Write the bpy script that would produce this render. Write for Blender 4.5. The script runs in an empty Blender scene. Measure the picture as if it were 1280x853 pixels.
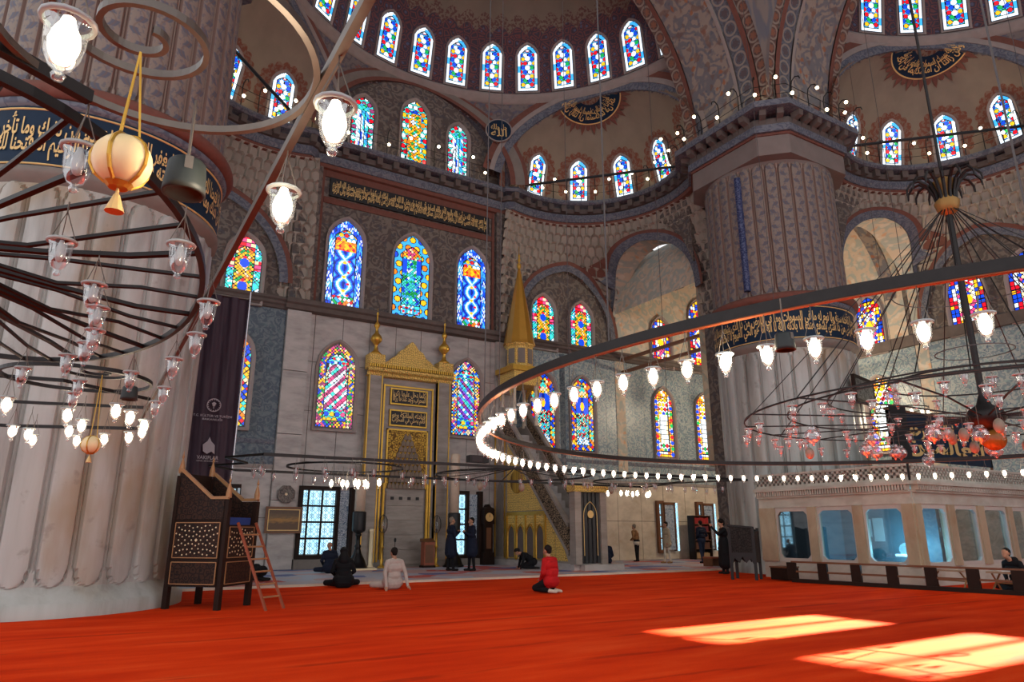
import bpy, bmesh, math, random
import numpy as np
from mathutils import Vector, Matrix
random.seed(7)
SC = bpy.context.scene
COL = SC.collection
PI = math.pi
def R(d): return math.radians(d)
# ---------------------------------------------------------------- camera
CAM_H = 1.40
cam = bpy.data.cameras.new('camera'); camo = bpy.data.objects.new('camera', cam); COL.objects.link(camo)
cam.sensor_width = 36.0; cam.sensor_fit = 'HORIZONTAL'; cam.lens = 36*865/1280
cam.clip_start = 0.05; cam.clip_end = 300
camo.location = (0, 0, CAM_H)
camo.rotation_euler = (PI/2+math.atan(238/865), 0, -R(31))
SC.camera = camo
# ---------------------------------------------------------------- light
w = bpy.data.worlds.new('world'); SC.world = w; w.use_nodes = True
bg = w.node_tree.nodes['Background']
bg.inputs[0].default_value = (0.96, 0.97, 1.0, 1); bg.inputs[1].default_value = 1.25
sun = bpy.data.lights.new('sun', 'SUN'); sun.energy = 105.0; sun.angle = R(0.55); sun.color = (1.0, 0.87, 0.68)
suno = bpy.data.objects.new('sun', sun); COL.objects.link(suno)
SUN_DIR = Vector((-(32.7-9.6), -0.45, -12.4)).normalized()
suno.rotation_euler = SUN_DIR.to_track_quat('-Z', 'Y').to_euler()
suno.location = (40, 6, 20)
SC.view_settings.view_transform = 'Standard'; SC.view_settings.look = 'None'
SC.view_settings.exposure = 0.0; SC.view_settings.gamma = 1.0; SC.view_settings.use_curve_mapping = False
SC.cycles.max_bounces = 6; SC.cycles.diffuse_bounces = 4; SC.cycles.glossy_bounces = 2
SC.cycles.transmission_bounces = 3; SC.cycles.transparent_max_bounces = 12
SC.cycles.sample_clamp_indirect = 4.0; SC.cycles.caustics_reflective = False; SC.cycles.caustics_refractive = False
SC.cycles.use_denoising = True
# ---------------------------------------------------------------- mesh helpers
class MB:
    """collects geometry for one mesh object"""
    def __init__(s): s.v = []; s.f = []; s.uv = {}; s.mi = {}; s.cm = 0
    def face(s, idx, uv=None):
        if s.cm: s.mi[len(s.f)] = s.cm
        if uv: s.uv[len(s.f)] = uv
        s.f.append(tuple(idx))
    def box(s, a, b, M=None):
        (x0,y0,z0),(x1,y1,z1) = a, b; n = len(s.v)
        P = [(x0,y0,z0),(x1,y0,z0),(x1,y1,z0),(x0,y1,z0),(x0,y0,z1),(x1,y0,z1),(x1,y1,z1),(x0,y1,z1)]
        if M is not None: P = [tuple(M @ Vector(p)) for p in P]
        s.v += P
        for q in ((0,3,2,1),(4,5,6,7),(0,1,5,4),(1,2,6,5),(2,3,7,6),(3,0,4,7)): s.face([n+i for i in q])
        return s
    def prism(s, poly, d0, d1, fn):
        """poly: list of 2-D points, fn(p, d) -> 3-D"""
        n = len(s.v); k = len(poly)
        s.v += [tuple(fn(p, d0)) for p in poly] + [tuple(fn(p, d1)) for p in poly]
        s.face([n+i for i in range(k)][::-1]); s.face([n+k+i for i in range(k)])
        for i in range(k):
            j = (i+1) % k; s.face([n+i, n+j, n+k+j, n+k+i])
        return s
    def grid(s, P, uv=None, keep=None, close=False):
        """P[i][j] 3-D points"""
        n = len(s.v); a = len(P); b = len(P[0])
        for r in P: s.v += [tuple(q) for q in r]
        for i in range(a-1):
            for j in range(b-1 + (1 if close else 0)):
                j2 = (j+1) % b
                if keep is not None and not keep[i][j]: continue
                q = [n+i*b+j, n+i*b+j2, n+(i+1)*b+j2, n+(i+1)*b+j]
                if uv is not None: s.face(q, [uv[i][j], uv[i][j+1], uv[i+1][j+1], uv[i+1][j]])
                else: s.face(q)
        return s
    def lathe(s, prof, c=(0,0,0), seg=16, cap=True):
        n = len(s.v); k = len(prof)
        for r, z in prof:
            for i in range(seg):
                a = 2*PI*i/seg; s.v.append((c[0]+r*math.cos(a), c[1]+r*math.sin(a), c[2]+z))
        for i in range(k-1):
            for j in range(seg):
                j2 = (j+1) % seg; s.face([n+i*seg+j, n+i*seg+j2, n+(i+1)*seg+j2, n+(i+1)*seg+j])
        if cap:
            if prof[0][0] > 1e-4: s.face([n+j for j in range(seg)][::-1])
            if prof[-1][0] > 1e-4: s.face([n+(k-1)*seg+j for j in range(seg)])
        return s
    def tube(s, pts, r, seg=6, closed=False, square=False):
        pts = [Vector(p) for p in pts]; n0 = len(s.v); k = len(pts)
        if not hasattr(r, '__len__'): r = [r]*k
        up = Vector((0,0,1)); prev = None
        for i, p in enumerate(pts):
            if closed: t = pts[(i+1) % k]-pts[i-1]
            else: t = pts[min(i+1,k-1)]-pts[max(i-1,0)]
            t.normalize()
            if prev is None:
                a = up if abs(t.z) < 0.95 else Vector((1,0,0)); x = t.cross(a).normalized()
            else:
                x = prev - t*prev.dot(t)
                x = x.normalized() if x.length > 1e-6 else t.cross(up).normalized()
            prev = x; y = t.cross(x)
            for j in range(seg):
                a = 2*PI*(j+0.5)/seg; s.v.append(tuple(p + x*(r[i]*math.cos(a)) + y*(r[i]*math.sin(a))))
        for i in range(k-1 + (1 if closed else 0)):
            i2 = (i+1) % k
            for j in range(seg):
                j2 = (j+1) % seg; s.face([n0+i*seg+j, n0+i*seg+j2, n0+i2*seg+j2, n0+i2*seg+j])
        if not closed:
            s.face([n0+j for j in range(seg)][::-1]); s.face([n0+(k-1)*seg+j for j in range(seg)])
        return s
    def sweep(s, path, prof, closed=False):
        """path: list of (pos(x,y), normal(x,y)); prof: list of (out, z); builds a moulding"""
        P = [[(p[0]+n[0]*o, p[1]+n[1]*o, z) for (o, z) in prof] for p, n in path]
        if closed: P.append(P[0])
        L = [0]
        for i in range(1, len(P)): L.append(L[-1]+math.dist(P[i][0], P[i-1][0]))
        H = [0]
        for i in range(1, len(prof)): H.append(H[-1]+math.dist(prof[i], prof[i-1]))
        return s.grid(P, [[(l, h) for h in H] for l in L])
    def mesh(s, name, smooth=False):
        me = bpy.data.meshes.new(name); me.from_pydata(s.v, [], s.f)
        uvl = me.uv_layers.new(name='UVMap'); co = s.v
        data = np.zeros((len(me.loops), 2), dtype=np.float32); li = 0
        for fi, f in enumerate(s.f):
            u = s.uv.get(fi)
            if u is None:
                a = Vector(co[f[0]]); b = Vector(co[f[1]]); c = Vector(co[f[2]])
                nrm = (b-a).cross(c-a); ax = max(range(3), key=lambda k: abs(nrm[k]))
                pick = ((1,2),(0,2),(0,1))[ax]
                u = [(co[i][pick[0]], co[i][pick[1]]) for i in f]
            for q in u: data[li] = q; li += 1
        uvl.data.foreach_set('uv', data.ravel())
        if s.mi:
            arr = np.zeros(len(s.f), dtype=np.int32)
            for k, v in s.mi.items(): arr[k] = v
            me.polygons.foreach_set('material_index', arr)
        me.validate()
        if smooth: me.shade_smooth()
        return me
    def build(s, name, mat, parent=None, smooth=False, loc=None):
        me = s.mesh(name, smooth)
        for m in (mat if isinstance(mat, (list, tuple)) else [mat]): me.materials.append(m)
        return link(name, me, parent, loc)
def link(name, me, parent=None, loc=None, rz=0):
    o = bpy.data.objects.new(name, me); COL.objects.link(o)
    if parent is not None: o.parent = parent
    if loc is not None: o.location = loc
    if rz: o.rotation_euler = (0,0,rz)
    return o
def tag(o, label=None, cat=None, group=None, kind=None):
    if label: o['label'] = label
    if cat: o['category'] = cat
    if group: o['group'] = group
    if kind: o['kind'] = kind
    return o
def thing(name, label, cat, loc=(0,0,0), rz=0, group=None):
    o = bpy.data.objects.new(name, None); COL.objects.link(o); o.empty_display_size = 0.1
    o.location = loc; o.rotation_euler = (0,0,rz); return tag(o, label, cat, group)
def struct(name, label=None, loc=(0,0,0)):
    o = bpy.data.objects.new(name, None); COL.objects.link(o); o.location = loc
    if label: o['label'] = label
    o['kind'] = 'structure'; return o
def copy_tree(o, parent=None):
    c = o.copy(); COL.objects.link(c)
    if parent is not None: c.parent = parent
    for ch in [x for x in o.children]: copy_tree(ch, c)
    return c
# ---------------------------------------------------------------- material helpers
class G:
    def __init__(s, name):
        s.m = bpy.data.materials.new(name); s.m.use_nodes = True; s.nt = s.m.node_tree
        s.b = s.nt.nodes['Principled BSDF']; s.b.inputs['Roughness'].default_value = 0.7
    def n(s, t, **kw):
        x = s.nt.nodes.new(t)
        for k, v in kw.items(): setattr(x, k, v)
        return x
    def L(s, a, b): s.nt.links.new(a, b)
    def put(s, inp, v):
        if hasattr(v, 'is_output') or isinstance(v, bpy.types.NodeSocket): s.L(v, inp)
        elif isinstance(v, (tuple, list)) and len(v) == 3 and inp.type == 'RGBA': inp.default_value = (*v, 1)
        else: inp.default_value = v
    def math(s, op, a, b=0.0, c=None):
        x = s.n('ShaderNodeMath', operation=op); s.put(x.inputs[0], a); s.put(x.inputs[1], b)
        if c is not None: s.put(x.inputs[2], c)
        return x.outputs[0]
    def mix(s, f, a, b):
        x = s.n('ShaderNodeMix', data_type='RGBA'); s.put(x.inputs[0], f); s.put(x.inputs[6], a); s.put(x.inputs[7], b); return x.outputs[2]
    def uv(s): return s.n('ShaderNodeUVMap').outputs[0] if False else s.n('ShaderNodeTexCoord').outputs['UV']
    def obj(s): return s.n('ShaderNodeTexCoord').outputs['Object']
    def sep(s, v):
        x = s.n('ShaderNodeSeparateXYZ'); s.L(v, x.inputs[0]); return x.outputs[0], x.outputs[1], x.outputs[2]
    def comb(s, x_, y_, z_=0.0):
        x = s.n('ShaderNodeCombineXYZ'); s.put(x.inputs[0], x_); s.put(x.inputs[1], y_); s.put(x.inputs[2], z_); return x.outputs[0]
    def scale(s, v, k):
        x = s.n('ShaderNodeVectorMath', operation='MULTIPLY'); s.L(v, x.inputs[0]); x.inputs[1].default_value = k if isinstance(k, (tuple, list)) else (k,k,k); return x.outputs[0]
    def vadd(s, a, b):
        x = s.n('ShaderNodeVectorMath', operation='ADD'); s.L(a, x.inputs[0]); s.put(x.inputs[1], b); return x.outputs[0]
    def noise(s, v, sc=5, det=3, rough=0.55, dist=0.0, col=False):
        x = s.n('ShaderNodeTexNoise'); s.L(v, x.inputs['Vector']); x.inputs['Scale'].default_value = sc
        x.inputs['Detail'].default_value = det; x.inputs['Roughness'].default_value = rough; x.inputs['Distortion'].default_value = dist
        return x.outputs['Color' if col else 'Fac']
    def vor(s, v, sc=5, feature='F1', rnd=1.0, out='Distance'):
        x = s.n('ShaderNodeTexVoronoi', feature=feature); s.L(v, x.inputs['Vector']); x.inputs['Scale'].default_value = sc
        x.inputs['Randomness'].default_value = rnd; return x.outputs[out]
    def ramp(s, f, stops, interp='LINEAR'):
        x = s.n('ShaderNodeValToRGB'); s.L(f, x.inputs[0]); cr = x.color_ramp; cr.interpolation = interp
        while len(cr.elements) < len(stops): cr.elements.new(0.5)
        for e, (p, c) in zip(cr.elements, stops):
            e.position = p; e.color = (*c, 1) if len(c) == 3 else c
        return x.outputs[0]
    def step(s, v, a, b):
        """smooth 0..1 between a and b"""
        x = s.n('ShaderNodeMapRange', interpolation_type='SMOOTHSTEP'); s.put(x.inputs[0], v)
        x.inputs[1].default_value = a; x.inputs[2].default_value = b; return x.outputs[0]
    def band(s, v, c, hw, soft=0.02):
        d = s.math('ABSOLUTE', s.math('SUBTRACT', v, c)); return s.math('SUBTRACT', 1.0, s.step(d, hw, hw+soft))
    def bump(s, h, strength=0.3, dist=0.02):
        x = s.n('ShaderNodeBump'); x.inputs['Strength'].default_value = strength; x.inputs['Distance'].default_value = dist
        s.L(h, x.inputs['Height']); s.L(x.outputs[0], s.b.inputs['Normal'])
    def done(s, col=None, rough=None, metal=None, spec=None):
        if col is not None: s.put(s.b.inputs['Base Color'], col)
        if rough is not None: s.put(s.b.inputs['Roughness'], rough)
        if metal is not None: s.put(s.b.inputs['Metallic'], metal)
        if spec is not None: s.b.inputs['Specular IOR Level'].default_value = spec
        return s.m
def srgb(r, g, b):
    f = lambda c: (c/255/12.92) if c/255 <= 0.04045 else ((c/255+0.055)/1.055)**2.4
    return (f(r), f(g), f(b))
def m_plain(name, col, rough=0.6, metal=0.0, var=0.12, sc=6.0, spec=0.4):
    g = G(name); f = g.noise(g.obj(), sc, 4)
    lo = tuple(c*(1-var) for c in col); hi = tuple(min(1, c*(1+var)) for c in col)
    return g.done(g.mix(f, lo, hi), rough, metal, spec)
def m_arab(name, bg, c1, c2, sc=3.0, c3=None, rough=0.6, dens=0.5, var=0.25):
    """painted or glazed floral scrollwork"""
    g = G(name); v = g.uv()
    wv = g.vadd(g.scale(v, sc), g.scale(g.noise(v, sc*0.75, 3, col=True), 1.5))
    e = g.vor(wv, 0.9, 'SMOOTH_F1', 1.0)
    vine = g.math('MAXIMUM', g.band(e, 0.30, 0.035, 0.05), g.band(e, 0.55, 0.03, 0.05))
    d = g.vor(wv, 2.3, 'F1', 0.6)
    leaf = g.math('SUBTRACT', 1.0, g.step(d, 0.16, 0.30))
    d2 = g.vor(wv, 1.0, 'F1', 0.85)
    flower = g.math('SUBTRACT', 1.0, g.step(d2, 0.12, 0.22))
    col = g.mix(g.math('MULTIPLY', leaf, dens), bg, c1)
    col = g.mix(g.math('MULTIPLY', vine, 0.75), col, c1)
    col = g.mix(g.math('MULTIPLY', flower, 0.85), col, c2)
    if c3: col = g.mix(g.math('MULTIPLY', g.step(g.noise(v, sc*1.6, 1), 0.56, 0.66), 0.7), col, c3)
    n = g.noise(v, 0.8, 4)
    dark = g.n('ShaderNodeHueSaturation'); g.L(col, dark.inputs['Color'])
    g.put(dark.inputs['Value'], g.math('ADD', 1.0-var*0.5, g.math('MULTIPLY', n, var)))
    return g.done(dark.outputs[0], rough, spec=0.35)
def m_chain(name, bg, ring, fill, period=0.62, w=0.5):
    """painted border: a row of ringed rosettes; uv = (along, across)"""
    g = G(name); v = g.uv(); x, y, _ = g.sep(v)
    fx = g.math('MULTIPLY', g.math('SUBTRACT', g.math('FRACT', g.math('DIVIDE', x, period)), 0.5), period); fy = g.math('SUBTRACT', y, w/2)
    d = g.math('SQRT', g.math('ADD', g.math('MULTIPLY', fx, fx), g.math('MULTIPLY', fy, fy)))
    ang = g.math('ARCTAN2', fy, fx); pet = g.math('MULTIPLY', g.math('COSINE', g.math('MULTIPLY', ang, 6.0)), 0.025)
    col = g.mix(g.step(g.noise(v, 7, 2), 0.48, 0.54), bg, tuple(c*0.7 for c in bg))
    col = g.mix(g.band(d, period*0.40, 0.03, 0.02), col, ring); col = g.mix(g.math('SUBTRACT', 1.0, g.step(g.math('ADD', d, pet), period*0.20, period*0.24)), col, fill)
    return g.done(col, 0.8)
def m_marble(name, base, vein, sc=0.7, rough=0.35, stretch=(1,1,3.2), contrast=1.0):
    g = G(name); v = g.scale(g.obj(), stretch)
    wv = g.vadd(v, g.scale(g.noise(v, sc*0.8, 3, col=True), 0.9))
    f = g.noise(wv, sc*1.4, 7, 0.62)
    f2 = g.noise(v, sc*0.5, 2)
    lo = tuple(c*0.82 for c in base)
    col = g.ramp(f, [(0.28, vein), (0.45, lo), (0.58, base), (0.8, tuple(min(1,c*1.12) for c in base))])
    col = g.mix(g.math('MULTIPLY', f2, 0.35*contrast), col, vein)
    return g.done(col, rough, spec=0.4)
def m_emit(name, col, s):
    g = G(name); g.b.inputs['Emission Color'].default_value = (*col,1); g.b.inputs['Emission Strength'].default_value = s
    g.b.inputs['Base Color'].default_value = (0.05,0.05,0.05,1); return g.m
def m_glass(name, col=(0.9,0.95,1.0), gloss=0.25, rough=0.05, milk=0.0):
    """thin clear glass: see-through with a sheen, optionally a little milky"""
    g = G(name); nt = g.nt; nt.nodes.remove(g.b)
    out = [x for x in nt.nodes if x.type == 'OUTPUT_MATERIAL'][0]
    t = g.n('ShaderNodeBsdfTransparent'); t.inputs[0].default_value = (*col,1)
    s_ = g.n('ShaderNodeBsdfGlossy'); s_.inputs['Roughness'].default_value = rough; s_.inputs['Color'].default_value = (1,1,1,1)
    lw = g.n('ShaderNodeLayerWeight'); lw.inputs[0].default_value = 0.5
    f = g.math('ADD', gloss*0.5, g.math('MULTIPLY', lw.outputs['Fresnel'], gloss*2.2))
    mx = g.n('ShaderNodeMixShader'); g.L(f, mx.inputs[0]); g.L(t.outputs[0], mx.inputs[1]); g.L(s_.outputs[0], mx.inputs[2]); res = mx.outputs[0]
    if milk:
        d = g.n('ShaderNodeBsdfDiffuse'); d.inputs[0].default_value = (0.85,0.9,0.95,1)
        m2 = g.n('ShaderNodeMixShader'); g.put(m2.inputs[0], g.math('MULTIPLY', lw.outputs['Facing'], milk)); g.L(res, m2.inputs[1]); g.L(d.outputs[0], m2.inputs[2]); res = m2.outputs[0]
    g.L(res, out.inputs[0]); return g.m
MT = {}
# ---------------------------------------------------------------- materials of the building
MT['marble'] = m_marble('grey_veined_marble', (0.50,0.455,0.43), (0.27,0.24,0.23))
def _pier_marble():
    g = G('pier_marble'); v = g.obj(); a = g.scale(v, (1,1,0.14)); wv = g.vadd(a, g.scale(g.noise(a, 0.9, 3, col=True), 0.7))
    f = g.noise(wv, 1.1, 7, 0.6); f2 = g.noise(g.scale(v, (1,1,0.45)), 0.55, 4); f3 = g.noise(v, 3.0, 5)
    col = g.ramp(f, [(0.30,(0.165,0.155,0.13)), (0.44,(0.315,0.32,0.30)), (0.56,(0.435,0.455,0.435)), (0.75,(0.51,0.54,0.525))])
    col = g.mix(g.math('MULTIPLY', g.step(f2, 0.50, 0.68), 0.75), col, (0.32,0.235,0.14)); col = g.mix(g.math('MULTIPLY', g.step(f3, 0.60, 0.72), 0.35), col, (0.15,0.12,0.10))
    return g.done(col, 0.4, spec=0.35)
MT['marble_pier'] = _pier_marble()
MT['marble_warm'] = m_marble('cream_marble', (0.70,0.60,0.48), (0.48,0.37,0.26), 0.8, 0.4, (1,1,1.5))
MT['wall_paint'] = m_arab('dark_scroll_painting', (0.105,0.083,0.074), (0.215,0.182,0.155), (0.15,0.10,0.08), 2.6, (0.075,0.075,0.088), 0.75)
MT['wall_paint_light'] = m_arab('pale_scroll_painting', (0.58,0.47,0.36), (0.34,0.40,0.38), (0.60,0.34,0.20), 1.6, (0.66,0.58,0.48), 0.75)
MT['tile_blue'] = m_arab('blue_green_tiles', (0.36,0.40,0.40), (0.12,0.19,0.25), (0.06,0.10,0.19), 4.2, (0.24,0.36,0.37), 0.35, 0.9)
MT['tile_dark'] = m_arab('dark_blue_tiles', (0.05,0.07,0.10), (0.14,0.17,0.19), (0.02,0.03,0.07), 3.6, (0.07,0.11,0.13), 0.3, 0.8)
MT['arch_paint'] = m_arab('arch_soffit_painting', (0.29,0.24,0.20), (0.12,0.13,0.16), (0.33,0.12,0.05), 1.5, (0.17,0.10,0.08), 0.8, 0.85, 0.35)
MT['pend_paint'] = m_arab('pendentive_painting', (0.17,0.14,0.125), (0.09,0.095,0.12), (0.19,0.08,0.05), 1.5, (0.11,0.085,0.08), 0.8)
MT['drum_paint'] = m_arab('drum_painting', (0.19,0.155,0.145), (0.11,0.09,0.105), (0.24,0.09,0.07), 1.9, (0.10,0.10,0.15), 0.8)
MT['chain_red'] = m_chain('rosette_border_red', (0.15,0.085,0.07), (0.27,0.22,0.18), (0.24,0.10,0.06), 0.62, 0.51)
MT['chain_blue'] = m_chain('rosette_border_blue', (0.12,0.125,0.15), (0.26,0.22,0.19), (0.10,0.075,0.08), 0.66, 0.70)
MT['red_line'] = m_plain('red_brown_border', (0.165,0.062,0.045), 0.8, var=0.3)
MT['blue_line'] = m_arab('blue_grey_border', (0.15,0.16,0.19), (0.07,0.075,0.11), (0.20,0.19,0.19), 4.5)
MT['stone'] = m_plain('grey_brown_stone', (0.20,0.172,0.15), 0.8, var=0.3, sc=2.5)
MT['stone_light'] = m_plain('pale_stone', (0.30,0.255,0.235), 0.75, var=0.22, sc=3)
MT['stone_dark'] = m_plain('dark_stone', (0.12,0.095,0.085), 0.85, var=0.35, sc=3)  # plain darker stone for courses, brackets and niche panels
MT['win_frame'] = m_plain('mauve_plaster', (0.31,0.255,0.235), 0.7, var=0.12)
MT['gold'] = m_plain('gilding', (0.62,0.36,0.06), 0.38, 0.75, 0.25, 9)
MT['gold_flat'] = m_plain('gold_paint', (0.74,0.50,0.20), 0.5, 0.15, 0.15, 9)
MT['navy'] = m_plain('navy_ground', (0.006,0.020,0.046), 0.5, var=0.35, sc=3, spec=0.2)
MT['black'] = m_plain('black_ground', (0.012,0.012,0.014), 0.5, var=0.3)
MT['iron'] = m_plain('black_iron', (0.022,0.020,0.020), 0.45, 0.5, 0.3, 14)
MT['iron_grey'] = m_plain('grey_iron', (0.14,0.12,0.105), 0.4, 0.6, 0.3, 10)
MT['wire'] = m_plain('steel_wire', (0.10,0.09,0.09), 0.5, 0.6)
def _muq():
    g = G('stalactite_stone'); n = g.noise(g.obj(), 1.6, 4); x, y, z = g.sep(g.obj())
    col = g.mix(n, (0.24,0.205,0.17), (0.44,0.385,0.32))
    return g.done(col, 0.8)
MT['muqarnas'] = _muq()
def _dome():
    """semi-dome: ornamented belt around the windows, scalloped hem, bare plaster above; uv = (arc, height)"""
    g = G('semi_dome_painting'); v = g.uv(); x, y, _ = g.sep(v)
    sc = g.math('MULTIPLY', g.math('ABSOLUTE', g.math('SINE', g.math('MULTIPLY', x, PI/0.92))), 0.42)
    f = g.math('SUBTRACT', y, sc)
    n = g.noise(v, 0.7, 4); plaster = g.mix(n, (0.15,0.118,0.09), (0.25,0.20,0.15))
    wv = g.vadd(g.scale(v, 2.6), g.scale(g.noise(v, 2.2, 2, col=True), 0.5))
    e = g.band(g.vor(wv, 1.0, 'DISTANCE_TO_EDGE', 0.8), 0.14, 0.04, 0.06)
    belt = g.mix(e, (0.062,0.045,0.062), (0.165,0.062,0.062))
    belt = g.mix(g.math('SUBTRACT', 1.0, g.step(g.vor(wv, 1.0, 'F1', 0.8), 0.14, 0.24)), belt, (0.10,0.11,0.18))
    k = g.step(f, 3.55, 3.60)
    fringe = g.band(f, 3.9, 0.28, 0.05); lace = g.step(g.noise(v, 7, 2), 0.47, 0.53)
    pl = g.mix(g.math('MULTIPLY', fringe, g.math('MULTIPLY', lace, 0.8)), plaster, (0.115,0.04,0.035))
    col = g.mix(k, belt, pl)
    col = g.mix(g.band(y, 0.12, 0.10, 0.03), col, (0.19,0.16,0.155))
    return g.done(col, 0.85)
MT['dome'] = _dome()
def _exedra(du, u0):
    """small half-dome: plaster, red-brown halos round the windows, star and roundel under the crown; uv=(arc, elevation arc)"""
    g = G('exedra_painting'); v = g.uv(); x, y, _ = g.sep(v)
    n = g.noise(v, 0.9, 4); col = g.mix(n, (0.185,0.148,0.112), (0.30,0.245,0.185))
    m = g.math('SUBTRACT', g.math('FLOORED_MODULO', g.math('SUBTRACT', x, u0-du/2), du), du/2)
    yy = g.math('SUBTRACT', y, 1.65); yy = g.math('MULTIPLY', yy, g.math('ADD', 0.62, g.math('MULTIPLY', g.math('GREATER_THAN', yy, 0.0), 0.38)))
    d = g.math('SQRT', g.math('ADD', g.math('MULTIPLY', m, m), g.math('MULTIPLY', yy, yy)))
    ang = g.math('ARCTAN2', yy, m); d = g.math('SUBTRACT', d, g.math('MULTIPLY', g.math('ABSOLUTE', g.math('SINE', g.math('MULTIPLY', ang, 9.0))), 0.13))
    halo = g.band(d, 0.80, 0.26, 0.03); lace = g.math('ADD', 0.45, g.math('MULTIPLY', g.step(g.noise(v, 6, 2), 0.45, 0.52), 0.5))
    col = g.mix(g.math('MULTIPLY', halo, lace), col, (0.20,0.062,0.035))
    star = g.math('SUBTRACT', y, g.math('MULTIPLY', g.math('ABSOLUTE', g.math('SINE', g.math('MULTIPLY', x, 9/4.75))), -0.35))
    sl = g.step(star, 5.35, 5.40); lace2 = g.math('ADD', 0.35, g.math('MULTIPLY', g.step(g.noise(v, 4.5, 2), 0.46, 0.53), 0.6))
    col = g.mix(g.math('MULTIPLY', sl, lace2), col, (0.155,0.055,0.035))
    return g.done(col, 0.85)
EX_DU = R(30)*4.75
def _carpet():
    g = G('red_carpet'); v = g.obj(); x, y, z = g.sep(v)
    n = g.noise(g.scale(v, (0.35,1.6,1)), 1.2, 5); n2 = g.noise(v, 60, 2)
    rows = g.band(g.math('FRACT', g.math('DIVIDE', y, 1.25)), 0.5, 0.035, 0.05)
    rn = g.math('MULTIPLY', rows, g.math('MULTIPLY', g.step(g.noise(g.scale(v,(0.6,3,1)), 1.3, 3), 0.45, 0.62), 0.4))
    col = g.ramp(n, [(0.3,(0.64,0.026,0.002)), (0.55,(0.80,0.050,0.005)), (0.75,(0.88,0.088,0.016))])
    col = g.mix(rn, col, (0.20,0.006,0.004))
    pile = g.math('SUBTRACT', 1.0, g.math('MULTIPLY', n2, 0.25))
    h = g.n('ShaderNodeHueSaturation'); g.L(col, h.inputs['Color']); g.L(pile, h.inputs['Value'])
    g.bump(n2, 0.25, 0.01)
    return g.done(h.outputs[0], 1.0, spec=0.04)
MT['carpet'] = _carpet()
def _qcarpet():
    g = G('patterned_carpet'); v = g.obj()
    wv = g.vadd(g.scale(v, 1.1), g.scale(g.noise(v, 1.0, 2, col=True), 0.5))
    c = g.vor(wv, 1.0, 'F1', 0.7, 'Color'); r, gg, b = g.sep(c)
    col = g.ramp(r, [(0.0,(0.40,0.42,0.50)), (0.34,(0.50,0.06,0.04)), (0.5,(0.46,0.40,0.42)), (0.68,(0.09,0.12,0.30)), (0.8,(0.50,0.30,0.28))], 'CONSTANT')  # carpet pattern; its pale blue-grey tones hold the window sheen as colour
    d = g.vor(wv, 2.6, 'F1', 0.6); col = g.mix(g.math('SUBTRACT', 1.0, g.step(d, 0.18, 0.26)), col, (0.55,0.50,0.50))
    return g.done(col, 0.6, spec=0.5)
MT['qcarpet'] = _qcarpet()
# ---------------------------------------------------------------- floor, envelope
XM, YP = 11.0, 17.1            # mosque axis, pier line
PX = (-0.76, 22.76); YQ = 27.0; XR = 32.66
ZPL = 0.05
o = MB().box((-14,-14,-0.2), (XR,19.3,0)).build('floor', MT['carpet']); tag(o, 'plain red prayer carpet covering the hall', kind='structure')
o = MB().box((-14,19.3,-0.2), (XR,YQ,ZPL)).build('floor_qibla', MT['qcarpet']); tag(o, 'patterned blue and red carpet on the low step before the prayer wall', kind='structure')
MB().box((-14,19.22,0), (XR,19.3,ZPL+0.012)).build('step_edge', MT['marble_warm'], o)
o = MB().box((-14,-14,33), (34,30,33.5)).build('ceiling_sun_block', MT['stone']); tag(o, kind='structure')  # unseen flat slab added above the vaults to shut out the sun
# outer wall on the right with the sun-lit window openings of its middle bay
mb = MB(); HY = ((4.75,6.15),(7.35,8.75)); HZ = (11.6,14.0)
mb.box((XR,-14,0), (XR+0.8,YQ+1,HZ[0])); mb.box((XR,-14,HZ[1]), (XR+0.8,YQ+1,33))
ys = [-14]
for a, b in HY: ys += [a, (a+b)/2-0.07, (a+b)/2+0.07, b]
ys.append(YQ+1)
for i in range(0, len(ys), 2): mb.box((XR,ys[i],HZ[0]), (XR+0.8,ys[i+1],HZ[1]))
o = mb.build('wall_right', MT['wall_paint']); tag(o, kind='structure')
# ---------------------------------------------------------------- apses
def Tq(u, v, z): return (XM+u, YP+v, z)
def Tr(u, v, z): return (PX[1]+v, 5.34+u, z)
RS, V0 = 9.5, 0.5           # semi-dome radius and centre
EU, EV, RE = 6.3, 4.9, 4.75  # exedra centre and radius
VW = 9.9                     # wall plane
ZC = 17.5                    # springing
BAY = 4.1
MT['exedra'] = _exedra(EX_DU, 0.0)
def arch_pts(c, hw, zs, za, n=24, power=1.0):
    """pointed arch outline from right spring over apex to left spring: (pos, z)"""
    h = za-zs; out = []
    # two-centred arch
    r = (hw*hw+h*h)/(2*hw) if h >= hw else None
    for i in range(n+1):
        t = i/n
        if r:
            if t <= 0.5:
                a = (t*2)*math.atan2(h, r-hw) if r > hw else t*PI
                a0 = math.acos(max(-1, min(1, (r-hw)/r))); a = a0*t*2
                out.append((c+hw-r+r*math.cos(a), zs+r*math.sin(a)))
            else:
                a0 = math.acos(max(-1, min(1, (r-hw)/r))); a = a0*(1-t)*2
                out.append((c-hw+r-r*math.cos(a), zs+r*math.sin(a)))
        else:
            a = PI*t; out.append((c+hw*math.cos(a), zs+h*math.sin(a)))
    return out
def in_arch(p, z, c, hw, zs, za):
    if abs(p-c) > hw: return False
    if z <= zs: return True
    h = za-zs
    if h >= hw:
        r = (hw*hw+h*h)/(2*hw); cx = (c+hw-r) if p > c else (c-hw+r)
        return (p-cx)**2+(z-zs)**2 < r*r
    return ((p-c)/hw)**2+((z-zs)/h)**2 < 1
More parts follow.
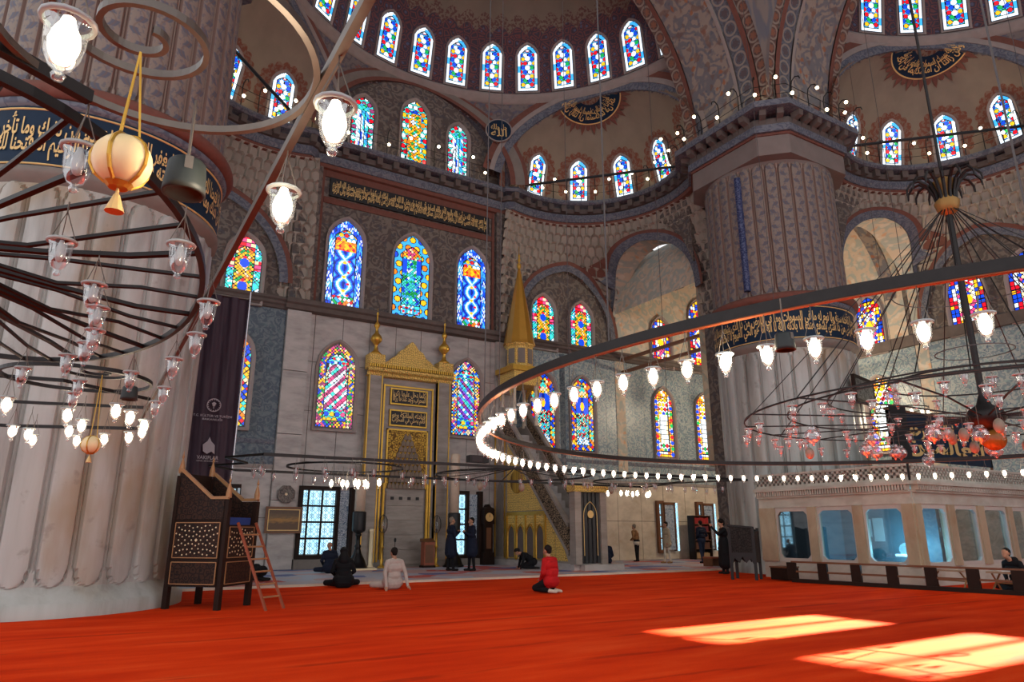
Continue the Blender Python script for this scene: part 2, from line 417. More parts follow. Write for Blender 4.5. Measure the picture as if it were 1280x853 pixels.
def strip(mb, A, B):
    """ruled strip between two polylines"""
    L = [0]
    for i in range(1, len(A)): L.append(L[-1]+math.dist(A[i], A[i-1]))
    w_ = math.dist(A[0], B[0])
    mb.grid([A, B], [[(l, 0) for l in L], [(l, w_) for l in L]])
def build_apse(T, side, sides, name):
    root = struct('wall_'+name, None)
    # semi-dome
    mb = MB(); NA, NP = 72, 26; P = []; UV = []
    for i in range(NP+1):
        ph = R(86)*i/NP
        P.append([T(RS*math.cos(ph)*math.sin(a), V0+RS*math.cos(ph)*math.cos(a), 22.4+8.6*math.sin(ph)) for a in [R(-90+180*j/NA) for j in range(NA+1)]])
        UV.append([(RS*R(-90+180*j/NA), RS*ph) for j in range(NA+1)])
    mb.grid(P, UV); mb.build('semi_dome', MT['dome'], root, True)
    # drum wall under the ring, cut by the three arches
    mb = MB(); NA, NZ = 220, 48; P = []; UV = []; keep = []
    for i in range(NZ+1):
        z = 16.6+(22.42-16.6)*i/NZ
        P.append([T(RS*math.sin(a), V0+RS*math.cos(a), z) for a in [R(-88+176*j/NA) for j in range(NA+1)]])
        UV.append([(RS*R(-88+176*j/NA), z) for j in range(NA+1)])
    for i in range(NZ):
        row = []; z = 16.6+(22.42-16.6)*(i+.5)/NZ
        for j in range(NA):
            a = R(-88+176*(j+.5)/NA); u = RS*math.sin(a); v = V0+RS*math.cos(a)
            k = not in_arch(u, z, 0, BAY+0.35, ZC, 21.95)
            for s in (-1, 1):
                if (u-s*EU)**2+(v-EV)**2+(max(0, z-ZC))**2 < RE*RE: k = False
            row.append(k)
        keep.append(row)
    mb.grid(P, UV, keep); mb.build('drum', MT['drum_paint'], root, True)
    # ring moulding under the windows
    mb = MB(); path = [((RS*math.sin(a), V0+RS*math.cos(a)), (-math.sin(a), -math.cos(a))) for a in [R(-88+176*j/90) for j in range(91)]]
    path = [(T(*p, 0)[:2], tuple(np.subtract(T(p[0]+n[0], p[1]+n[1], 0)[:2], T(*p, 0)[:2]))) for p, n in path]
    mb.sweep(path, [(0,21.98),(0.10,22.02),(0.16,22.30),(0.22,22.36),(0.22,22.46),(0.0,22.52)]); mb.build('ring_moulding', MT['stone_light'], root, True)
    # lunette wall of the middle bay with soffit and trims
    A = arch_pts(0, BAY+0.35, ZC, 21.95, 40)
    def vd(u): return V0+math.sqrt(max(0.1, RS*RS-u*u))-0.04
    mb = MB(); strip(mb, [T(u, vd(u)-0.1, z) for u, z in A], [T(u, VW+0.1, z) for u, z in A]); mb.build('lunette_soffit', MT['blue_line'], root)
    for k, (o1, o2, mat, dz) in enumerate(((0.0,0.22,'red_line',0.10),(0.22,0.62,'stone',0.07),(0.62,0.78,'red_line',0.05))):
        A1 = arch_pts(0, BAY+0.35+o1, ZC, 21.95+o1*0.7, 40); A2 = arch_pts(0, BAY+0.35+o2, ZC, 21.95+o2*0.7, 40)
        mb = MB(); f1 = [T(u, vd(u)-dz, min(z,22.2)) for u, z in A1]; f2 = [T(u, vd(u)-dz, min(z,22.2)) for u, z in A2]; b1 = [T(u, vd(u)+.1, min(z,22.2)) for u, z in A1]
        strip(mb, f1, f2); strip(mb, b1, f1); mb.build('arch_trim', MT[mat], root)
    mb = MB(); mb.box((-BAY-0.9, VW-0.02, 16.4), (BAY+0.9, VW+0.3, 22.3)); mb.v = [T(*p) for p in mb.v]; mb.build('lunette', MT['wall_paint'], root)
    for s in sides:
        # exedra half-dome
        mb = MB(); NA, NP = 120, 46; P = []; UV = []; keep = []
        a0, a1 = R(-75), R(165)          # angle from +u towards +v (for s=+1)
        for i in range(NP+1):
            ph = R(90)*i/NP
            P.append([T(s*(EU+RE*math.cos(ph)*math.cos(a)), EV+RE*math.cos(ph)*math.sin(a), ZC+RE*math.sin(ph)) for a in [a0+(a1-a0)*j/NA for j in range(NA+1)]])
            UV.append([(RE*(a0+(a1-a0)*j/NA), RE*ph) for j in range(NA+1)])
        for i in range(NP):
            ph = R(90)*(i+.5)/NP; row = []
            for j in range(NA):
                a = a0+(a1-a0)*(j+.5)/NA; u = EU+RE*math.cos(ph)*math.cos(a); v = EV+RE*math.cos(ph)*math.sin(a)
                row.append(u*u+(v-V0)**2 > (RS-0.06)**2 or (v < 6 and u > 9.0))
            keep.append(row)
        mb.grid(P, UV, keep); mb.build('exedra_dome', MT['exedra'], root, True)
        # rim of the exedra arch: curve sphere x drum
        cur = []
        for j in range(161):
            a = R(-2+92*j/160); u = RS*math.sin(a); v = V0+RS*math.cos(a)
            d2 = (u-EU)**2+(v-EV)**2
            if d2 < RE*RE: cur.append((a, ZC+math.sqrt(RE*RE-d2)))
        for o1, o2, mat, dr in ((0,0.38,'blue_line',0.10),(0.38,0.62,'stone_light',0.13),(0.62,0.95,'red_line',0.07)):
            mb = MB(); A1 = []; A2 = []; B1 = []
            am = (cur[0][0]+cur[-1][0])/2; zm = ZC-0.9
            for a, z in cur:
                # offset outwards in the unrolled drum plane
                x = (a-am)*RS; y = z-zm; L = math.hypot(x, y)+1e-6
                f = lambda o, rr: (lambda a2, z2: T(s*rr*math.sin(a2), V0+rr*math.cos(a2), min(z2, 22.25)))(am+(x+x/L*o)/RS, zm+y+y/L*o)
                A1.append(f(o1, RS-dr)); A2.append(f(o2, RS-dr)); B1.append(f(o1, RS+0.45))
            strip(mb, A1, A2); strip(mb, B1, A1); mb.build('arch_rim', MT[mat], root)
    return root
apse_q = build_apse(Tq, 1, (-1, 1), 'qibla_vault')
apse_r = build_apse(Tr, 1, (1,), 'side_vault')
# below the gallery cornice: stalactite squinches, blind arch and open arch (one per exedra)
def squinch(T, s, root, blind=True, opening=True):
    z0, z1 = 10.35, 16.55
    NA, NZ = 30*8, 13*8; P = []; UV = []; keep = []
    cu, hu, cv, hv = 8.35, 2.72, 6.85, 3.0
    def rad(a, z):
        sq = min((VW-EV)/max(1e-3, math.sin(a)), (11.5-EU)/max(1e-3, math.cos(a)))
        t = max(0.0, min(1.0, (z1-z)/(z1-13.1))); t = t*t*(3-2*t)
        r = RE*(1-t)+min(sq, 7.2)*t
        return r
    A0, A1 = R(-22), R(112)
    for i in range(NZ+1):
        z = z0+(z1-z0)*i/NZ; row = []; ur = []
        for j in range(NA+1):
            a = A0+(A1-A0)*j/NA; aa = max(R(2), min(R(178), a)); r = rad(aa, z) if R(0) < a < R(90) else rad(max(R(1), min(R(89.5), a)), z)
            if a < 0: r = min(r/max(0.6, math.cos(a)), 5.6)
            # stalactite cells: staggered pointed niches
            rowi = (z-z0)/0.47; k = math.floor(rowi); fz = rowi-k
            cw = R(4.6); ca = a/cw+(0.5 if k % 2 else 0); fa = abs(ca-math.floor(ca)-0.5)*2
            niche = 1.0 if (fa < 0.80 and fz < 0.9-0.45*max(0.0, fa-0.25)**1.2) else 0.0
            r2 = r-0.06+0.13*niche
            r2 -= 0.07*fz
            row.append(T(s*(EU+r2*math.cos(a)), EV+r2*math.sin(a), z)); ur.append((a*RE, z))
        P.append(row); UV.append(ur)
    for i in range(NZ):
        z = z0+(z1-z0)*(i+.5)/NZ; row = []
        for j in range(NA):
            a = A0+(A1-A0)*(j+.5)/NA; r = rad(max(R(1), min(R(89.5), a)), z)
            if a < 0: r = min(r/max(0.6, math.cos(a)), 5.6)
            u = EU+r*math.cos(a); v = EV+r*math.sin(a)
            kk = True
            if a > R(40) and in_arch(u, z, cu, hu, 10.9, 14.1): kk = False
            if a < R(58) and in_arch(v, z, cv, hv, 12.0, 15.25): kk = False
            row.append(kk)
        keep.append(row)
    mb = MB(); mb.grid(P, UV, keep); mb.build('stalactites', MT['muqarnas'], root)
    def face_v(u, z):   # depth of the squinch surface in front of the wall
        u = min(u, 11.3)
        for _ in range(1):
            lo, hi = R(20), R(112)
            for k in range(24):
                m = (lo+hi)/2; r = rad(min(R(89.5), m), z); uu = EU+r*math.cos(m)
                if uu > u: lo = m
                else: hi = m
            return EV+rad(min(R(89.5), lo), z)*math.sin(lo)
    def face_u(v, z):
        v = min(v, 9.7)
        lo, hi = R(-22), R(60)
        for k in range(24):
            m = (lo+hi)/2; r = rad(max(R(1), m), z); vv = EV+r*math.sin(m)
            if vv < v: lo = m
            else: hi = m
        return EU+rad(max(R(1), lo), z)*math.cos(lo)
    A = arch_pts(cu, hu, 10.9, 14.1, 36)
    mb = MB(); strip(mb, [T(s*u, min(face_v(u, max(z, z0)), VW-0.05)-0.12, z) for u, z in A], [T(s*u, VW+0.02, z) for u, z in A]); mb.build('blind_arch_soffit', MT['wall_paint'], root)
    for o1, o2, mat in ((0,0.32,'blue_line'),(0.32,0.5,'red_line')):
        B1 = arch_pts(cu, hu+o1, 10.9, 14.1+o1, 36); B2 = arch_pts(cu, hu+o2, 10.9, 14.1+o2, 36)
        mb = MB(); strip(mb, [T(s*u, min(face_v(u, max(z, z0)), VW)-0.16, z) for u, z in B1], [T(s*u, min(face_v(u, max(z, z0)), VW)-0.16, z) for u, z in B2]); mb.build('arch_band', MT[mat], root)
    A = [(cv+hv, 4.0)]+arch_pts(cv, hv, 12.0, 15.25, 36)+[(cv-hv, 4.0)]
    mb = MB(); strip(mb, [T(s*(min(face_u(v, max(z, z0)), 11.5)-0.15), v, z) for v, z in A], [T(s*11.95, v, z) for v, z in A]); mb.build('open_arch_soffit', MT['wall_paint_light'], root)
    for o1, o2, mat in ((0,0.42,'blue_line'),(0.42,0.6,'red_line')):
        B1 = arch_pts(cv, hv+o1, 12.0, 15.25+o1*.8, 36); B2 = arch_pts(cv, hv+o2, 12.0, 15.25+o2*.8, 36)
        mb = MB(); strip(mb, [T(s*(min(face_u(v, max(z, z0)), 11.5)-0.18), v, z) for v, z in B1], [T(s*(min(face_u(v, max(z, z0)), 11.5)-0.18), v, z) for v, z in B2]); mb.build('arch_band', MT[mat], root)
    # spandrel panel between open arch and pier
    mb = MB(); poly = [(3.7,16.3),(3.7,13.2),(4.3,14.6),(5.2,15.6),(6.3,16.15),(6.3,16.3)]
    mb.prism(poly, 11.05, 11.5, lambda p, d: T(s*d, p[0], p[1])); mb.build('spandrel', MT['wall_paint'], root)
def plug(T, s, root):
    mb = MB(); mb.box((11.45,1.9,0), (12.3,3.72,16.0)); mb.v = [T(s*p[0],p[1],p[2]) for p in mb.v]; mb.build('arch_jamb', MT['wall_paint'], root)
    mb = MB(); mb.box((11.62,-0.5,15.5), (11.95,VW,24.0)); mb.v = [T(s*p[0],p[1],p[2]) for p in mb.v]; mb.build('upper_wall', MT['stone'], root)
sq_q = struct('wall_qibla_squinches'); plug(Tq, 1, sq_q); plug(Tq, -1, sq_q)
squinch(Tq, 1, sq_q); squinch(Tq, -1, sq_q)
sq_r = struct('wall_side_squinches'); plug(Tr, 1, sq_r); squinch(Tr, 1, sq_r)
# gallery cornice: straight over the bay, curving round the exedras, with brackets
def cornice(T, sgns, root, u_from):
    pts = []
    for s in sgns:
        arc = [((EU+RE*math.cos(a)), EV+RE*math.sin(a)) for a in [R(-38+145*j/48) for j in range(49)]]
        arc = [(p[0], p[1]) for p in arc]
        line = arc+[(4.85, 9.5),(4.6,VW-0.1)]+[(4.6-4.6*k/12, VW-0.1) for k in range(1, 13)]
        path = []
        for i, p in enumerate(line):
            q0 = line[max(0, i-1)]; q1 = line[min(len(line)-1, i+1)]
            t = Vector((q1[0]-q0[0], q1[1]-q0[1])).normalized(); n = Vector((-t.y, t.x))
            if n.dot(Vector((4-p[0], 3-p[1]))) < 0: n = -n
            w0 = T(s*p[0], p[1], 0); w1 = T(s*(p[0]+n.x), p[1]+n.y, 0)
            path.append((w0[:2], (w1[0]-w0[0], w1[1]-w0[1])))
        MB().sweep(path, [(-0.1,16.35),(0.10,16.38),(0.12,16.55)]).build('cornice_fillet', MT['red_line'], root)
        MB().sweep(path, [(0.0,16.55),(0.16,16.56),(0.24,16.72),(0.24,16.92),(0.10,16.96)]).build('cornice_frieze', MT['blue_line'], root)
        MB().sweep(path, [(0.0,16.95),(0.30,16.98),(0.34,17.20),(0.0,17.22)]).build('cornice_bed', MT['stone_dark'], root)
        MB().sweep(path, [(0.0,17.30),(0.58,17.32),(0.66,17.40),(0.66,17.52),(0.60,17.56),(-0.2,17.58)]).build('cornice_shelf', MT['blue_line'], root)
        # brackets
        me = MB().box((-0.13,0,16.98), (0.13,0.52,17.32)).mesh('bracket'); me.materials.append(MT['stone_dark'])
        acc = 0; last = None
        for p, n in path:
            if last is not None: acc += math.dist(p, last)
            if last is None or acc >= 0.62:
                acc = 0; b = link('bracket', me, root, (p[0], p[1], 0)); b.rotation_euler = (0, 0, math.atan2(n[1], n[0])-PI/2)
            last = p
co_q = struct('trim_1', 'bracketed stone gallery cornice above the prayer wall'); cornice(Tq, (1,-1), co_q, 0)
co_r = struct('trim_2', 'bracketed stone gallery cornice in the side vault'); cornice(Tr, (1,), co_r, 0)
# ---------------------------------------------------------------- great arches and pendentive
def great_arch(T, name):
    root = struct('wall_'+name)
    A = [(XA, za) for XA, za in [(9.45*math.cos(R(180*k/80)), ZC+9.45*math.sin(R(180*k/80))) for k in range(81)]]
    edges = [-2.46,-1.9,-1.62,0.55,0.80,1.35,1.62,2.05]; mats = ['arch_paint','red_line','arch_paint','stone_light','blue_line','red_line','pend_paint']
    mats = ['chain_red','red_line','chain_blue','stone_light','arch_paint','red_line','chain_red']
    edges = [-2.46,-1.95,-1.72,-1.02,-0.86,1.35,1.55,2.05]
    for k in range(7):
        dz = 0.06 if mats[k] in ('red_line','stone_light') else 0.0
        rr = (9.45-dz)/9.45
        mb = MB(); strip(mb, [T(u*rr, edges[k], ZC+(z-ZC)*rr) for u, z in A], [T(u*rr, edges[k+1], ZC+(z-ZC)*rr) for u, z in A]); mb.build('soffit_band', MT[mats[k]], root, True)
    B = [(11.2*math.cos(R(180*k/80)), ZC+11.2*math.sin(R(180*k/80))) for k in range(81)]
    mb = MB(); strip(mb, [T(u, 2.05, z) for u, z in A], [T(u, 2.05, z) for u, z in B]); mb.build('arch_back', MT['stone'], root)
    return root
great_arch(Tq, 'front_arch'); great_arch(Tr, 'side_arch')
mb = MB(); P = []; UV = []; keep = []; n = 60; S = 9.32; RP = S*math.sqrt(2)
for i in range(n+1):
    dx = 1.0+(S-1.0)*i/n
    P.append([]); UV.append([])
    for j in range(n+1):
        dy = 1.0+(S-1.0)*j/n; d2 = min(RP*RP-0.01, dx*dx+dy*dy)
        P[-1].append((XM+dx, 5.34+dy, ZC+math.sqrt(RP*RP-d2))); UV[-1].append((dx, dy))
for i in range(n): keep.append([math.hypot(1+(S-1)*(i+.5)/n, 1+(S-1)*(j+.5)/n) > S for j in range(n)])
mb.grid(P, UV, keep); o = mb.build('wall_pendentive', MT['pend_paint'], None, True); tag(o, kind='structure')
# ---------------------------------------------------------------- stained glass
def m_stained(name, k=1.15):
    g = G(name); a = g.n('ShaderNodeAttribute'); a.attribute_name = 'Col'
    g.L(a.outputs['Color'], g.b.inputs['Emission Color']); g.b.inputs['Emission Strength'].default_value = k
    g.L(a.outputs['Color'], g.b.inputs['Base Color']); g.b.inputs['Roughness'].default_value = 0.2
    try: g.m.cycles.emission_sampling = 'NONE'
    except Exception: pass
    return g.m
MT['stained'] = m_stained('stained_glass')
C_ = dict(w=srgb(225,240,250), b=srgb(20,70,215), lb=srgb(60,170,235), t=srgb(60,215,205), g=srgb(20,165,80), r=srgb(215,20,40), p=srgb(215,70,130),
          y=srgb(250,190,30), o=srgb(240,130,30), v=srgb(120,50,190), k=srgb(12,14,26), c=srgb(235,215,170), db=srgb(15,35,130), m=srgb(150,60,110))
C_ = {k: np.array(v) for k, v in C_.items()}
def arch_height(x, w, h, hs):
    """top of a pointed arch window at x; hs = height of the springing"""
    hw = w/2; hh = h-hs; ax = np.minimum(np.abs(x), hw)
    r = (hw*hw+hh*hh)/(2*hw); return hs+np.sqrt(np.maximum(0, r*r-(ax+r-hw)**2))
def hash2(a, b): return np.abs(np.sin(a*127.1+b*311.7)*43758.5453) % 1.0
def choose(h, keys, wts=None):
    e = np.cumsum(wts or [1]*len(keys)); e = e/e[-1]; out = np.zeros(h.shape+(3,)); lo = 0.0
    for k, hi in zip(keys, e): out[(h >= lo) & (h <= hi)] = C_[k]; lo = hi
    return out
def lead(col, m): col[m] = C_['k']; return col
def cells(x, y, s, keys, wts=None, seed=0, line=0.16, diag=False):
    if diag: x, y = (x+y)*0.7071, (x-y)*0.7071
    i = np.floor(x/s); j = np.floor(y/s); fx = np.abs(x/s-i-.5)*2; fy = np.abs(y/s-j-.5)*2
    return lead(choose(hash2(i+seed, j-seed*2.3), keys, wts), np.maximum(fx, fy) > 1-line)
def dots(x, y, s, bg, keys, r=0.36, seed=1):
    i = np.floor(y/s); xo = x+(i % 2)*s*.5; j = np.floor(xo/s); d = np.hypot(xo/s-j-.5, y/s-i-.5)
    out = np.zeros(x.shape+(3,)); out[:] = C_[bg]; m = d < r; out[m] = choose(hash2(i+seed, j*1.7), keys)[m]
    return lead(out, (d >= r) & (d < r+0.10))
def design(kind, x, y, w, h, bd):
    n = x.shape
    if kind == 'ring':       # white border, red, blue and green dots
        c = dots(x, y, w/4.6, 'lb', ['r','b','b','r','w','y','g','b'], 0.42)
        i = np.floor((y+0.02)/(w/4.2*2)); f = np.abs((y/(w/4.2*2))-np.floor(y/(w/4.2*2))-.5)
        c[(np.hypot(x, (f)*w/4.2*2) < w*0.12)] = C_['w']
        m = bd < w*0.17; q = np.floor(y/(w*0.32)); c[m] = choose(hash2(q, np.sign(x)*2), ['w','w','lb','w','b','w'])[m]
        c = lead(c, (np.abs(bd-w*0.17) < w*0.02))
    elif kind == 'blue':     # herringbone blue border, arabesque centre
        z = np.floor((y+np.abs((x*8) % 0.4-.2)*1.2)/0.11); c = choose(hash2(z, np.floor(x*7)), ['b','lb','b','w','db'])
        m = bd > w*0.2
        cx = x/(w*0.3); cy = (y-0.2*h)/(0.55*h); k = np.sin(cy*6*PI/2)*0.55
        d = np.abs(np.abs(cx)-np.abs(k)); c2 = choose(np.clip(d*1.1+0.12*hash2(np.floor(x*9), np.floor(y*9)), 0, 1), ['w','lb','b','db','b','lb'])
        c2[np.hypot(cx*0.35, ((y % 0.62)-.31)) < 0.07] = C_['y']; c2[np.hypot(cx*.35-.14, ((y % 0.5)-.25)) < 0.05] = C_['r']
        c2[y < h*0.17] = cells(x, y, 0.13, ['lb','o','g','w','r'], seed=3, diag=True)[y < h*0.17]
        t = (y > h*0.66) & (y < h*0.77); c2[t] = cells(x, y, 0.12, ['o','o','y','r'], seed=5, diag=True)[t]
        t = y >= h*0.77; c2[t] = dots(x, y, 0.22, 'lb', ['g','y','r','w'], 0.4)[t]
        c[m] = c2[m]; c = lead(c, np.abs(bd-w*0.2) < 0.016)
    elif kind == 'turq':     # flower border, turquoise field
        c = dots(x, y, w*0.24, 'lb', ['y','y','o','b'], 0.30); m = bd > w*0.24
        c2 = cells(x, y, 0.10, ['t','lb','w','g','b','t','lb'], seed=8, diag=True, line=0.22)
        t = y > h*0.72; c2[t] = cells(x, y, 0.12, ['c','o','p','t','y'], seed=2, diag=True)[t]
        t = (y > h*0.55) & (y < h*0.72) & (np.abs(x) > w*0.14); c2[t] = C_['b']
        t = y < h*0.2; c2[t] = cells(x, y, 0.09, ['t','r','w','lb'], seed=4)[t]
        c[m] = c2[m]; c = lead(c, np.abs(bd-w*0.24) < 0.016)
    elif kind in ('diag_pink', 'diag_teal'):
        pk = kind == 'diag_pink'
        c = cells(x, y, 0.10, ['y','c','b','p','g','y','m'] if pk else ['c','y','lb','p','c','b'], seed=6, diag=True, line=0.24)
        m = bd > w*0.2; s = 1 if pk else -1
        q = np.floor((y-s*x*1.05)/0.23); a = cells(x*1.0+y*s, y-x*s, 0.19, ['w','w','t'] if pk else ['t','lb','w'], seed=3)
        b = cells(x*1.0+y*s, y-x*s, 0.19, ['p','m','p'] if pk else ['v','v','m'], seed=4)
        c2 = np.where(((q % 2) == 0)[..., None], a, b)
        t = y > h*0.74; c2[t] = dots(x, y, 0.16, 't', ['r','b','w','g'], 0.38)[t]
        t = (np.abs(x) > w*0.23) & ~t & (y > h*0.5); c2[t] = cells(x, y, 0.06, ['c','k','t','m'], seed=2, diag=True)[t]
        t = y < h*0.22; c2[t] = dots(x, y, 0.22, 't', ['b','p','y'], 0.4)[t]
        c[m] = c2[m]; c = lead(c, np.abs(bd-w*0.2) < 0.018)
    elif kind == 'yellow':   # red and pale blue border, yellow centre with blue vases
        c = cells(x, y, 0.17, ['r','p','r','c'], seed=1); q = np.floor(y/0.42); t = (np.abs(x) > w*0.27) & (q % 3 != 0); c[t] = cells(x, y, 0.09, ['t','lb','t','w'], seed=6, diag=True)[t]
        m = bd > w*0.23; c2 = cells(x, y, 0.11, ['y','y','o','y','c','g'], seed=9, diag=True, line=0.2)
        for cy in (0.22, 0.58): c2[np.hypot(x, y-h*cy) < w*0.14] = C_['b']; c2[np.hypot(x, y-h*(cy+.09)) < w*0.05] = C_['r']
        t = y < h*0.12; c2[t] = cells(x, y, 0.07, ['lb','b','w'], seed=4)[t]
        c[m] = c2[m]; c = lead(c, np.abs(bd-w*0.23) < 0.016)
    elif kind == 'cypress':  # many-coloured border, blue crown above a turquoise tree
        c = cells(x, y, 0.155, ['b','y','t','o','c','b','r','y'], seed=11, diag=True, line=0.2); m = bd > w*0.22
        c2 = cells(x, y, 0.09, ['t','c','r','t','lb','k'], seed=7, diag=True, line=0.25)
        t = (y > h*0.5) & (y < h*0.72); c2[t] = C_['db']; t2 = t & (np.abs(x) > w*0.06+0.5*(y-h*.5)*0); c2[t2] = C_['b']
        c2[(np.hypot(x*1.0, (y-h*0.6)*0.5) < w*0.08)] = C_['y']
        t = y > h*0.72; c2[t] = cells(x, y, 0.14, ['y','t','r','c'], seed=3, diag=True)[t]
        t = y < h*0.18; c2[t] = cells(x, y, 0.06, ['w','lb','k','w'], seed=3, diag=True)[t]
        c[m] = c2[m]; c = lead(c, np.abs(bd-w*0.22) < 0.016)
    elif kind == 'clear':    # coloured rosettes on a yellow border, milky centre
        s = w*0.235; i = np.floor(y/s); d = np.hypot(np.abs(x)-(w/2-s*.5), y-(i+.5)*s)
        c = cells(x, y, s/2, ['y','o','y','w'], seed=2, line=0.2); k = choose(hash2(i, np.sign(x)), ['r','b','g','r','b','g']); c[d < s*.36] = k[d < s*.36]
        m = bd > w*0.24; c2 = cells(x*1.0, y*0.55, 0.13, ['w','w','c','w'], seed=1, line=0.12)
        t = (y > h*0.62) | (y < h*0.2); c2[t] = dots(x, y, 0.24, 'w', ['b','r','y','g'], 0.36)[t]
        c[m] = c2[m]; c = lead(c, np.abs(bd-w*0.24) < 0.014)
    elif kind == 'bluewhite':
        c = cells(x, y, 0.19, ['b','y','b','w','r','b','y'], seed=5, line=0.2); m = bd > w*0.26
        c2 = cells(x, y, 0.15, ['w','w','p','w','b','c'], seed=12, diag=True)
        c2[(np.hypot(x, y-h*0.5) < w*0.16)] = C_['y']; t = y > h*0.74; c2[t] = cells(x, y, 0.15, ['y','b','r','y'], seed=1, diag=True)[t]
        t = y < h*0.2; c2[t] = cells(x, y, 0.13, ['r','b','y','w'], seed=13)[t]
        c[m] = c2[m]
    elif kind == 'slant':    # pale slanting lights, pink and turquoise border
        c = dots(x, y, 0.26, 't', ['m','w','r','m'], 0.38); m = bd > w*0.22
        q = np.floor((y+x*0.9)/0.2); c2 = cells(x*2.2, y+x*0.9, 0.2, ['w','lb','w','t','w','b'], seed=2, line=0.16)
        t = y > h*0.76; c2[t] = cells(x, y, 0.14, ['t','g','lb','t'], seed=7, diag=True)[t]
        c[m] = c2[m]
    elif kind == 'mixed':
        c = dots(x, y, 0.27, 't', ['o','r','y','w','b'], 0.40); m = bd > w*0.25
        c2 = cells(x, y, 0.12, ['y','o','y','t','w','g','y'], seed=4, diag=True, line=0.2)
        t = y > h*0.8; c2[t] = cells(x, y, 0.15, ['t','b','r','lb'], seed=7, diag=True)[t]
        c[m] = c2[m]
    return c
_glass_cache = {}
def glass_mesh(kind, w, h, hs):
    key = (kind, round(w,2), round(h,2))
    if key in _glass_cache: return _glass_cache[key]
    s = 0.034 if h > 2.5 else 0.03
    nx = max(12, int(w/s)); ny = int(h/s)
    xs = np.linspace(-w/2, w/2, nx+1); ys = np.linspace(0, h, ny+1)
    X, Y = np.meshgrid((xs[1:]+xs[:-1])/2, (ys[1:]+ys[:-1])/2)
    top = arch_height(X, w, h, hs); keep = Y < top
    bd = np.minimum(np.minimum(w/2-np.abs(X), Y), (top-Y)*0.72)
    col = design(kind, X, Y, w, h, bd); col[bd < 0.02] = C_['k']
    V = [(x, 0.0, y) for y in ys for x in xs]
    F = []; cc = []
    for j in range(ny):
        for i in range(nx):
            if keep[j, i]:
                a = j*(nx+1)+i; F.append((a, a+1, a+nx+2, a+nx+1)); cc.append(col[j, i])
    me = bpy.data.meshes.new('glass'); me.from_pydata(V, [], F)
    at = me.color_attributes.new('Col', 'FLOAT_COLOR', 'CORNER')
    arr = np.ones((len(F)*4, 4), dtype=np.float32); arr[:, :3] = np.repeat(np.array(cc), 4, axis=0); at.data.foreach_set('color', arr.ravel())
    me.materials.append(MT['stained']); _glass_cache[key] = me; return me
_frame_cache = {}
def outline(w, h, hs, n=10):
    xs = np.linspace(w/2, -w/2, 2*n+1); return [(w/2, 0)]+[(x, float(arch_height(np.array(x), w, h, hs))) for x in xs]+[(-w/2, 0)]
def frame_mesh(w, h, hs, fw, dep):
    key = (round(w,2), round(h,2), fw, dep)
    if key in _frame_cache: return _frame_cache[key]
    a = outline(w, h, hs); b = [(x*(1+2*fw/w), z*(h+fw*1.1)/h if z > 0 else -fw) for x, z in a]
    mb = MB(); k = len(a)
    rings = [[(x, 0.0, z) for x, z in a], [(x*0.5+X*0.5, -dep*0.8, z*0.5+Z*0.5) for (x, z), (X, Z) in zip(a, b)], [(X, -dep, Z) for X, Z in b], [(X, 0.05, Z) for X, Z in b]]
    rings = [r+[r[0]] for r in rings]
    mb.grid(rings); me = mb.mesh('window_surround'); me.materials.append(MT['win_frame']); _frame_cache[key] = me; return me
WN = [0]
def window(kind, w, h, loc, rz=0, tilt=0, fw=0.14, dep=0.14, label=None, hsf=None):
    WN[0] += 1; hs = h-(hsf or 0.75)*w
    o = struct('window_%d' % WN[0], label, loc); o.rotation_euler = (tilt, 0, rz)
    g = link('glass', glass_mesh(kind, w, h, hs), o, (0,-0.015,0)); f = link('window_surround', frame_mesh(w, h, hs, fw, dep), o)
    return o
WY = YQ-0.05
for X, k, wd in ((7.98,'blue',1.5),(11.0,'turq',1.7),(14.0,'blue',1.5)): window(k, wd, 4.1, (X,WY,10.62-0.5), label='tall stained glass window in the dark painted wall above the prayer niche')
window('diag_pink', 1.5, 3.45, (7.98,WY,5.32), label='stained glass window with pink and white slanting stripes'); window('diag_teal', 1.42, 3.35, (13.8,WY,5.42), label='stained glass window with teal and violet slanting stripes')
for X, k, wd, z0, hh in ((8.35,'slant',1.05,17.62,2.8),(10.85,'mixed',1.3,17.62,3.45),(13.1,'slant',1.05,17.62,2.9)): window(k, wd, hh, (X,WY-0.02,z0))
for sgn in (1,-1):
    for du in (6.96,9.25):
        window('yellow', 1.3, 2.65, (XM+sgn*du,WY,10.45-0.5)); window('cypress', 1.35, 3.6, (XM+sgn*du-0.06,WY,5.12))
for X in (25.6,28.6): window('clear', 1.3, 3.6, (X-0.08,WY,5.1))
window('bluewhite', 1.3, 2.7, (25.62,WY,9.95)); window('bluewhite', 1.55, 4.2, (28.6,WY,9.98)); window('bluewhite', 1.3, 2.7, (31.4,WY,9.95))
for Y in (12.2,14.7): window('bluewhite', 1.5, 2.9, (XR-0.05,Y,9.95), -PI/2)
for Y in (19.3,22.3): window('bluewhite', 1.3, 2.9, (XR-0.05,Y,9.95), -PI/2); window('clear', 1.3, 3.6, (XR-0.05,Y,5.1), -PI/2)
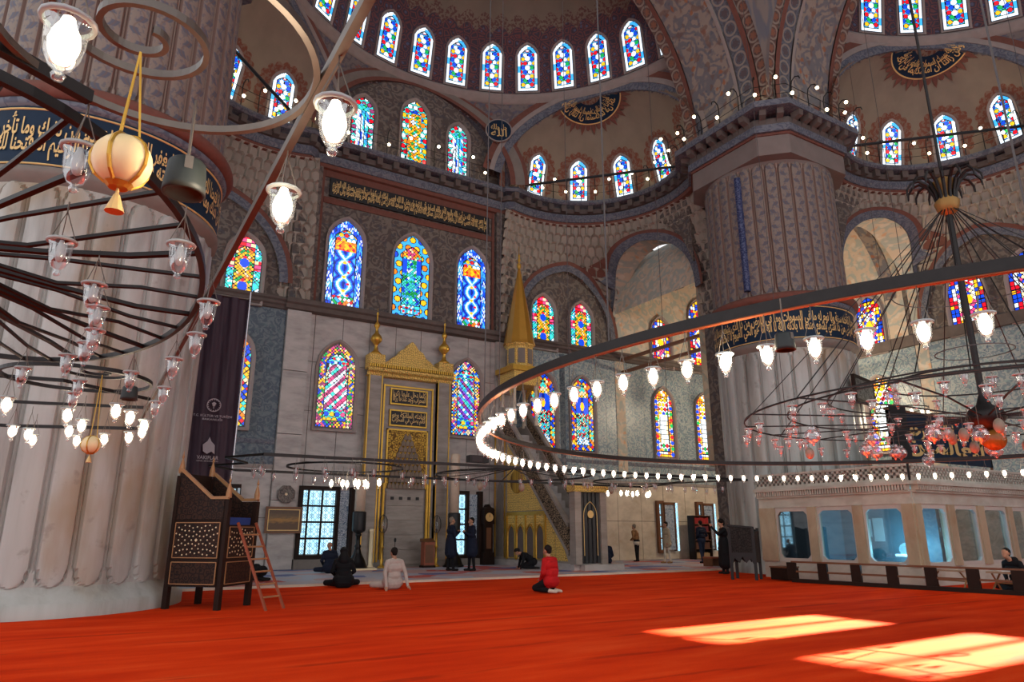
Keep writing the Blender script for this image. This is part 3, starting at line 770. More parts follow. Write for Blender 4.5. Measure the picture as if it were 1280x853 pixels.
for T, rz0, sg in ((Tq,0,1),(Tr,-PI/2,-1)):
    for k in range(-7, 8):
        a = R(11.2*k); ph = R(13)
        p = T((RS-0.14)*math.sin(a), V0+(RS-0.14)*math.cos(a), 22.66)
        window('ring', 1.02, 2.42, p, rz0-a*sg, R(11), 0.10, 0.06)
    for s in ((1,-1) if sg == 1 else (1,)):
        for ad in (90,60,30,0):
            a = R(ad); p = T(s*(EU+(RE-0.14)*math.cos(a)), EV+(RE-0.14)*math.sin(a), 17.72)
            c0 = T(s*EU, EV, 0); rz = math.atan2(p[1]-c0[1], p[0]-c0[0])-PI/2
            window('ring', 0.92, 2.15, p, rz, R(14), 0.10, 0.06)
# ---------------------------------------------------------------- the qibla wall
wq = struct('wall_qibla', 'tall prayer wall of marble, tiles and painted plaster')
MB().box((-14,YQ,0), (XR+0.8,YQ+0.6,16.7)).build('backing', MT['wall_paint'], wq)
def slabs(x0, x1, z0, z1, nx, nz, mat, y=YQ, t=0.03, root=wq, gap=0.012, name='marble_slab', shift=0.0):
    dx = (x1-x0)/nx; dz = (z1-z0)/nz
    for i in range(nx):
        for j in range(nz):
            e = random.uniform(0, 0.006)
            MB().box((x0+i*dx+gap, y-t-e, z0+j*dz+gap), (x0+(i+1)*dx-gap, y+0.01, z0+(j+1)*dz-gap)).build(name, mat, root)
slabs(5.8, 16.2, ZPL, 9.86, 9, 5, MT['marble'])
slabs(-6, 5.8, ZPL, 3.7, 7, 2, MT['marble'], t=0.02); slabs(16.2, 22.2, ZPL, 3.7, 4, 2, MT['marble_warm'], t=0.02); slabs(22.2, XR, ZPL, 3.7, 7, 2, MT['marble_warm'], t=0.02)
slabs(5.8, 6.75, ZPL, 9.86, 1, 4, MT['marble'], t=0.22); slabs(15.25, 16.2, ZPL, 9.86, 1, 4, MT['marble'], t=0.22)
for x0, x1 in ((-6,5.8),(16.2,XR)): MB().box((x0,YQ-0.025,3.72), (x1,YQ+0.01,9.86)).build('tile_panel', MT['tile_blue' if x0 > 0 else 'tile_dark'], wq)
for x0, x1 in ((-6,5.8),(16.2,XR)):
    MB().box((x0,YQ-0.06,3.66), (x1,YQ+0.01,3.80)).build('tile_border', MT['stone_light'], wq)
    MB().box((x0,YQ-0.045,4.55), (x1,YQ+0.01,4.72)).build('tile_border', MT['blue_line'], wq)
for x in (5.1,3.1,0.9,16.45,18.9,21.7,22.4,24.2,27.1,30.2): MB().box((x,YQ-0.035,3.8), (x+0.30,YQ+0.01,9.8)).build('tile_border', MT['tile_dark' if x < 20 else 'tile_blue'], wq)
path = lambda x0, x1: [((x0,YQ),(0,-1)),((x1,YQ),(0,-1))]
MB().sweep(path(-8,XR), [(0,9.84),(0.10,9.88),(0.14,9.98),(0.22,10.04),(0.22,10.14),(0.30,10.20),(0.30,10.30),(0.0,10.36)]).build('string_course', MT['stone_dark'], wq)
MB().sweep(path(5.7,16.3), [(0.1,9.84),(0.30,9.90),(0.34,10.06),(0.44,10.12),(0.44,10.30),(0.1,10.38)]).build('string_course', MT['stone_dark'], wq)
for x in (6.3,15.25): MB().box((x-0.55+(0.55 if x > 11 else 0),YQ-0.20,10.38), (x+0.45+(0.5 if x > 11 else 0),YQ+0.02,16.4)).build('pilaster', MT['wall_paint'], wq)
for x in (6.82,15.12): MB().box((x-0.06,YQ-0.07,10.38), (x+0.06,YQ+0.02,16.4)).build('border_strip', MT['red_line'], wq)
MB().box((6.9,YQ-0.05,14.85), (15.1,YQ+0.02,15.12)).build('border_strip', MT['red_line'], wq); MB().box((6.9,YQ-0.05,16.06), (15.1,YQ+0.02,16.42)).build('border_strip', MT['red_line'], wq)
# corner bay beyond the open arch: painted vault and side wall cladding
cb = struct('wall_corner_bay')
mb = MB(); P = []; UV = []
for i in range(25):
    a = PI*i/24; P.append([(27.6+5.06*math.cos(a), y, 12.4+4.6*math.sin(a)) for y in (YP+0.4,YP+3,YP+6,YQ)]); UV.append([(5.0*a, y) for y in (YP+0.4,YP+3,YP+6,YQ)])
mb.grid(P, UV); mb.build('barrel_vault', MT['wall_paint_light'], cb, True)
for y in (YP+1.0,YP+5.2):
    pts = [(27.6+5.0*math.cos(PI*i/24), 12.4+4.55*math.sin(PI*i/24)) for i in range(25)]
    mb = MB(); A = [(x,y-0.3,z) for x, z in pts]; B = [(x,y+0.3,z) for x, z in pts]; strip(mb, A, B); mb.build('vault_rib', MT['arch_paint'], cb)
MB().box((22.95,YQ-0.03,10.36), (XR,YQ,16.6)).build('upper_wall', MT['wall_paint_light'], cb)
MB().box((XR-0.03,7.5,3.7), (XR,YQ,9.86)).build('tile_panel', MT['tile_blue'], cb); MB().box((XR-0.03,YP+.4,10.36), (XR,YQ,16.6)).build('upper_wall', MT['wall_paint_light'], cb)
MB().box((XR-0.05,7.5,0), (XR,YQ,3.7)).build('marble_dado', MT['marble_warm'], cb)
MB().box((XR-0.25,7.5,9.86), (XR,YQ,10.36)).build('string_course', MT['stone_dark'], cb)
# ---------------------------------------------------------------- piers
def reeds(mb, r0, z0, z1, n, bulge, nz=20, sub=16, pointed=False, t0=0.0):
    """vertical half-round reeds with rounded ends, standing proud of a drum"""
    P = []; UV = []; w_ = 2*PI*r0/n; endh = w_*0.55
    zs = [z0]+[z0+endh*(1-math.cos(PI/2*k/6)) for k in range(1,7)]+[z0+endh+(z1-z0-2*endh)*k/nz for k in range(1,nz)]+[z1-endh+endh*math.sin(PI/2*k/6) for k in range(0,7)]
    for z in zs:
        row = []; ur = []
        e = 1.0
        if z < z0+endh: e = math.sqrt(max(0, 1-((z0+endh-z)/endh)**2))
        if z > z1-endh: e = math.sqrt(max(0, 1-((z-z1+endh)/endh)**2))
        for k in range(n):
            for j in range(sub):
                t = -1+2*j/sub; a = t0+2*PI*(k+(t+1)/2)/n
                lim = 0.90*e; q_ = abs(t)/max(lim,1e-3); h = (bulge*(0.35+0.65*math.sqrt(max(0, 1-q_**2.6))) if q_ < 0.86 else bulge*0.0) if abs(t) < lim else bulge*0.42
                if lim < 0.02: h = bulge*0.42
                row.append((math.cos(a)*(r0+h), math.sin(a)*(r0+h), z)); ur.append((k+(t+1)/2, z))
        row.append(row[0]); ur.append((n, z)); P.append(row); UV.append(ur)
    mb.grid(P, UV)
def ring_prof(mb, prof, seg=72): mb.lathe(prof, seg=seg, cap=False)
def _shaft_paint():
    """painted upper shaft: floral reeds between red-brown fillets; uv.x counts reeds"""
    g = G('painted_shaft'); v = g.uv(); x, y, _ = g.sep(v); f = g.math('FRACT', x); k = g.math('FLOOR', x)
    vv = g.comb(g.math('MULTIPLY', x, 0.5), y)
    s = g.math('SINE', g.math('MULTIPLY', g.math('ADD', y, g.math('MULTIPLY', k, 0.31)), 2*PI/0.62)); s2 = g.math('SINE', g.math('MULTIPLY', g.math('ADD', y, g.math('MULTIPLY', k, 0.31)), 4*PI/0.62))
    d = g.math('ABSOLUTE', g.math('SUBTRACT', f, g.math('ADD', 0.5, g.math('MULTIPLY', s, 0.17))))
    vine = g.math('SUBTRACT', 1.0, g.step(d, 0.02, 0.06)); blob = g.math('MULTIPLY', g.math('SUBTRACT', 1.0, g.step(d, 0.13, 0.20)), g.step(s2, -0.25, 0.15))
    leaf = g.math('MAXIMUM', blob, g.math('MULTIPLY', g.step(g.noise(g.scale(vv, (1.4,1,1)), 7.5, 2), 0.52, 0.60), 0.6))
    col = g.mix(leaf, (0.225,0.18,0.15), (0.105,0.105,0.135)); col = g.mix(g.math('MULTIPLY', vine, 0.5), col, (0.16,0.10,0.08))
    e = g.math('ABSOLUTE', g.math('SUBTRACT', f, 0.5)); col = g.mix(g.step(e, 0.35, 0.39), col, (0.18,0.115,0.095)); col = g.mix(g.step(e, 0.455, 0.47), col, (0.30,0.23,0.19))
    return g.done(col, 0.75)
MT['shaft_paint'] = _shaft_paint()
MT['pier_block'] = m_plain('pier_block_plaster', (0.20,0.165,0.15), 0.8, var=0.25, sc=1.5)
def pier(label, x, y):
    t = struct('pillar', label, (x,y,0))
    mb = MB(); ring_prof(mb, [(2.78,0),(2.78,0.22),(2.70,0.26),(2.66,0.34),(2.56,0.40),(2.50,0.50)]); mb.build('plinth', MT['marble_pier'], t, True)
    mb = MB(); reeds(mb, 2.46, 0.48, 7.75, 28, 0.10, t0=0.06); mb.build('fluted_shaft', MT['marble_pier'], t)
    mb = MB(); ring_prof(mb, [(2.46,7.70),(2.54,7.80),(2.64,7.90),(2.66,8.02),(2.58,8.08)]); mb.build('lower_moulding', MT['stone'], t, True)
    mb = MB(); ring_prof(mb, [(2.60,8.06),(2.60,9.32)]); mb.build('inscription_band', MT['navy'], t, True)
    for z in (8.10,9.26):
        mb = MB(); ring_prof(mb, [(2.60,z-.02),(2.625,z-.01),(2.625,z+.01),(2.60,z+.02)]); mb.build('gold_line', MT['gold_flat'], t, True)
    mb = MB(); ring_prof(mb, [(2.60,9.32),(2.66,9.36),(2.70,9.46),(2.60,9.50)]); mb.build('upper_fillet', MT['blue_line'], t, True)
    mb = MB(); ring_prof(mb, [(2.56,9.48)]+[(2.66+0.17*math.cos(R(a)), 9.66+0.17*math.sin(R(a))) for a in range(-80,100,20)]+[(2.52,9.86)]); mb.build('torus', MT['red_line'], t, True)
    mb = MB(); reeds(mb, 2.44, 9.84, 15.15, 32, 0.09, t0=0.04); mb.build('painted_shaft', MT['shaft_paint'], t)
    mb = MB(); ring_prof(mb, [(2.44,15.1),(2.50,15.15),(2.50,15.5)]); mb.build('shaft_cap', MT['pier_block'], t, True)
    def octo(h, c): return [(-h,-h+c),(-h+c,-h),(h-c,-h),(h,-h+c),(h,h-c),(h-c,h),(-h+c,h),(-h,h-c)]
    mb = MB(); mb.prism(octo(2.52,0.85), 15.25, 16.2, lambda p, d: (p[0],p[1],d)); mb.build('impost_block', MT['pier_block'], t)
    for h, z0, z1, m in ((2.58,16.05,16.15,'red_line'),(2.66,16.15,16.45,'blue_line'),(2.60,16.45,16.75,'stone_dark'),(3.02,16.95,17.2,'blue_line'),(2.7,17.2,17.5,'stone')):
        mb = MB(); mb.prism(octo(h,0.9), z0, z1, lambda p, d: (p[0],p[1],d)); mb.build('cornice_course', MT[m], t)
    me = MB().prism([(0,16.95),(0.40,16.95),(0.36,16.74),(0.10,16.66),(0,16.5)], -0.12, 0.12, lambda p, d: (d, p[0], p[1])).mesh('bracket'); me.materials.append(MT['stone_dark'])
    oc = octo(2.58, 0.9)
    for i in range(8):
        a = Vector(oc[i]); b = Vector(oc[(i+1) % 8]); L = (b-a).length; n = max(2, round(L/0.52)); nn = Vector(((b-a).y, -(b-a).x)).normalized()
        for k in range(n):
            p = a+(b-a)*((k+.5)/n); q = link('bracket', me, t, (p.x,p.y,0)); q.rotation_euler = (0,0,math.atan2(nn.y,nn.x)-PI/2)
    return t
PIER_L = pier('huge fluted marble pier filling the left edge beside the wooden pulpit', PX[0], YP)
PIER_R = pier('huge round pier with painted upper shaft behind the glazed marble enclosure', PX[1], YP)
# blue inlaid strip on the far pier
mb = MB(); a = R(193); mb.tube([(2.56*math.cos(a), 2.56*math.sin(a), 10.1+4.7*k/8) for k in range(9)], 0.13, 8); o = mb.build('blue_inlay', m_arab('blue_inlay', (0.015,0.025,0.09), (0.10,0.12,0.22), (0.02,0.03,0.12), 7), PIER_R)
# ---------------------------------------------------------------- lettering
_AR = {}
for line in """ا FE8D FE8E - -|أ FE83 FE84 - -|آ FE81 FE82 - -|إ FE87 FE88 - -|ب FE8F FE90 FE91 FE92|ة FE93 FE94 - -|ت FE95 FE96 FE97 FE98|ث FE99 FE9A FE9B FE9C|ج FE9D FE9E FE9F FEA0|ح FEA1 FEA2 FEA3 FEA4|خ FEA5 FEA6 FEA7 FEA8|د FEA9 FEAA - -|ذ FEAB FEAC - -|ر FEAD FEAE - -|ز FEAF FEB0 - -|س FEB1 FEB2 FEB3 FEB4|ش FEB5 FEB6 FEB7 FEB8|ص FEB9 FEBA FEBB FEBC|ض FEBD FEBE FEBF FEC0|ط FEC1 FEC2 FEC3 FEC4|ظ FEC5 FEC6 FEC7 FEC8|ع FEC9 FECA FECB FECC|غ FECD FECE FECF FED0|ف FED1 FED2 FED3 FED4|ق FED5 FED6 FED7 FED8|ك FED9 FEDA FEDB FEDC|ل FEDD FEDE FEDF FEE0|م FEE1 FEE2 FEE3 FEE4|ن FEE5 FEE6 FEE7 FEE8|ه FEE9 FEEA FEEB FEEC|و FEED FEEE - -|ى FEEF FEF0 - -|ي FEF1 FEF2 FEF3 FEF4|ئ FE89 FE8A FE8B FE8C""".split('|'):
    p = line.split(); _AR[p[0]] = [None if q == '-' else chr(int(q, 16)) for q in p[1:]]
def arabic(s):
    """joined letter forms in visual order"""
    out = []; n = len(s)
    for i, c in enumerate(s):
        if c not in _AR: out.append(c); continue
        prev = i > 0 and s[i-1] in _AR and _AR[s[i-1]][2] is not None
        nxt = i < n-1 and s[i+1] in _AR and _AR[c][2] is not None
        f = _AR[c]; out.append(f[3] if prev and nxt else f[1] if prev else f[2] if nxt else f[0])
    return ''.join(out[::-1])
def text_mesh(body, extrude=0.0, bold=0.0):
    c = bpy.data.curves.new('lettering', 'FONT'); c.body = body; c.extrude = extrude; c.offset = bold; c.resolution_u = 3
    o = bpy.data.objects.new('lettering', c); COL.objects.link(o)
    dg = bpy.context.evaluated_depsgraph_get(); dg.update()
    me = bpy.data.meshes.new_from_object(o.evaluated_get(dg)); bpy.data.objects.remove(o); bpy.data.curves.remove(c)
    return me
def lettering(lines, w, h, mat, parent, fn, name='lettering', bold=0.012, overlap=0.25, cut=0.02):
    """lays lines of text into a w x h field centred on 0, mapped through fn(x, y, lift)"""
    V = []; F = []; n = len(lines); hh = h/(n-overlap*(n-1))
    for k, body in enumerate(lines):
        me = text_mesh(body, 0.0, bold); co = np.array([v.co[:] for v in me.vertices])
        bm = bmesh.new(); bm.from_mesh(me); bmesh.ops.triangulate(bm, faces=bm.faces)
        if cut: bmesh.ops.subdivide_edges(bm, edges=[e for e in bm.edges if e.calc_length()*w/max(1e-3, np.ptp(co[:,0])) > 0.35], cuts=2)
        bm.verts.ensure_lookup_table(); x0, x1, y0, y1 = co[:,0].min(), co[:,0].max(), co[:,1].min(), co[:,1].max()
        b = len(V); top = h/2-k*hh*(1-overlap)
        for v in bm.verts: V.append(fn((v.co.x-x0)/(x1-x0)*w-w/2, top-hh+(v.co.y-y0)/(y1-y0)*hh, 0.0))
        F += [tuple(b+v.index for v in f.verts) for f in bm.faces]; bm.free(); bpy.data.meshes.remove(me)
    me = bpy.data.meshes.new(name); me.from_pydata([tuple(v) for v in V], [], F); me.materials.append(mat)
    return link(name, me, parent)
KURSI = ['الله لا اله الا هو الحي القيوم لا تأخذه سنة ولا نوم', 'له ما في السموات وما في الارض من ذا الذي يشفع عنده الا باذنه']
FATH = ['بسم الله الرحمن الرحيم انا فتحنا لك فتحا مبينا', 'ليغفر لك الله ما تقدم من ذنبك وما تأخر ويتم نعمته']
NUR = ['انما يعمر مساجد الله من آمن بالله واليوم الآخر واقام الصلوة وآتى الزكوة', 'ولم يخش الا الله فعسى اولئك ان يكونوا من المهتدين صدق الله العظيم']
def pier_text(pier_o, a_mid, arc, lines):
    rr = 2.625
    band = [c for c in pier_o.children if c.name.startswith('inscription_band')][0]
    a, b = lines
    lettering([arabic(a+' '+b), arabic(b+' '+a)], arc*rr, 1.02, MT['gold_flat'], band, lambda x, y, l: (rr*math.cos(a_mid+x/rr), rr*math.sin(a_mid+x/rr), 8.68+y), overlap=0.5, bold=0.022)
pier_text(PIER_L, R(-62), R(170), FATH); pier_text(PIER_R, R(-125), R(185), KURSI)
o = MB().box((-3.87,0,-0.42), (3.87,0.08,0.42)).build('inscription_panel', MT['black'], None, loc=(10.98,YQ-0.13,15.6)); tag(o, 'long black panel of gold calligraphy high on the prayer wall', 'inscription')
lettering([arabic(NUR[0]+' '+NUR[1]), arabic(NUR[1]+' '+NUR[0])], 7.55, 0.78, MT['gold_flat'], o, lambda x, y, l: (x,-0.012,y), overlap=0.5, bold=0.03)
# roundel with the divine name on the pendentive
a_ = R(19.5+4); a_ = math.atan2(4.15, 9.0)
o = MB().lathe([(0.0,0.0),(0.58,0.0),(0.60,0.02),(0.60,0.05),(0.0,0.05)], seg=40, cap=False).build('name_roundel', MT['navy'], None, loc=Tq((RS-0.2)*math.sin(a_), V0+(RS-0.2)*math.cos(a_), 20.35))
o.rotation_euler = (PI/2-R(4), 0, -a_); tag(o, 'round dark blue roundel with gold lettering between two arches', 'roundel')
lettering([arabic('الله'), arabic('جل جلاله')][::-1], 0.78, 0.72, MT['gold_flat'], o, lambda x, y, l: (x, y, 0.06), overlap=0.3)
MB().lathe([(0.60,0.0),(0.66,0.0),(0.66,0.06),(0.60,0.06)], seg=40, cap=False).build('rim', MT['stone_light'], o)
# calligraphic crowns under the exedra domes
def crown(T, s, lab):
    root = struct('ceiling_roundel', lab, T(s*EU, EV, ZC))
    base = Vector(T(s*EU, EV, ZC)); rr = RE-0.06; tl = R(20); ad = R(50)
    ax = Vector((math.cos(ad)*math.cos(tl), math.sin(ad)*math.cos(tl), -math.sin(tl))); ay = Vector((-math.sin(ad), math.cos(ad), 0)); az_ = Vector((math.cos(ad)*math.sin(tl), math.sin(ad)*math.sin(tl), math.cos(tl)))
    def raw(a, pol, dr=0.0): return (ax*math.cos(a)*math.sin(pol)+ay*math.sin(a)*math.sin(pol)+az_*math.cos(pol))*(rr-dr)
    def pt(a, pol, dr=0.0):
        q = raw(a, pol, dr); return tuple(Vector(T(s*(EU+q.x), EV+q.y, ZC+q.z))-base)
    def out(a, pol): q = raw(a, pol); return (EU+q.x)**2+(EV+q.y-V0)**2 > (RS-0.02)**2
    N = 90
    def cap(name, pols, mat, par, dr=0.0):
        P = [[pt(-PI+2*PI*j/N, R(p), dr) for j in range(N+1)] for p in pols]
        keep = [[out(-PI+2*PI*(j+.5)/N, R((pols[i]+pols[i+1])/2)) for j in range(N)] for i in range(len(pols)-1)]
        mb = MB(); mb.grid(P, None, keep); return mb.build(name, mat, par, True)
    d = cap('disc', [6.5+0.5*k for k in range(25)], MT['navy'], root)
    cap('gold_rim', (18.4,19.1), MT['gold_flat'], root, 0.01)
    mb = MB(); M_ = 40
    for k in range(M_):
        a0 = -PI+2*PI*k/M_; a1 = -PI+2*PI*(k+1)/M_; am_ = (a0+a1)/2; tip = R(26.0 if k % 2 else 23.0)
        if not out(am_, R(21)): continue
        n = len(mb.v); mb.v += [pt(a0,R(19.2)), pt(a1,R(19.2)), pt(a1*.7+am_*.3,R(22)), pt(am_,tip), pt(a0*.7+am_*.3,R(22))]; mb.face([n,n+1,n+2,n+3,n+4])
    st = mb.build('star_border', MT['red_line'], root); st['kind'] = 'stuff'
    L = R(165)*rr*math.sin(R(12.5))
    lettering([arabic('ان الله يمسك السموات والارض ان تزولا'), arabic('ولئن زالتا ان امسكهما من احد')], L, 0.74, MT['gold_flat'], d, lambda x, y, l: pt((x if s > 0 else x)/(rr*math.sin(R(12.5))), R(12.7)-y/rr, 0.03), overlap=0.35, bold=0.02)
crown(Tq, 1, 'dark half-round of gold calligraphy under the exedra dome above the pulpit stairs'); crown(Tr, 1, 'dark half-round of gold calligraphy under the exedra dome right of the far pier')
# painted roundels high in the semi-dome
for k, a in enumerate((R(8), R(30))):
    ph = R(40); p = Tq(RS*math.cos(ph)*math.sin(a)*0.985, V0+RS*math.cos(ph)*math.cos(a)*0.985, 22.4+8.6*math.sin(ph)*0.985)
    o = MB().lathe([(0.0,0),(0.30,0.0),(0.34,0.03),(0.40,0.03),(0.44,0.0),(0.62,0.0),(0.66,0.02),(0.66,0.06)], seg=32, cap=False).build('dome_roundel', m_arab('dome_roundel_paint', (0.03,0.04,0.05), (0.10,0.12,0.11), (0.16,0.07,0.05), 5) if k == 0 else o.data.materials[0], None, loc=p)
    o.rotation_euler = (PI/2+R(45), 0, -a); tag(o, ['dark painted roundel in the half dome, the one further left', 'dark painted roundel in the half dome, the one further right'][k], 'roundel')
# ---------------------------------------------------------------- prayer niche (mihrab)
def _goldrelief():
    g = G('carved_gilding'); v = g.uv(); wv = g.vadd(g.scale(v, 11.0), g.scale(g.noise(v, 9, 2, col=True), 0.5))
    d = g.vor(wv, 1.0, 'F1', 0.7); e = g.vor(wv, 1.0, 'DISTANCE_TO_EDGE', 0.7)
    h = g.math('ADD', g.math('SUBTRACT', 1.0, g.step(d, 0.1, 0.4)), g.step(e, 0.03, 0.10))
    col = g.mix(g.step(e, 0.02, 0.10), (0.26,0.15,0.04), (0.86,0.58,0.15)); g.bump(h, 0.6, 0.03)
    return g.done(col, 0.42, 0.2)
MT['gold_relief'] = _goldrelief()
def _goldpat(name, bg, fg, sc):
    g = G(name); v = g.uv(); wv = g.vadd(g.scale(v, sc), g.scale(g.noise(v, sc, 2, col=True), 0.35))
    d = g.vor(wv, 1.0, 'DISTANCE_TO_EDGE', 0.75); f = g.vor(wv, 1.0, 'F1', 0.75); metal = 0.0 if fg[0] < 0.2 else 0.25
    col = g.mix(g.step(d, 0.05, 0.12), bg, fg); col = g.mix(g.band(f, 0.25, 0.05, 0.05), col, bg); return g.done(col, 0.5, metal, 0.2)
MT['gold_on_brown'] = _goldpat('gold_scrolls', (0.12,0.06,0.015), (0.55,0.33,0.05), 6.0)
MT['marble_niche'] = m_marble('brown_grey_marble', (0.34,0.295,0.26), (0.20,0.165,0.14), 0.7, 0.35, (1,1,4.5))
mh = thing('mihrab', 'marble prayer niche with a gilded crest and gold framed panels', 'prayer niche', (10.97,YQ-0.05,ZPL))
MB().box((-1.8,-0.30,0), (1.8,0.0,7.65)).build('body', MT['marble_niche'], mh)
for s in (-1,1):
    MB().box((s*1.52-0.28,-0.50,0), (s*1.52+0.28,-0.30,7.6)).build('pilaster', MT['marble_niche'], mh)
    for x in (1.26,1.80): MB().box((s*x-0.02,-0.53,0.2), (s*x+0.02,-0.28,7.6)).build('gold_fillet', MT['gold'], mh)
    MB().box((s*1.08-0.035,-0.36,0.2), (s*1.08+0.035,-0.28,7.2)).build('gold_fillet', MT['gold'], mh)
    MB().tube([(s*0.94,-0.40,0.3),(s*0.94,-0.40,3.2)], 0.065, 10).build('colonnette', MT['gold'], mh)
    pd = MB().box((s*1.55-0.34,-0.62,7.75), (s*1.55+0.34,-0.12,8.35)).build('corner_pedestal', MT['gold_relief'], mh)
    MB().lathe([(0.30,8.35),(0.20,8.45),(0.10,8.55),(0.06,8.75),(0.10,8.82),(0.22,8.95),(0.24,9.05),(0.20,9.16),(0.09,9.28),(0.05,9.45),(0.08,9.52),(0.13,9.62),(0.08,9.72),(0.035,9.80),(0.03,10.05),(0.07,10.12),(0.02,10.25),(0.0,10.4)], (s*1.55,-0.36,0), 14).build('finial', MT['gold'], pd, True)
MB().box((-1.08,-0.34,7.12), (1.08,-0.28,7.19)).build('gold_fillet', MT['gold'], mh)
prof = [(-0.28,7.45),(-0.50,7.48),(-0.54,7.60),(-0.66,7.66),(-0.68,7.78),(-0.28,7.80)]
mb = MB(); mb.grid([[(x,y,z) for y, z in prof] for x in (-1.92,1.92)]); mb.build('entablature', MT['gold_relief'], mh)
mb = MB(); P = [(-1.25,7.8),(1.25,7.8)]
top = [(1.25,8.05),(1.05,8.12),(0.85,8.32),(0.66,8.42),(0.50,8.66),(0.30,8.76),(0.16,8.96),(0.0,9.10)]
poly = P+top+[(-x,z) for x, z in top[::-1][1:]]
mb.prism(poly, -0.52, -0.20, lambda p, d: (p[0], d, p[1])); mb.build('crest', MT['gold_relief'], mh)
for i in range(26):
    x = -1.2+2.4*i/25; 
mb = MB()
for i in range(40): mb.box((-1.86+3.72*i/39-0.028,-0.72,7.80), (-1.86+3.72*i/39+0.028,-0.60,7.93))
o_ = mb.build('dentils', MT['gold'], mh); o_['kind'] = 'stuff'
for z, ln in ((6.72,['كلما دخل عليها زكريا','المحراب وجد عندها رزقا']),(5.83,['فنادته الملائكة وهو','قائم يصلي في المحراب'])):
    f = MB().box((-0.83,-0.40,z-0.34), (0.83,-0.30,z+0.34)).build('panel_frame', MT['gold'], mh)
    MB().box((-0.77,-0.412,z-0.28), (0.77,-0.39,z+0.28)).build('inscription', MT['black'], f)
    lettering([arabic(q) for q in ln], 1.46, 0.50, MT['gold_flat'], f, lambda x, y, l, z=z: (x,-0.42,z+y), overlap=0.3)
# stalactite hood of the niche: gilded field and stepped conical recess
f = MB().box((-0.86,-0.37,3.1), (0.86,-0.30,5.32)).build('gilded_field', MT['gold_on_brown'], mh)
for a_, b_ in (((-0.90,-0.40,3.0),(-0.84,-0.29,5.38)),((0.84,-0.40,3.0),(0.90,-0.29,5.38)),((-0.90,-0.40,5.32),(0.90,-0.29,5.38))): MB().box(a_, b_).build('gold_fillet', MT['gold'], mh)
mb = MB(); steps = 9
MT['niche'] = m_plain('dark_marble', (0.20,0.15,0.11), 0.6, var=0.3, sc=4)  # plain marble, darker than the niche body
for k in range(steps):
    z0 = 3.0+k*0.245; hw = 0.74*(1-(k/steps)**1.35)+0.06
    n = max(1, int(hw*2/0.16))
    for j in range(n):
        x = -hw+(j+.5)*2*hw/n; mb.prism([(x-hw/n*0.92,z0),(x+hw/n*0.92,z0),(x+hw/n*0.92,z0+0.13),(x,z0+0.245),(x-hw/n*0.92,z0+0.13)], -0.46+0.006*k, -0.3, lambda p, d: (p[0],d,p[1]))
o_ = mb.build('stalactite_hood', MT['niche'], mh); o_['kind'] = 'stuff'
for j in range(5): MB().box((-0.80,-0.36,0.1+j*0.56), (0.80,-0.31,0.1+j*0.56+0.545)).build('marble_slab', MT['marble_niche'], mh)
for j in range(4): MB().box((-0.62+j*0.36,-0.375,2.56), (-0.62+j*0.36+0.14,-0.355,2.68)).build('inlay', MT['black'], mh)
# ---------------------------------------------------------------- minbar
mn = thing('minbar', 'tall marble pulpit with gilded side, long stair and golden conical spire', 'pulpit', (15.9,25.2,ZPL))
# local: x right, y to the wall; left face at x=-0.58
XL, XRR = -0.58, 0.58
MB().box((XL-0.12,-4.2,0), (XRR+0.12,1.75,0.22)).build('base', MT['marble'], mn)
side = [(-3.9,0.22),(1.7,0.22),(1.7,5.9),(0.95,5.9),(-3.9,1.0)]
for s, x in ((-1,XL),(1,XRR)):
    MB().prism(side, x-0.06, x+0.06, lambda p, d: (d,p[0],p[1])).build('side_wall', MT['marble_niche'], mn)
xf = XL-0.07
tri = MB().prism([(-2.75,2.15),(0.55,2.15),(0.55,5.2),(0.30,5.25)], xf-0.02, xf+0.02, lambda p, d: (d,p[0],p[1])).build('gilded_triangle', MT['gold_relief'], mn)
ros = MB().lathe([(0.0,0.05),(0.46,0.05),(0.50,0.02),(0.50,0.0)], seg=28, cap=False).build('rosette', MT['gold_on_brown'], tri, loc=(xf-0.02,-0.25,3.35)); ros.rotation_euler = (0,-PI/2,0)
MB().box((xf-0.025,-3.0,1.98), (xf+0.02,0.62,2.12)).build('gold_rail', MT['gold'], mn)
pan = MB().box((xf-0.012,-2.95,0.30), (xf+0.02,0.62,1.98)).build('arcade_panel', MT['gold_relief'], mn)
for k in range(5):
    y = 0.55-0.72*k
    MB().box((xf-0.07,y-0.045,0.26), (xf+0.02,y+0.045,1.98)).build('pillar', MT['gold'], mn)
for k in range(4):
    y = 0.19-0.72*k; a = arch_pts(y, 0.22, 1.2, 1.55, 12)
    a = [(p, q) for p, q in a]; poly = [(y+0.22,0.34)]+a+[(y-0.22,0.34)]
    MB().prism(poly, xf-0.03, xf+0.0, lambda p, d: (d,p[0],p[1])).build('niche', MT['stone_dark'], mn)
    poly2 = [(y+0.27,0.34)]+arch_pts(y, 0.27, 1.2, 1.62, 12)+[(y-0.27,0.34)]
    MB().tube([(xf-0.03,p,q) for p, q in poly2], 0.03, 5).build('niche_rim', MT['gold'], mn)
MB().prism([(-3.75,0.30),(-3.0,0.30),(-3.0,1.7)], xf-0.015, xf+0.02, lambda p, d: (d,p[0],p[1])).build('gilded_wedge', MT['gold_relief'], mn)
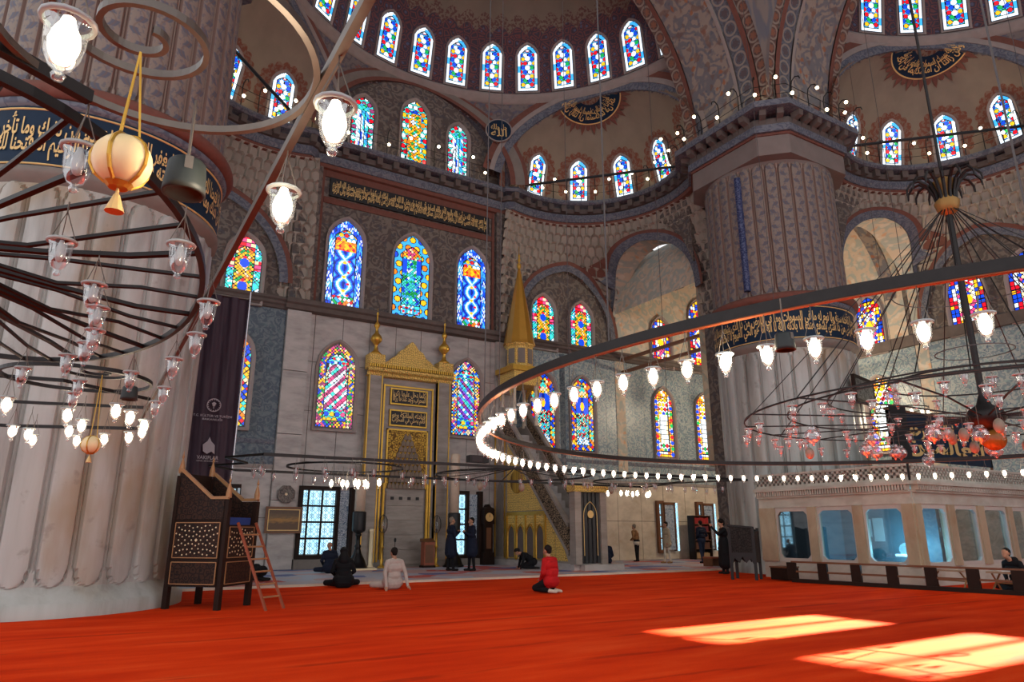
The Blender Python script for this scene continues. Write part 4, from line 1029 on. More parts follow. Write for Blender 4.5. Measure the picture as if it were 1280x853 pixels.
# pierced stair parapet
MT['pierced'] = _goldpat('pierced_marble', (0.03,0.02,0.015), (0.30,0.21,0.13), 7)
for x in (XL-0.05, XRR+0.05):
    MB().prism([(-3.85,0.55),(-3.85,1.55),(0.95,6.55),(0.95,5.55)], x-0.05, x+0.05, lambda p, d: (d,p[0],p[1])).build('parapet', MT['pierced'], mn)
    for z in (0.50,1.50): MB().prism([(-3.85,z),(-3.85,z+0.14),(0.95,z+5.14),(0.95,z+5.0)], x-0.09, x+0.09, lambda p, d: (d,p[0],p[1])).build('handrail', MT['marble_niche'], mn)
for k in range(18): MB().box((XL,-3.85+k*0.265,0.22+k*0.29), (XRR,-3.6+k*0.265+0.03,0.22+(k+1)*0.29)).build('step', MT['marble'], mn)
# tower panel left
for y in (0.78,1.60): MB().box((xf-0.03,y-0.035,0.3), (xf+0.02,y+0.035,5.6)).build('gold_fillet', MT['gold'], mn)
poly = [(1.45,0.35)]+arch_pts(1.19, 0.26, 2.9, 3.4, 12)+[(0.93,0.35)]; MB().prism(poly, xf-0.015, xf+0.01, lambda p, d: (d,p[0],p[1])).build('tall_niche', MT['stone'], mn)
for x in (XL+0.02, XRR-0.02):
    for y in (0.62,1.62): MB().lathe([(0.10,5.8),(0.10,5.95),(0.07,6.02),(0.07,7.35),(0.11,7.45),(0.11,7.6)], (x,y-0.5,0), 10).build('canopy_column', MT['marble_warm'], mn)
for sy in (-0.40,1.65):
    pass
MB().box((XL-0.10,-0.05,7.55), (XRR+0.10,1.3,8.15)).build('canopy_block', MT['gold_relief'], mn)
MB().box((XL-0.22,-0.16,8.15), (XRR+0.22,1.40,8.38)).build('canopy_cornice', MT['gold'], mn)
for x in (XL-0.11,XRR+0.11):
    a = arch_pts(0.62, 0.42, 6.9, 7.45, 14); mb = MB(); strip(mb, [(x-0.02,p,q) for p, q in a], [(x-0.02,0.62+(p-0.62)*1.45,q+0.28) for p, q in a]); mb.build('canopy_arch', MT['gold_relief'], mn)
cy = 0.62
MB().lathe([(0.62,8.38),(0.62,9.35),(0.70,9.40),(0.72,9.48)], (0,cy,0), 8).build('lantern_drum', MT['gold_relief'], mn)
for k in range(8):
    a = 2*PI*(k+.5)/8; q = MB().box((-0.16,-0.02,8.55), (0.16,0.02,9.22)).build('drum_panel', MT['stone'], mn, loc=(0.585*math.cos(a), cy+0.585*math.sin(a), 0)); q.rotation_euler = (0,0,a-PI/2)
MT['spire'] = m_plain('spire_gilding', (0.50,0.25,0.035), 0.42, 0.55, 0.15, 3)
MB().lathe([(0.74,9.46),(0.70,9.60),(0.05,13.2),(0.0,13.25)], (0,cy,0), 12).build('spire', MT['spire'], mn)
MB().lathe([(0.03,13.15),(0.10,13.28),(0.10,13.40),(0.03,13.5),(0.08,13.62),(0.03,13.74),(0.06,13.84),(0.012,13.95),(0.012,14.3),(0,14.35)], (0,cy,0), 10).build('finial', MT['gold'], mn, True)
# gate
for x in (XL,XRR): MB().box((x-0.14,-4.35,0.2), (x+0.14,-4.0,2.75)).build('gate_post', MT['marble_niche'], mn)
MB().box((XL-0.2,-4.42,2.75), (XRR+0.2,-3.95,3.0)).build('gate_lintel', MT['gold_relief'], mn)
cu = MB(); P = [[(-0.44+0.88*i/20, -4.24+0.035*math.sin(i*1.5), z) for i in range(21)] for z in (0.24,0.9,1.6,2.74)]; cu.grid(P); cur = cu.build('curtain', MT['black'], mn, True)
pts = [(-0.30,-4.30,0.5)]+[(p,-4.30,q) for p, q in arch_pts(0, 0.30, 1.9, 2.4, 14)[::-1]]+[(0.30,-4.30,0.5)]; MB().tube(pts, 0.014, 5).build('embroidery', MT['gold_flat'], cur)
MB().lathe([(0.0,0),(0.13,0.0),(0.14,0.01),(0,0.012)], seg=14, cap=False).build('embroidered_disc', MT['gold_flat'], cur, loc=(0,-4.31,1.95)).rotation_euler = (PI/2,0,0)
MB().box((-0.45,-4.5,-0.0), (1.35,-4.0,0.2)).build('threshold', MT['marble'], mn)
# ---------------------------------------------------------------- glass lamps
MT['lamp_glass'] = m_glass('lamp_glass', (0.93,0.95,0.97), 0.12, 0.06, 0.10)
MT['lamp_rim'] = m_plain('milky_glass_rim', (0.42,0.48,0.48), 0.3)
MT['bulb_on'] = m_emit('lit_bulb', (1.0,0.83,0.58), 9.0)
MT['bulb_off'] = m_plain('unlit_bulb', (0.52,0.56,0.55), 0.3)
MT['chain'] = m_plain('lamp_chain', (0.16,0.14,0.12), 0.5, 0.5)
MT['small_on'] = m_emit('small_lit_bulb', (1.0,0.80,0.50), 14.0)
MT['crystal'] = m_glass('crystal_globe', (0.90,0.93,0.97), 0.17, 0.08, 0.12)
MT['egg'] = m_plain('ostrich_egg_shell', (0.30,0.25,0.19), 0.4, var=0.2, sc=12)
MT['amber'] = m_plain('amber_globe', (0.27,0.105,0.02), 0.15, var=0.35, sc=16)
for k in ('bulb_on','small_on'):
    try: MT[k].cycles.emission_sampling = 'NONE'
    except Exception: pass
CUP = [(0.066,0.0),(0.056,-0.012),(0.052,-0.03),(0.050,-0.07),(0.043,-0.11),(0.028,-0.142),(0.012,-0.155),(0.019,-0.168),(0.013,-0.182),(0.0,-0.185)]
def mk(mb, name, mat, smooth=True):
    me = mb.mesh(name, smooth); me.materials.append(mat); return me
ME_CUP = mk(MB().lathe(CUP, seg=14, cap=False), 'glass_lamp', MT['lamp_glass'])
ME_RIM = mk(MB().lathe([(0.060,-0.008),(0.070,-0.006),(0.072,0.004),(0.064,0.010),(0.056,0.004)], seg=14, cap=False), 'rim', MT['lamp_rim'])
BULB = [(0.0,-0.135),(0.022,-0.125),(0.036,-0.095),(0.040,-0.065),(0.034,-0.035),(0.022,-0.01),(0.016,0.012),(0.0,0.014)]
ME_ON = mk(MB().lathe(BULB, seg=10, cap=False), 'bulb', MT['bulb_on'])
ME_OFF = mk(MB().lathe([(r*0.62, z*0.8-0.005) for r, z in BULB], seg=8, cap=False), 'bulb', MT['bulb_off'])
_ch = {}
def chain_mesh(L):
    L = round(L, 2)
    if L not in _ch:
        mb = MB()
        for k in range(3):
            a = 2*PI*k/3+0.4; mb.tube([(0.062*math.cos(a),0.062*math.sin(a),0.0),(0.0,0.0,L*0.75)], 0.0028, 3)
        mb.tube([(0,0,L*0.73),(0,0,L)], 0.004, 4); _ch[L] = mk(mb, 'chain', MT['chain'], False)
    return _ch[L]
def lamp(parent, loc, on, L=0.16, sc=1.0, chain=True, rim=True):
    g = link('glass_lamp', ME_CUP, parent, loc); g.scale = (sc,)*3; g.rotation_euler = (0,0,random.uniform(0,6.28))
    link('bulb', ME_ON if on else ME_OFF, g)
    if rim: link('rim', ME_RIM, g)
    if chain: link('chain', chain_mesh(L), g)
    return g
def glow(parent, loc, watts, r=0.10):
    l = bpy.data.lights.new('lamp_light', 'POINT'); l.energy = watts; l.color = (1.0,0.82,0.58); l.shadow_soft_size = r
    o = bpy.data.objects.new('lamp_light', l); COL.objects.link(o); o.parent = parent; o.location = loc; return o
def bar(mb, pts, w_=0.03, h_=0.07, closed=False):
    """flat iron bar on edge following a polyline"""
    n = len(pts); P = []
    for i, p in enumerate(pts):
        a = pts[(i-1) % n] if closed else pts[max(0, i-1)]; b = pts[(i+1) % n] if closed else pts[min(n-1, i+1)]
        t = Vector((b[0]-a[0], b[1]-a[1], 0)).normalized(); s = Vector((-t.y, t.x, 0))*(w_/2)
        p = Vector(p); P.append([p+s+Vector((0,0,-h_/2)), p+s+Vector((0,0,h_/2)), p-s+Vector((0,0,h_/2)), p-s+Vector((0,0,-h_/2))])
    if closed: P.append(P[0])
    mb.grid(P, close=True)
def circ(cx, cy, r, z, n=96, a0=0, a1=2*PI, ry=None):
    full = abs(a1-a0-2*PI) < 1e-6; m = n if full else n+1
    return [(cx+r*math.cos(a0+(a1-a0)*k/n), cy+(ry or r)*math.sin(a0+(a1-a0)*k/n), z) for k in range(m)]
ZR = 3.03
# the great ring under the main dome
RG = 7.12; CG = (11.0, 5.42)
gr = thing('ring_chandelier', 'huge iron ring chandelier with a full circle of lit glass lamps', 'chandelier', (CG[0],CG[1],ZR))
mb = MB(); bar(mb, circ(0,0,RG,0,180), 0.06, 0.085, True); mb.build('ring', MT['iron'], gr)
mb = MB(); bar(mb, circ(0,0,RG,-0.046,180), 0.05, 0.010, True); mb.build('ring_underside', m_plain('orange_lit_iron', (0.25,0.075,0.025), 0.5, 0.2), gr)  # orange light on the ring's underside put into the colour
NL = 132
for k in range(NL):
    a = 2*PI*(k+0.35)/NL
    lamp(gr, (RG*math.cos(a), RG*math.sin(a), -0.30), True, 0.26)
for k in range(12): a = 2*PI*(k+.5)/12; glow(gr, (RG*math.cos(a), RG*math.sin(a), -0.36), 30)
for k in range(14):
    a = 2*PI*(k+0.2)/14; MB().tube([(RG*math.cos(a), RG*math.sin(a), 0.0), (RG*math.cos(a)*0.98, RG*math.sin(a)*0.98, 29.8)], 0.0075, 4).build('suspension_cable', MT['wire'], gr)
# tiered crystal chandelier hanging inside the ring
CC = (10.93, 4.96)
tc = thing('tiered_chandelier', 'cone shaped iron chandelier of unlit cups, clear globes and eggs', 'chandelier', (CC[0],CC[1],0))
MB().tube([(0,0,2.95),(0,0,6.6)], 0.045, 8).build('pole', MT['iron'], tc); MB().tube([(0,0,6.6),(0,0,29.9)], 0.022, 6).build('suspension_rod', MT['iron'], tc)
MB().lathe([(0.0,2.78),(0.16,2.84),(0.26,2.96),(0.22,3.08),(0.10,3.16),(0.05,3.3)], seg=16, cap=False).build('hub', MT['iron'], tc, True)
MB().lathe([(0.05,6.15),(0.14,6.22),(0.18,6.36),(0.12,6.46),(0.15,6.62),(0.20,6.70),(0.06,6.8)], seg=14, cap=False).build('crown_knob', m_plain('dull_brass', (0.30,0.17,0.05), 0.5, 0.5), tc, True)
for k in range(14):
    a = 2*PI*k/14; pts = [(r*math.cos(a), r*math.sin(a), z) for r, z in ((0.12,6.30),(0.15,6.52),(0.22,6.70),(0.33,6.80),(0.44,6.78),(0.51,6.68),(0.52,6.58))]
    MB().tube(pts, [0.022,0.026,0.028,0.026,0.022,0.018,0.012], 5).build('crown_leaf', MT['iron'], tc)
RINGS = ((3.3,3.06,26),(2.65,3.16,20),(2.05,3.36,18),(1.2,3.52,12))
for r, z, n in RINGS:
    mb = MB(); bar(mb, circ(0,0,r,z,72), 0.016, 0.022, True); mb.build('tier_ring', MT['iron'], tc)
for r, z in ((0.95,4.95),(0.5,3.95)):
    mb = MB(); mb.tube(circ(0,0,r,z,48), 0.008, 4, True); mb.build('wire_hoop', MT['wire'], tc)
for k in range(20):
    a = 2*PI*(k+.3)/20; r = 3.3 if k % 2 else 2.05; z = 3.06 if k % 2 else 3.36
    MB().tube([(0.11*math.cos(a),0.11*math.sin(a),6.24),(r*math.cos(a),r*math.sin(a),z)], 0.0085, 4).build('stay_rod', MT['iron'], tc)
for k in range(16):
    a = 2*PI*(k+.5)/16; MB().tube([(0.18*math.cos(a),0.18*math.sin(a),2.98),(1.6*math.cos(a),1.6*math.sin(a),3.02+0.05*math.sin(k)),(3.3*math.cos(a),3.3*math.sin(a),3.05)], 0.013, 4).build('spoke', MT['iron'], tc)
for r, z, n in RINGS:
    for k in range(n):
        a = 2*PI*(k+random.uniform(-.2,.2))/n; lamp(tc, (r*math.cos(a), r*math.sin(a), z-0.08-random.choice((0.0,0.0,0.10))), False, 0.10, 0.95)
for k in range(44):
    a = 2*PI*(k+random.uniform(-.3,.3))/44; r = random.uniform(0.7,3.1); lamp(tc, (r*math.cos(a), r*math.sin(a), random.uniform(2.72,2.92)), False, 0.22, 0.85)
ME_GLOBE = mk(MB().lathe([(0.05,0.10),(0.055,0.085),(0.045,0.075)]+[(0.105*math.cos(R(a)),0.10*math.sin(R(a))-0.02) for a in range(60,-90,-15)]+[(0.02,-0.125),(0.015,-0.145),(0.0,-0.15)], seg=14, cap=False), 'crystal_globe', MT['crystal'])
ME_EGG = mk(MB().lathe([(0.0,0.10)]+[(0.066*math.cos(R(a)),0.095*math.sin(R(a))) for a in range(75,-90,-15)]+[(0.0,-0.095)], seg=14, cap=False), 'ostrich_egg', MT['egg'])
ME_HANG = mk(MB().tube([(0,0,0.09),(0,0,0.36)], 0.004, 4), 'hanger', MT['chain'], False)
for k in range(18):
    a = 2*PI*(k+random.uniform(-.25,.25))/18; r = random.choice((0.9,1.6,2.3,2.9)); g = link('crystal_globe', ME_GLOBE, tc, (r*math.cos(a), r*math.sin(a), random.uniform(2.58,2.74))); link('hanger', ME_HANG, g)
for k in range(11):
    a = 2*PI*(k+random.uniform(-.3,.3))/11+0.3; r = random.choice((0.6,1.3,1.9,2.4)); g = link('ostrich_egg', ME_EGG, tc, (r*math.cos(a), r*math.sin(a), random.uniform(2.58,2.76))); link('hanger', ME_HANG, g)
am = MB().lathe([(0.16*math.cos(R(a)),0.155*math.sin(R(a))) for a in range(85,-95,-15)], seg=20, cap=False).build('amber_globe', MT['amber'], tc, True, (0.06,-0.02,2.66)); link('hanger', ME_HANG, am)
# straight-sided side chandeliers (left aisle, before the prayer niche)
def spiral(mb, cx, cy, r0, r1, z, turns=1.6, a0=0.0, sgn=1, w_=0.020, h_=0.030):
    n = 60; bar(mb, [(cx+(r0+(r1-r0)*k/n)*math.cos(a0+sgn*2*PI*turns*k/n), cy+(r0+(r1-r0)*k/n)*math.sin(a0+sgn*2*PI*turns*k/n), z) for k in range(n+1)], w_, h_)
lc = thing('side_chandelier', 'black iron chandelier with scrolls close overhead before the fluted pier', 'chandelier', (0,0,ZR))
mb = MB(); bar(mb, [(0.55,0.9,0),(0.55,7.0,0),(0.55,12.9,0)], 0.032, 0.045); mb.build('side_bar', MT['iron_grey'], lc)
mb = MB(); bar(mb, [(0.55,12.9,0),(-1.2,13.6,0),(-4.0,13.6,0)], 0.04, 0.05); mb.build('end_bar', MT['iron'], lc)
mb = MB(); bar(mb, circ(-0.8,5.45,1.31,0,80,ry=2.64), 0.035, 0.045, True); mb.build('oval_ring', MT['iron'], lc)
mb = MB(); bar(mb, circ(0.015,2.39,0.52,0,56), 0.024, 0.030, True); mb.build('scroll_ring', MT['iron_grey'], lc)
mb = MB(); bar(mb, circ(-0.25,8.9,0.72,0,56), 0.03, 0.04, True); mb.build('scroll_ring', MT['iron'], lc)
mb = MB(); spiral(mb, -0.045,2.38,0.045,0.27,0.02,1.7,R(-60)); mb.build('scroll', MT['iron_grey'], lc)
mb = MB(); spiral(mb, -0.05,8.5,0.06,0.34,0.02,1.6,R(-60)); mb.build('scroll', MT['iron'], lc)
mb = MB(); bar(mb, [(-0.2,2.86,0),(-0.9,2.4,0.0),(-2.2,1.8,0)], 0.04, 0.05); mb.build('brace', MT['iron'], lc)
mb = MB(); bar(mb, [(0.55,9.9,0),(-0.4,9.1,0),(-2.2,9.3,0)], 0.03, 0.04); mb.build('brace', MT['iron'], lc)
mb = MB(); bar(mb, [(0.5,10.6,0),(-0.6,10.9,0),(-2.2,11.2,0)], 0.03, 0.04); mb.build('brace', MT['iron'], lc)
HUB = Vector((-1.22,5.2,0.06))
for k in range(18):
    a = R(-86)+R(172)*k/17; e = Vector((-0.8+1.31*math.cos(a), 5.45+2.64*math.sin(a), 0)); m = HUB.lerp(e, 0.5)+Vector((0,0,-0.04+0.05*math.sin(k*2.1)))
    MB().tube([HUB, HUB.lerp(e,0.25)+Vector((0,0,-0.02)), m, HUB.lerp(e,0.78)+Vector((0,0,0.025*math.cos(k*1.7)-0.02)), e], 0.016 if k % 3 else 0.022, 5).build('spoke', MT['iron'], lc)
MB().lathe([(0.0,-0.10),(0.08,-0.06),(0.11,0.0),(0.06,0.08),(0.012,0.2),(0.012,27)], tuple(HUB), 12, False).build('hub', MT['iron'], lc, True)
for (x, y) in [(-0.23,2.09),(0.55,2.09),(0.55,2.82)]: lamp(lc, (x,y,-0.22), True, 0.22, 1.05)
for (x, y) in [(-0.2,2.87),(-0.28,3.94),(0.24,3.68),(-0.13,4.59),(-0.1,5.09),(-0.11,5.71),(-0.16,6.15),(0.5,4.59),(0.54,5.45),(0.48,6.36),(-0.29,6.69),(-0.64,7.43),(0.2,7.13),(-0.21,7.8),(-0.26,8.57),(0.53,7.76),(0.53,8.69)]: lamp(lc, (x,y,-0.22), False, 0.22)
for (x, y) in [(-0.84,8.78),(-0.31,9.25),(0.15,8.65),(0.31,9.07),(-0.17,10.1),(-0.31,10.77),(0.5,9.75),(-0.95,11.15),(-0.79,11.4),(-0.77,12.11),(-0.23,11.89),(0.11,11.48),(0.4,11.07),(0.52,10.37)]: lamp(lc, (x,y,-0.29), True, 0.28, 1.1)
for p in ((0.4,2.4),(0.2,9.6),(-0.4,11.4)): glow(lc, (p[0],p[1],-0.45), 14)
def fabric_ball(parent, loc, L):
    b = MB().lathe([(0.0,0.092)]+[(0.092*math.cos(R(a)),0.092*math.sin(R(a))) for a in range(75,-90,-15)]+[(0,-0.092)], seg=24, cap=False).build('hanging_ball', m_plain('ivory_ball', (0.90,0.72,0.40), 0.35), parent, True, loc)
    for k in range(5):
        a = 2*PI*k/5+0.5; MB().tube([(0.094*math.cos(R(t))*math.cos(a),0.094*math.cos(R(t))*math.sin(a),0.094*math.sin(R(t))) for t in range(85,-90,-25)], 0.007, 5).build('gold_rib', MT['gold'], b)
    MB().lathe([(0.0,-0.085),(0.045,-0.085),(0.03,-0.10),(0.0,-0.10)], seg=12, cap=False).build('gold_cap', MT['gold'], b)
    MB().lathe([(0.004,-0.10),(0.006,-0.12),(0.010,-0.125),(0.030,-0.185),(0.0,-0.185)], seg=10, cap=False).build('tassel', MT['gold_flat'], b)
    for k in range(3):
        a = 2*PI*k/3; MB().tube([(0.04*math.cos(a),0.04*math.sin(a),0.085),(0,0,L)], 0.005, 4).build('gold_chain', MT['gold'], b)
    return b
fabric_ball(lc, (-0.05,2.46,-0.43), 0.43); fabric_ball(lc, (-0.03,8.55,-0.75), 0.75)
def bell(name, lab, loc, s=1.0, L=0.25):
    t = thing(name, lab, 'loudspeaker', loc)
    MB().lathe([(0.0,0.055),(0.058,0.055),(0.066,0.045),(0.074,-0.05),(0.076,-0.075),(0.066,-0.075),(0.06,-0.06),(0.0,-0.05)], seg=20, cap=False).build('housing', m_plain('dark_grey_housing', (0.022,0.028,0.028), 0.5), t, True)
    MB().tube([(0,0,0.05),(0,0,L)], 0.006, 5).build('hanger', MT['chain'], t); MB().box((-0.014,-0.07,0.0), (0.014,-0.066,0.05)).build('bracket', MT['iron_grey'], t)
    t.scale = (s,)*3; return t
bell('hanging_speaker', 'dark grey drum speaker hung from the near scrolled ironwork', (0.155,2.62,2.68), 1.0, 0.32)
bell('hanging_speaker', 'small dark speaker hanging low before the fluted pier', (0.22,7.45,2.68), 1.0, 0.33)
bell('hanging_speaker', 'dark drum speaker hanging from the lit ring in front of the far pier', (4.08,3.05,2.70), 0.95, 0.33)
# chandelier before the prayer niche
qc = thing('side_chandelier', 'long low iron chandelier with small cups in front of the prayer niche', 'chandelier', (0,0,ZR))
mb = MB(); bar(mb, [(3.2,15.9,0),(11,15.85,0),(18.6,15.9,0)], 0.05, 0.07); mb.build('side_bar', MT['iron'], qc)
mb = MB(); bar(mb, [(18.6,15.9,0),(17.6,18.2,0),(18.3,20.5,0)], 0.04, 0.05); mb.build('end_bar', MT['iron'], qc)
mb = MB(); bar(mb, [(3.2,15.9,0),(2.6,17.0,0),(3.3,18.2,0),(2.6,19.4,0),(3.4,20.5,0)], 0.04, 0.05); mb.build('end_bar', MT['iron'], qc)
mb = MB(); bar(mb, [(3.4,20.5,0),(11,20.6,0),(18.3,20.5,0)], 0.05, 0.07); mb.build('side_bar', MT['iron'], qc)
mb = MB(); bar(mb, circ(11,18.2,2.35,0,80), 0.04, 0.05, True); mb.build('inner_ring', MT['iron'], qc)
mb = MB(); bar(mb, circ(5.8,18.2,1.5,0,48), 0.035, 0.045, True); mb.build('scroll_ring', MT['iron'], qc); mb = MB(); bar(mb, circ(15.9,18.2,1.5,0,48), 0.035, 0.045, True); mb.build('scroll_ring', MT['iron'], qc)
for k in range(12):
    a = 2*PI*(k+.3)/12; MB().tube([(11,18.2,0.2),(11+2.35*math.cos(a),18.2+2.35*math.sin(a),0)], 0.016, 4).build('spoke', MT['iron'], qc)
for (x, y) in [(3.21,16.14),(3.26,17.11),(3.39,16.77),(3.93,18.14),(3.99,16.15),(4.47,18.12),(5.11,18.72),(5.3,18.5),(4.54,15.83),(4.92,16.94),(5.75,18.69),(5.15,15.71),(5.52,16.58),(5.66,15.67),(6.6,16.23),(7.79,18.58),(7.48,17.65),(7.29,16.42),(8.14,18.37),(8.27,17.91),(8.07,16.94),(8.66,18.06),(8.62,17.32),(8.36,16.1),(9.2,17.35),(9.18,16.62),(9.77,17.79)]: lamp(qc, (x,y,-0.24), False, 0.22, 1.15, rim=False)
for k in range(26): lamp(qc, (10.2+k*0.32,16.0+random.uniform(0,1.4),-0.24), False, 0.22, 1.1, rim=False)
for (x, y) in [(5.62,18.83),(5.88,18.67),(6.09,18.92),(6.07,18.19),(6.25,18.45),(6.41,18.35),(6.68,18.96),(6.62,17.86)]: lamp(qc, (x,y,-0.30), True, 0.28, 1.3, rim=False)
for k in range(8): lamp(qc, (14.6+0.26*k,18.0+random.uniform(-.4,.4),-0.36), True, 0.3, 1.2, rim=False)
for p in ((6.2,18.5),(15.5,18.0)): glow(qc, (p[0],p[1],-0.5), 45)
for p in ((9.3,17.2),(10.6,17.1),(13.6,16.8)):
    g = link('ostrich_egg', ME_EGG, qc, (p[0],p[1],-0.42)); g.scale = (1.3,)*3; link('hanger', ME_HANG, g)
sp = thing('speaker_cluster', 'black box loudspeaker hung on the chandelier bars beside the niche', 'loudspeaker', (8.6,16.05,3.20))
MB().box((-0.27,-0.12,-0.08), (0.27,0.12,0.10)).build('housing', MT['black'], sp); MB().box((-0.23,-0.13,-0.06), (0.06,-0.115,0.08)).build('grille', m_plain('speaker_grille', (0.03,0.03,0.032), 0.7), sp); MB().box((0.10,-0.13,-0.06), (0.23,-0.115,0.08)).build('grille', MT['iron'], sp); MB().tube([(0,0,0.1),(0,0,0.5)], 0.008, 4).build('hanger', MT['wire'], sp)
# small lit ring over the enclosure
rc = thing('ring_chandelier', 'small iron ring of lit bulbs beyond the tiered chandelier near the far pier', 'chandelier', (25.7,14.5,5.8))
mb = MB(); bar(mb, circ(0,0,0.9,0,40), 0.03, 0.04, True); mb.build('ring', MT['iron'], rc)
for k in range(14): a = 2*PI*k/14; lamp(rc, (0.9*math.cos(a),0.9*math.sin(a),-0.14), True, 0.12, 1.2, rim=False)
for k in range(4): a = 2*PI*k/4; MB().tube([(0.9*math.cos(a),0.9*math.sin(a),0),(0,0,1.6)], 0.008, 4).build('stay_rod', MT['iron'], rc)
MB().tube([(0,0,1.6),(0,0,17)], 0.008, 4).build('suspension_cable', MT['wire'], rc)
glow(rc, (0,0,-0.25), 160)
bay_fill = thing('ring_chandelier', 'unseen iron ring of bulbs added to light the corner bay behind the far pier', 'chandelier', (27.8,20.3,8.6))  # unseen ring added behind the pier to brighten the corner bay vault
mb = MB(); bar(mb, circ(0,0,1.2,0,40), 0.03, 0.04, True); mb.build('ring', MT['iron'], bay_fill)
for k in range(12): a = 2*PI*k/12; lamp(bay_fill, (1.2*math.cos(a),1.2*math.sin(a),-0.14), True, 0.12, 1.2, rim=False)
for k in range(4): a = 2*PI*k/4; MB().tube([(1.2*math.cos(a),1.2*math.sin(a),0),(0,0,1.6)], 0.008, 4).build('stay_rod', MT['iron'], bay_fill)
MB().tube([(0,0,1.6),(0,0,8.2)], 0.008, 4).build('suspension_cable', MT['wire'], bay_fill); glow(bay_fill, (0,0,-0.2), 1100)
# ---------------------------------------------------------------- railings with bulbs along the cornices
ME_SB = mk(MB().lathe([(0,0.075),(0.05,0.045),(0.07,0.0),(0.05,-0.05),(0,-0.075)], seg=8, cap=False), 'bulb', MT['small_on'])
ME_POST = mk(MB().tube([(0,0,0),(0,0,0.85),(0,0.05,1.05),(0,0.2,1.15),(0,0.36,1.08),(0,0.40,0.95)], 0.022, 5), 'post', MT['iron'], False)
def railing(label, path, z, every=0.72, bulbs=True):
    """path: list of (pos, inward normal)"""
    t = thing('gallery_railing', label, 'railing', (path[0][0][0], path[0][0][1], z), group=None); o0 = Vector((path[0][0][0], path[0][0][1], z))
    for h in (0.45,0.85): MB().tube([Vector((p[0],p[1],z+h))-o0 for p, n in path], 0.012, 4).build('rail', MT['iron'], t)
    acc = every; last = None; k = 0
    for p, n in path:
        if last is not None: acc += math.dist(p, last)
        last = p
        if acc >= every:
            acc = 0; k += 1; q = link('post', ME_POST, t, Vector((p[0],p[1],z))-o0); q.rotation_euler = (0,0,math.atan2(n[1],n[0])-PI/2)
            if bulbs: link('bulb', ME_SB, q, (random.uniform(-.1,.1), 0.40 if k % 2 else 0.05, 0.92 if k % 2 else 0.5))
    return t
def cpath(T, s, a0=-38, a1=107, straight=True, off=0.45):
    line = [((EU+(RE-off)*math.cos(R(a0+(a1-a0)*j/60))), EV+(RE-off)*math.sin(R(a0+(a1-a0)*j/60))) for j in range(61)]
    if straight: line += [(4.6-4.6*k/20, VW-0.1-off) for k in range(21)]
    out = []
    for i, p in enumerate(line):
        q0 = line[max(0,i-1)]; q1 = line[min(len(line)-1,i+1)]; t = Vector((q1[0]-q0[0],q1[1]-q0[1])).normalized(); n = Vector((-t.y,t.x))
        if n.dot(Vector((4-p[0],3-p[1]))) < 0: n = -n
        w0 = T(s*p[0],p[1],0); w1 = T(s*(p[0]+n.x),p[1]+n.y,0); out.append((w0[:2],(w1[0]-w0[0],w1[1]-w0[1])))
    return out
railing('iron railing with small bulbs on the curved ledge above the golden spire', cpath(Tq,1), 17.58)
railing('iron railing with small bulbs on the ledge left of the three lunette windows', cpath(Tq,-1), 17.58)
railing('iron railing with small bulbs on the curved ledge right of the far pier', cpath(Tr,1,straight=False), 17.58)
h = 2.75; c = 0.9; oc = [(-h,h),(-h,-h+c),(-h+c,-h),(h,-h)]; pp = []
for i in range(3):
    a = Vector(oc[i]); b = Vector(oc[i+1]); n = Vector((-(b-a).y,(b-a).x)).normalized(); n = -n if n.dot(a+b) < 0 else n
    pp += [((PX[1]+a.x+(b.x-a.x)*k/14, YP+a.y+(b.y-a.y)*k/14),(n.x,n.y)) for k in range(15)]
railing('iron railing with hooked posts and bulbs on top of the far pier cornice', pp, 17.2, 0.68)
def tie(label, a, b, r=0.07):
    o = MB().tube([(0,0,0), tuple(Vector(b)-Vector(a))], r, 6).build('tie_beam', m_plain('dark_tie_beam', (0.03,0.035,0.04), 0.5, 0.3) if 'tie_beam_m' not in MT else MT['tie_beam_m'], None, loc=a); MT['tie_beam_m'] = o.data.materials[0]; return tag(o, label, kind='structure')
tie('dark iron tie beam across the exedra windows above the golden spire', Tq(5.6,9.25,18.0), Tq(10.75,3.95,18.0)); tie('dark iron tie beam across the exedra windows beyond the near fluted pier', Tq(-5.6,9.25,18.0), Tq(-10.75,3.95,18.0)); tie('dark iron tie beam across the exedra windows at the right edge', Tr(10.6,4.2,18.0), Tr(5.6,9.25,18.0))
for z, w_ in ((9.95,'upper'),(9.3,'lower')):
    o = MB().box((-0.08,0,-0.07), (0.08,6.0,0.07)).build('wooden_tie', m_plain('brown_tie_wood', (0.20,0.09,0.05), 0.6), None, loc=(22.8,20.9,z)); tag(o, 'brown wooden tie beam across the open arch beside the far pier, the %s one' % w_, kind='structure')
# ---------------------------------------------------------------- furniture and fittings
MT['wood_dark'] = m_plain('dark_walnut', (0.020,0.010,0.007), 0.5, var=0.3, sc=5, spec=0.15)
MT['wood_brown'] = m_plain('brown_wood', (0.16,0.065,0.03), 0.45, var=0.3, sc=5)
MT['wood_trim'] = m_plain('golden_wood_trim', (0.36,0.19,0.08), 0.4, var=0.2, sc=8)
MT['wood_red'] = m_plain('reddish_ladder_wood', (0.30,0.075,0.035), 0.4, var=0.2)
MT['pearl'] = m_plain('mother_of_pearl', (0.80,0.66,0.42), 0.25)
MT['wood_lattice'] = _goldpat('inlaid_lattice', (0.012,0.007,0.006), (0.040,0.018,0.011), 9)
MT['cushion_blue'] = m_plain('blue_cushion', (0.02,0.05,0.22), 0.8)
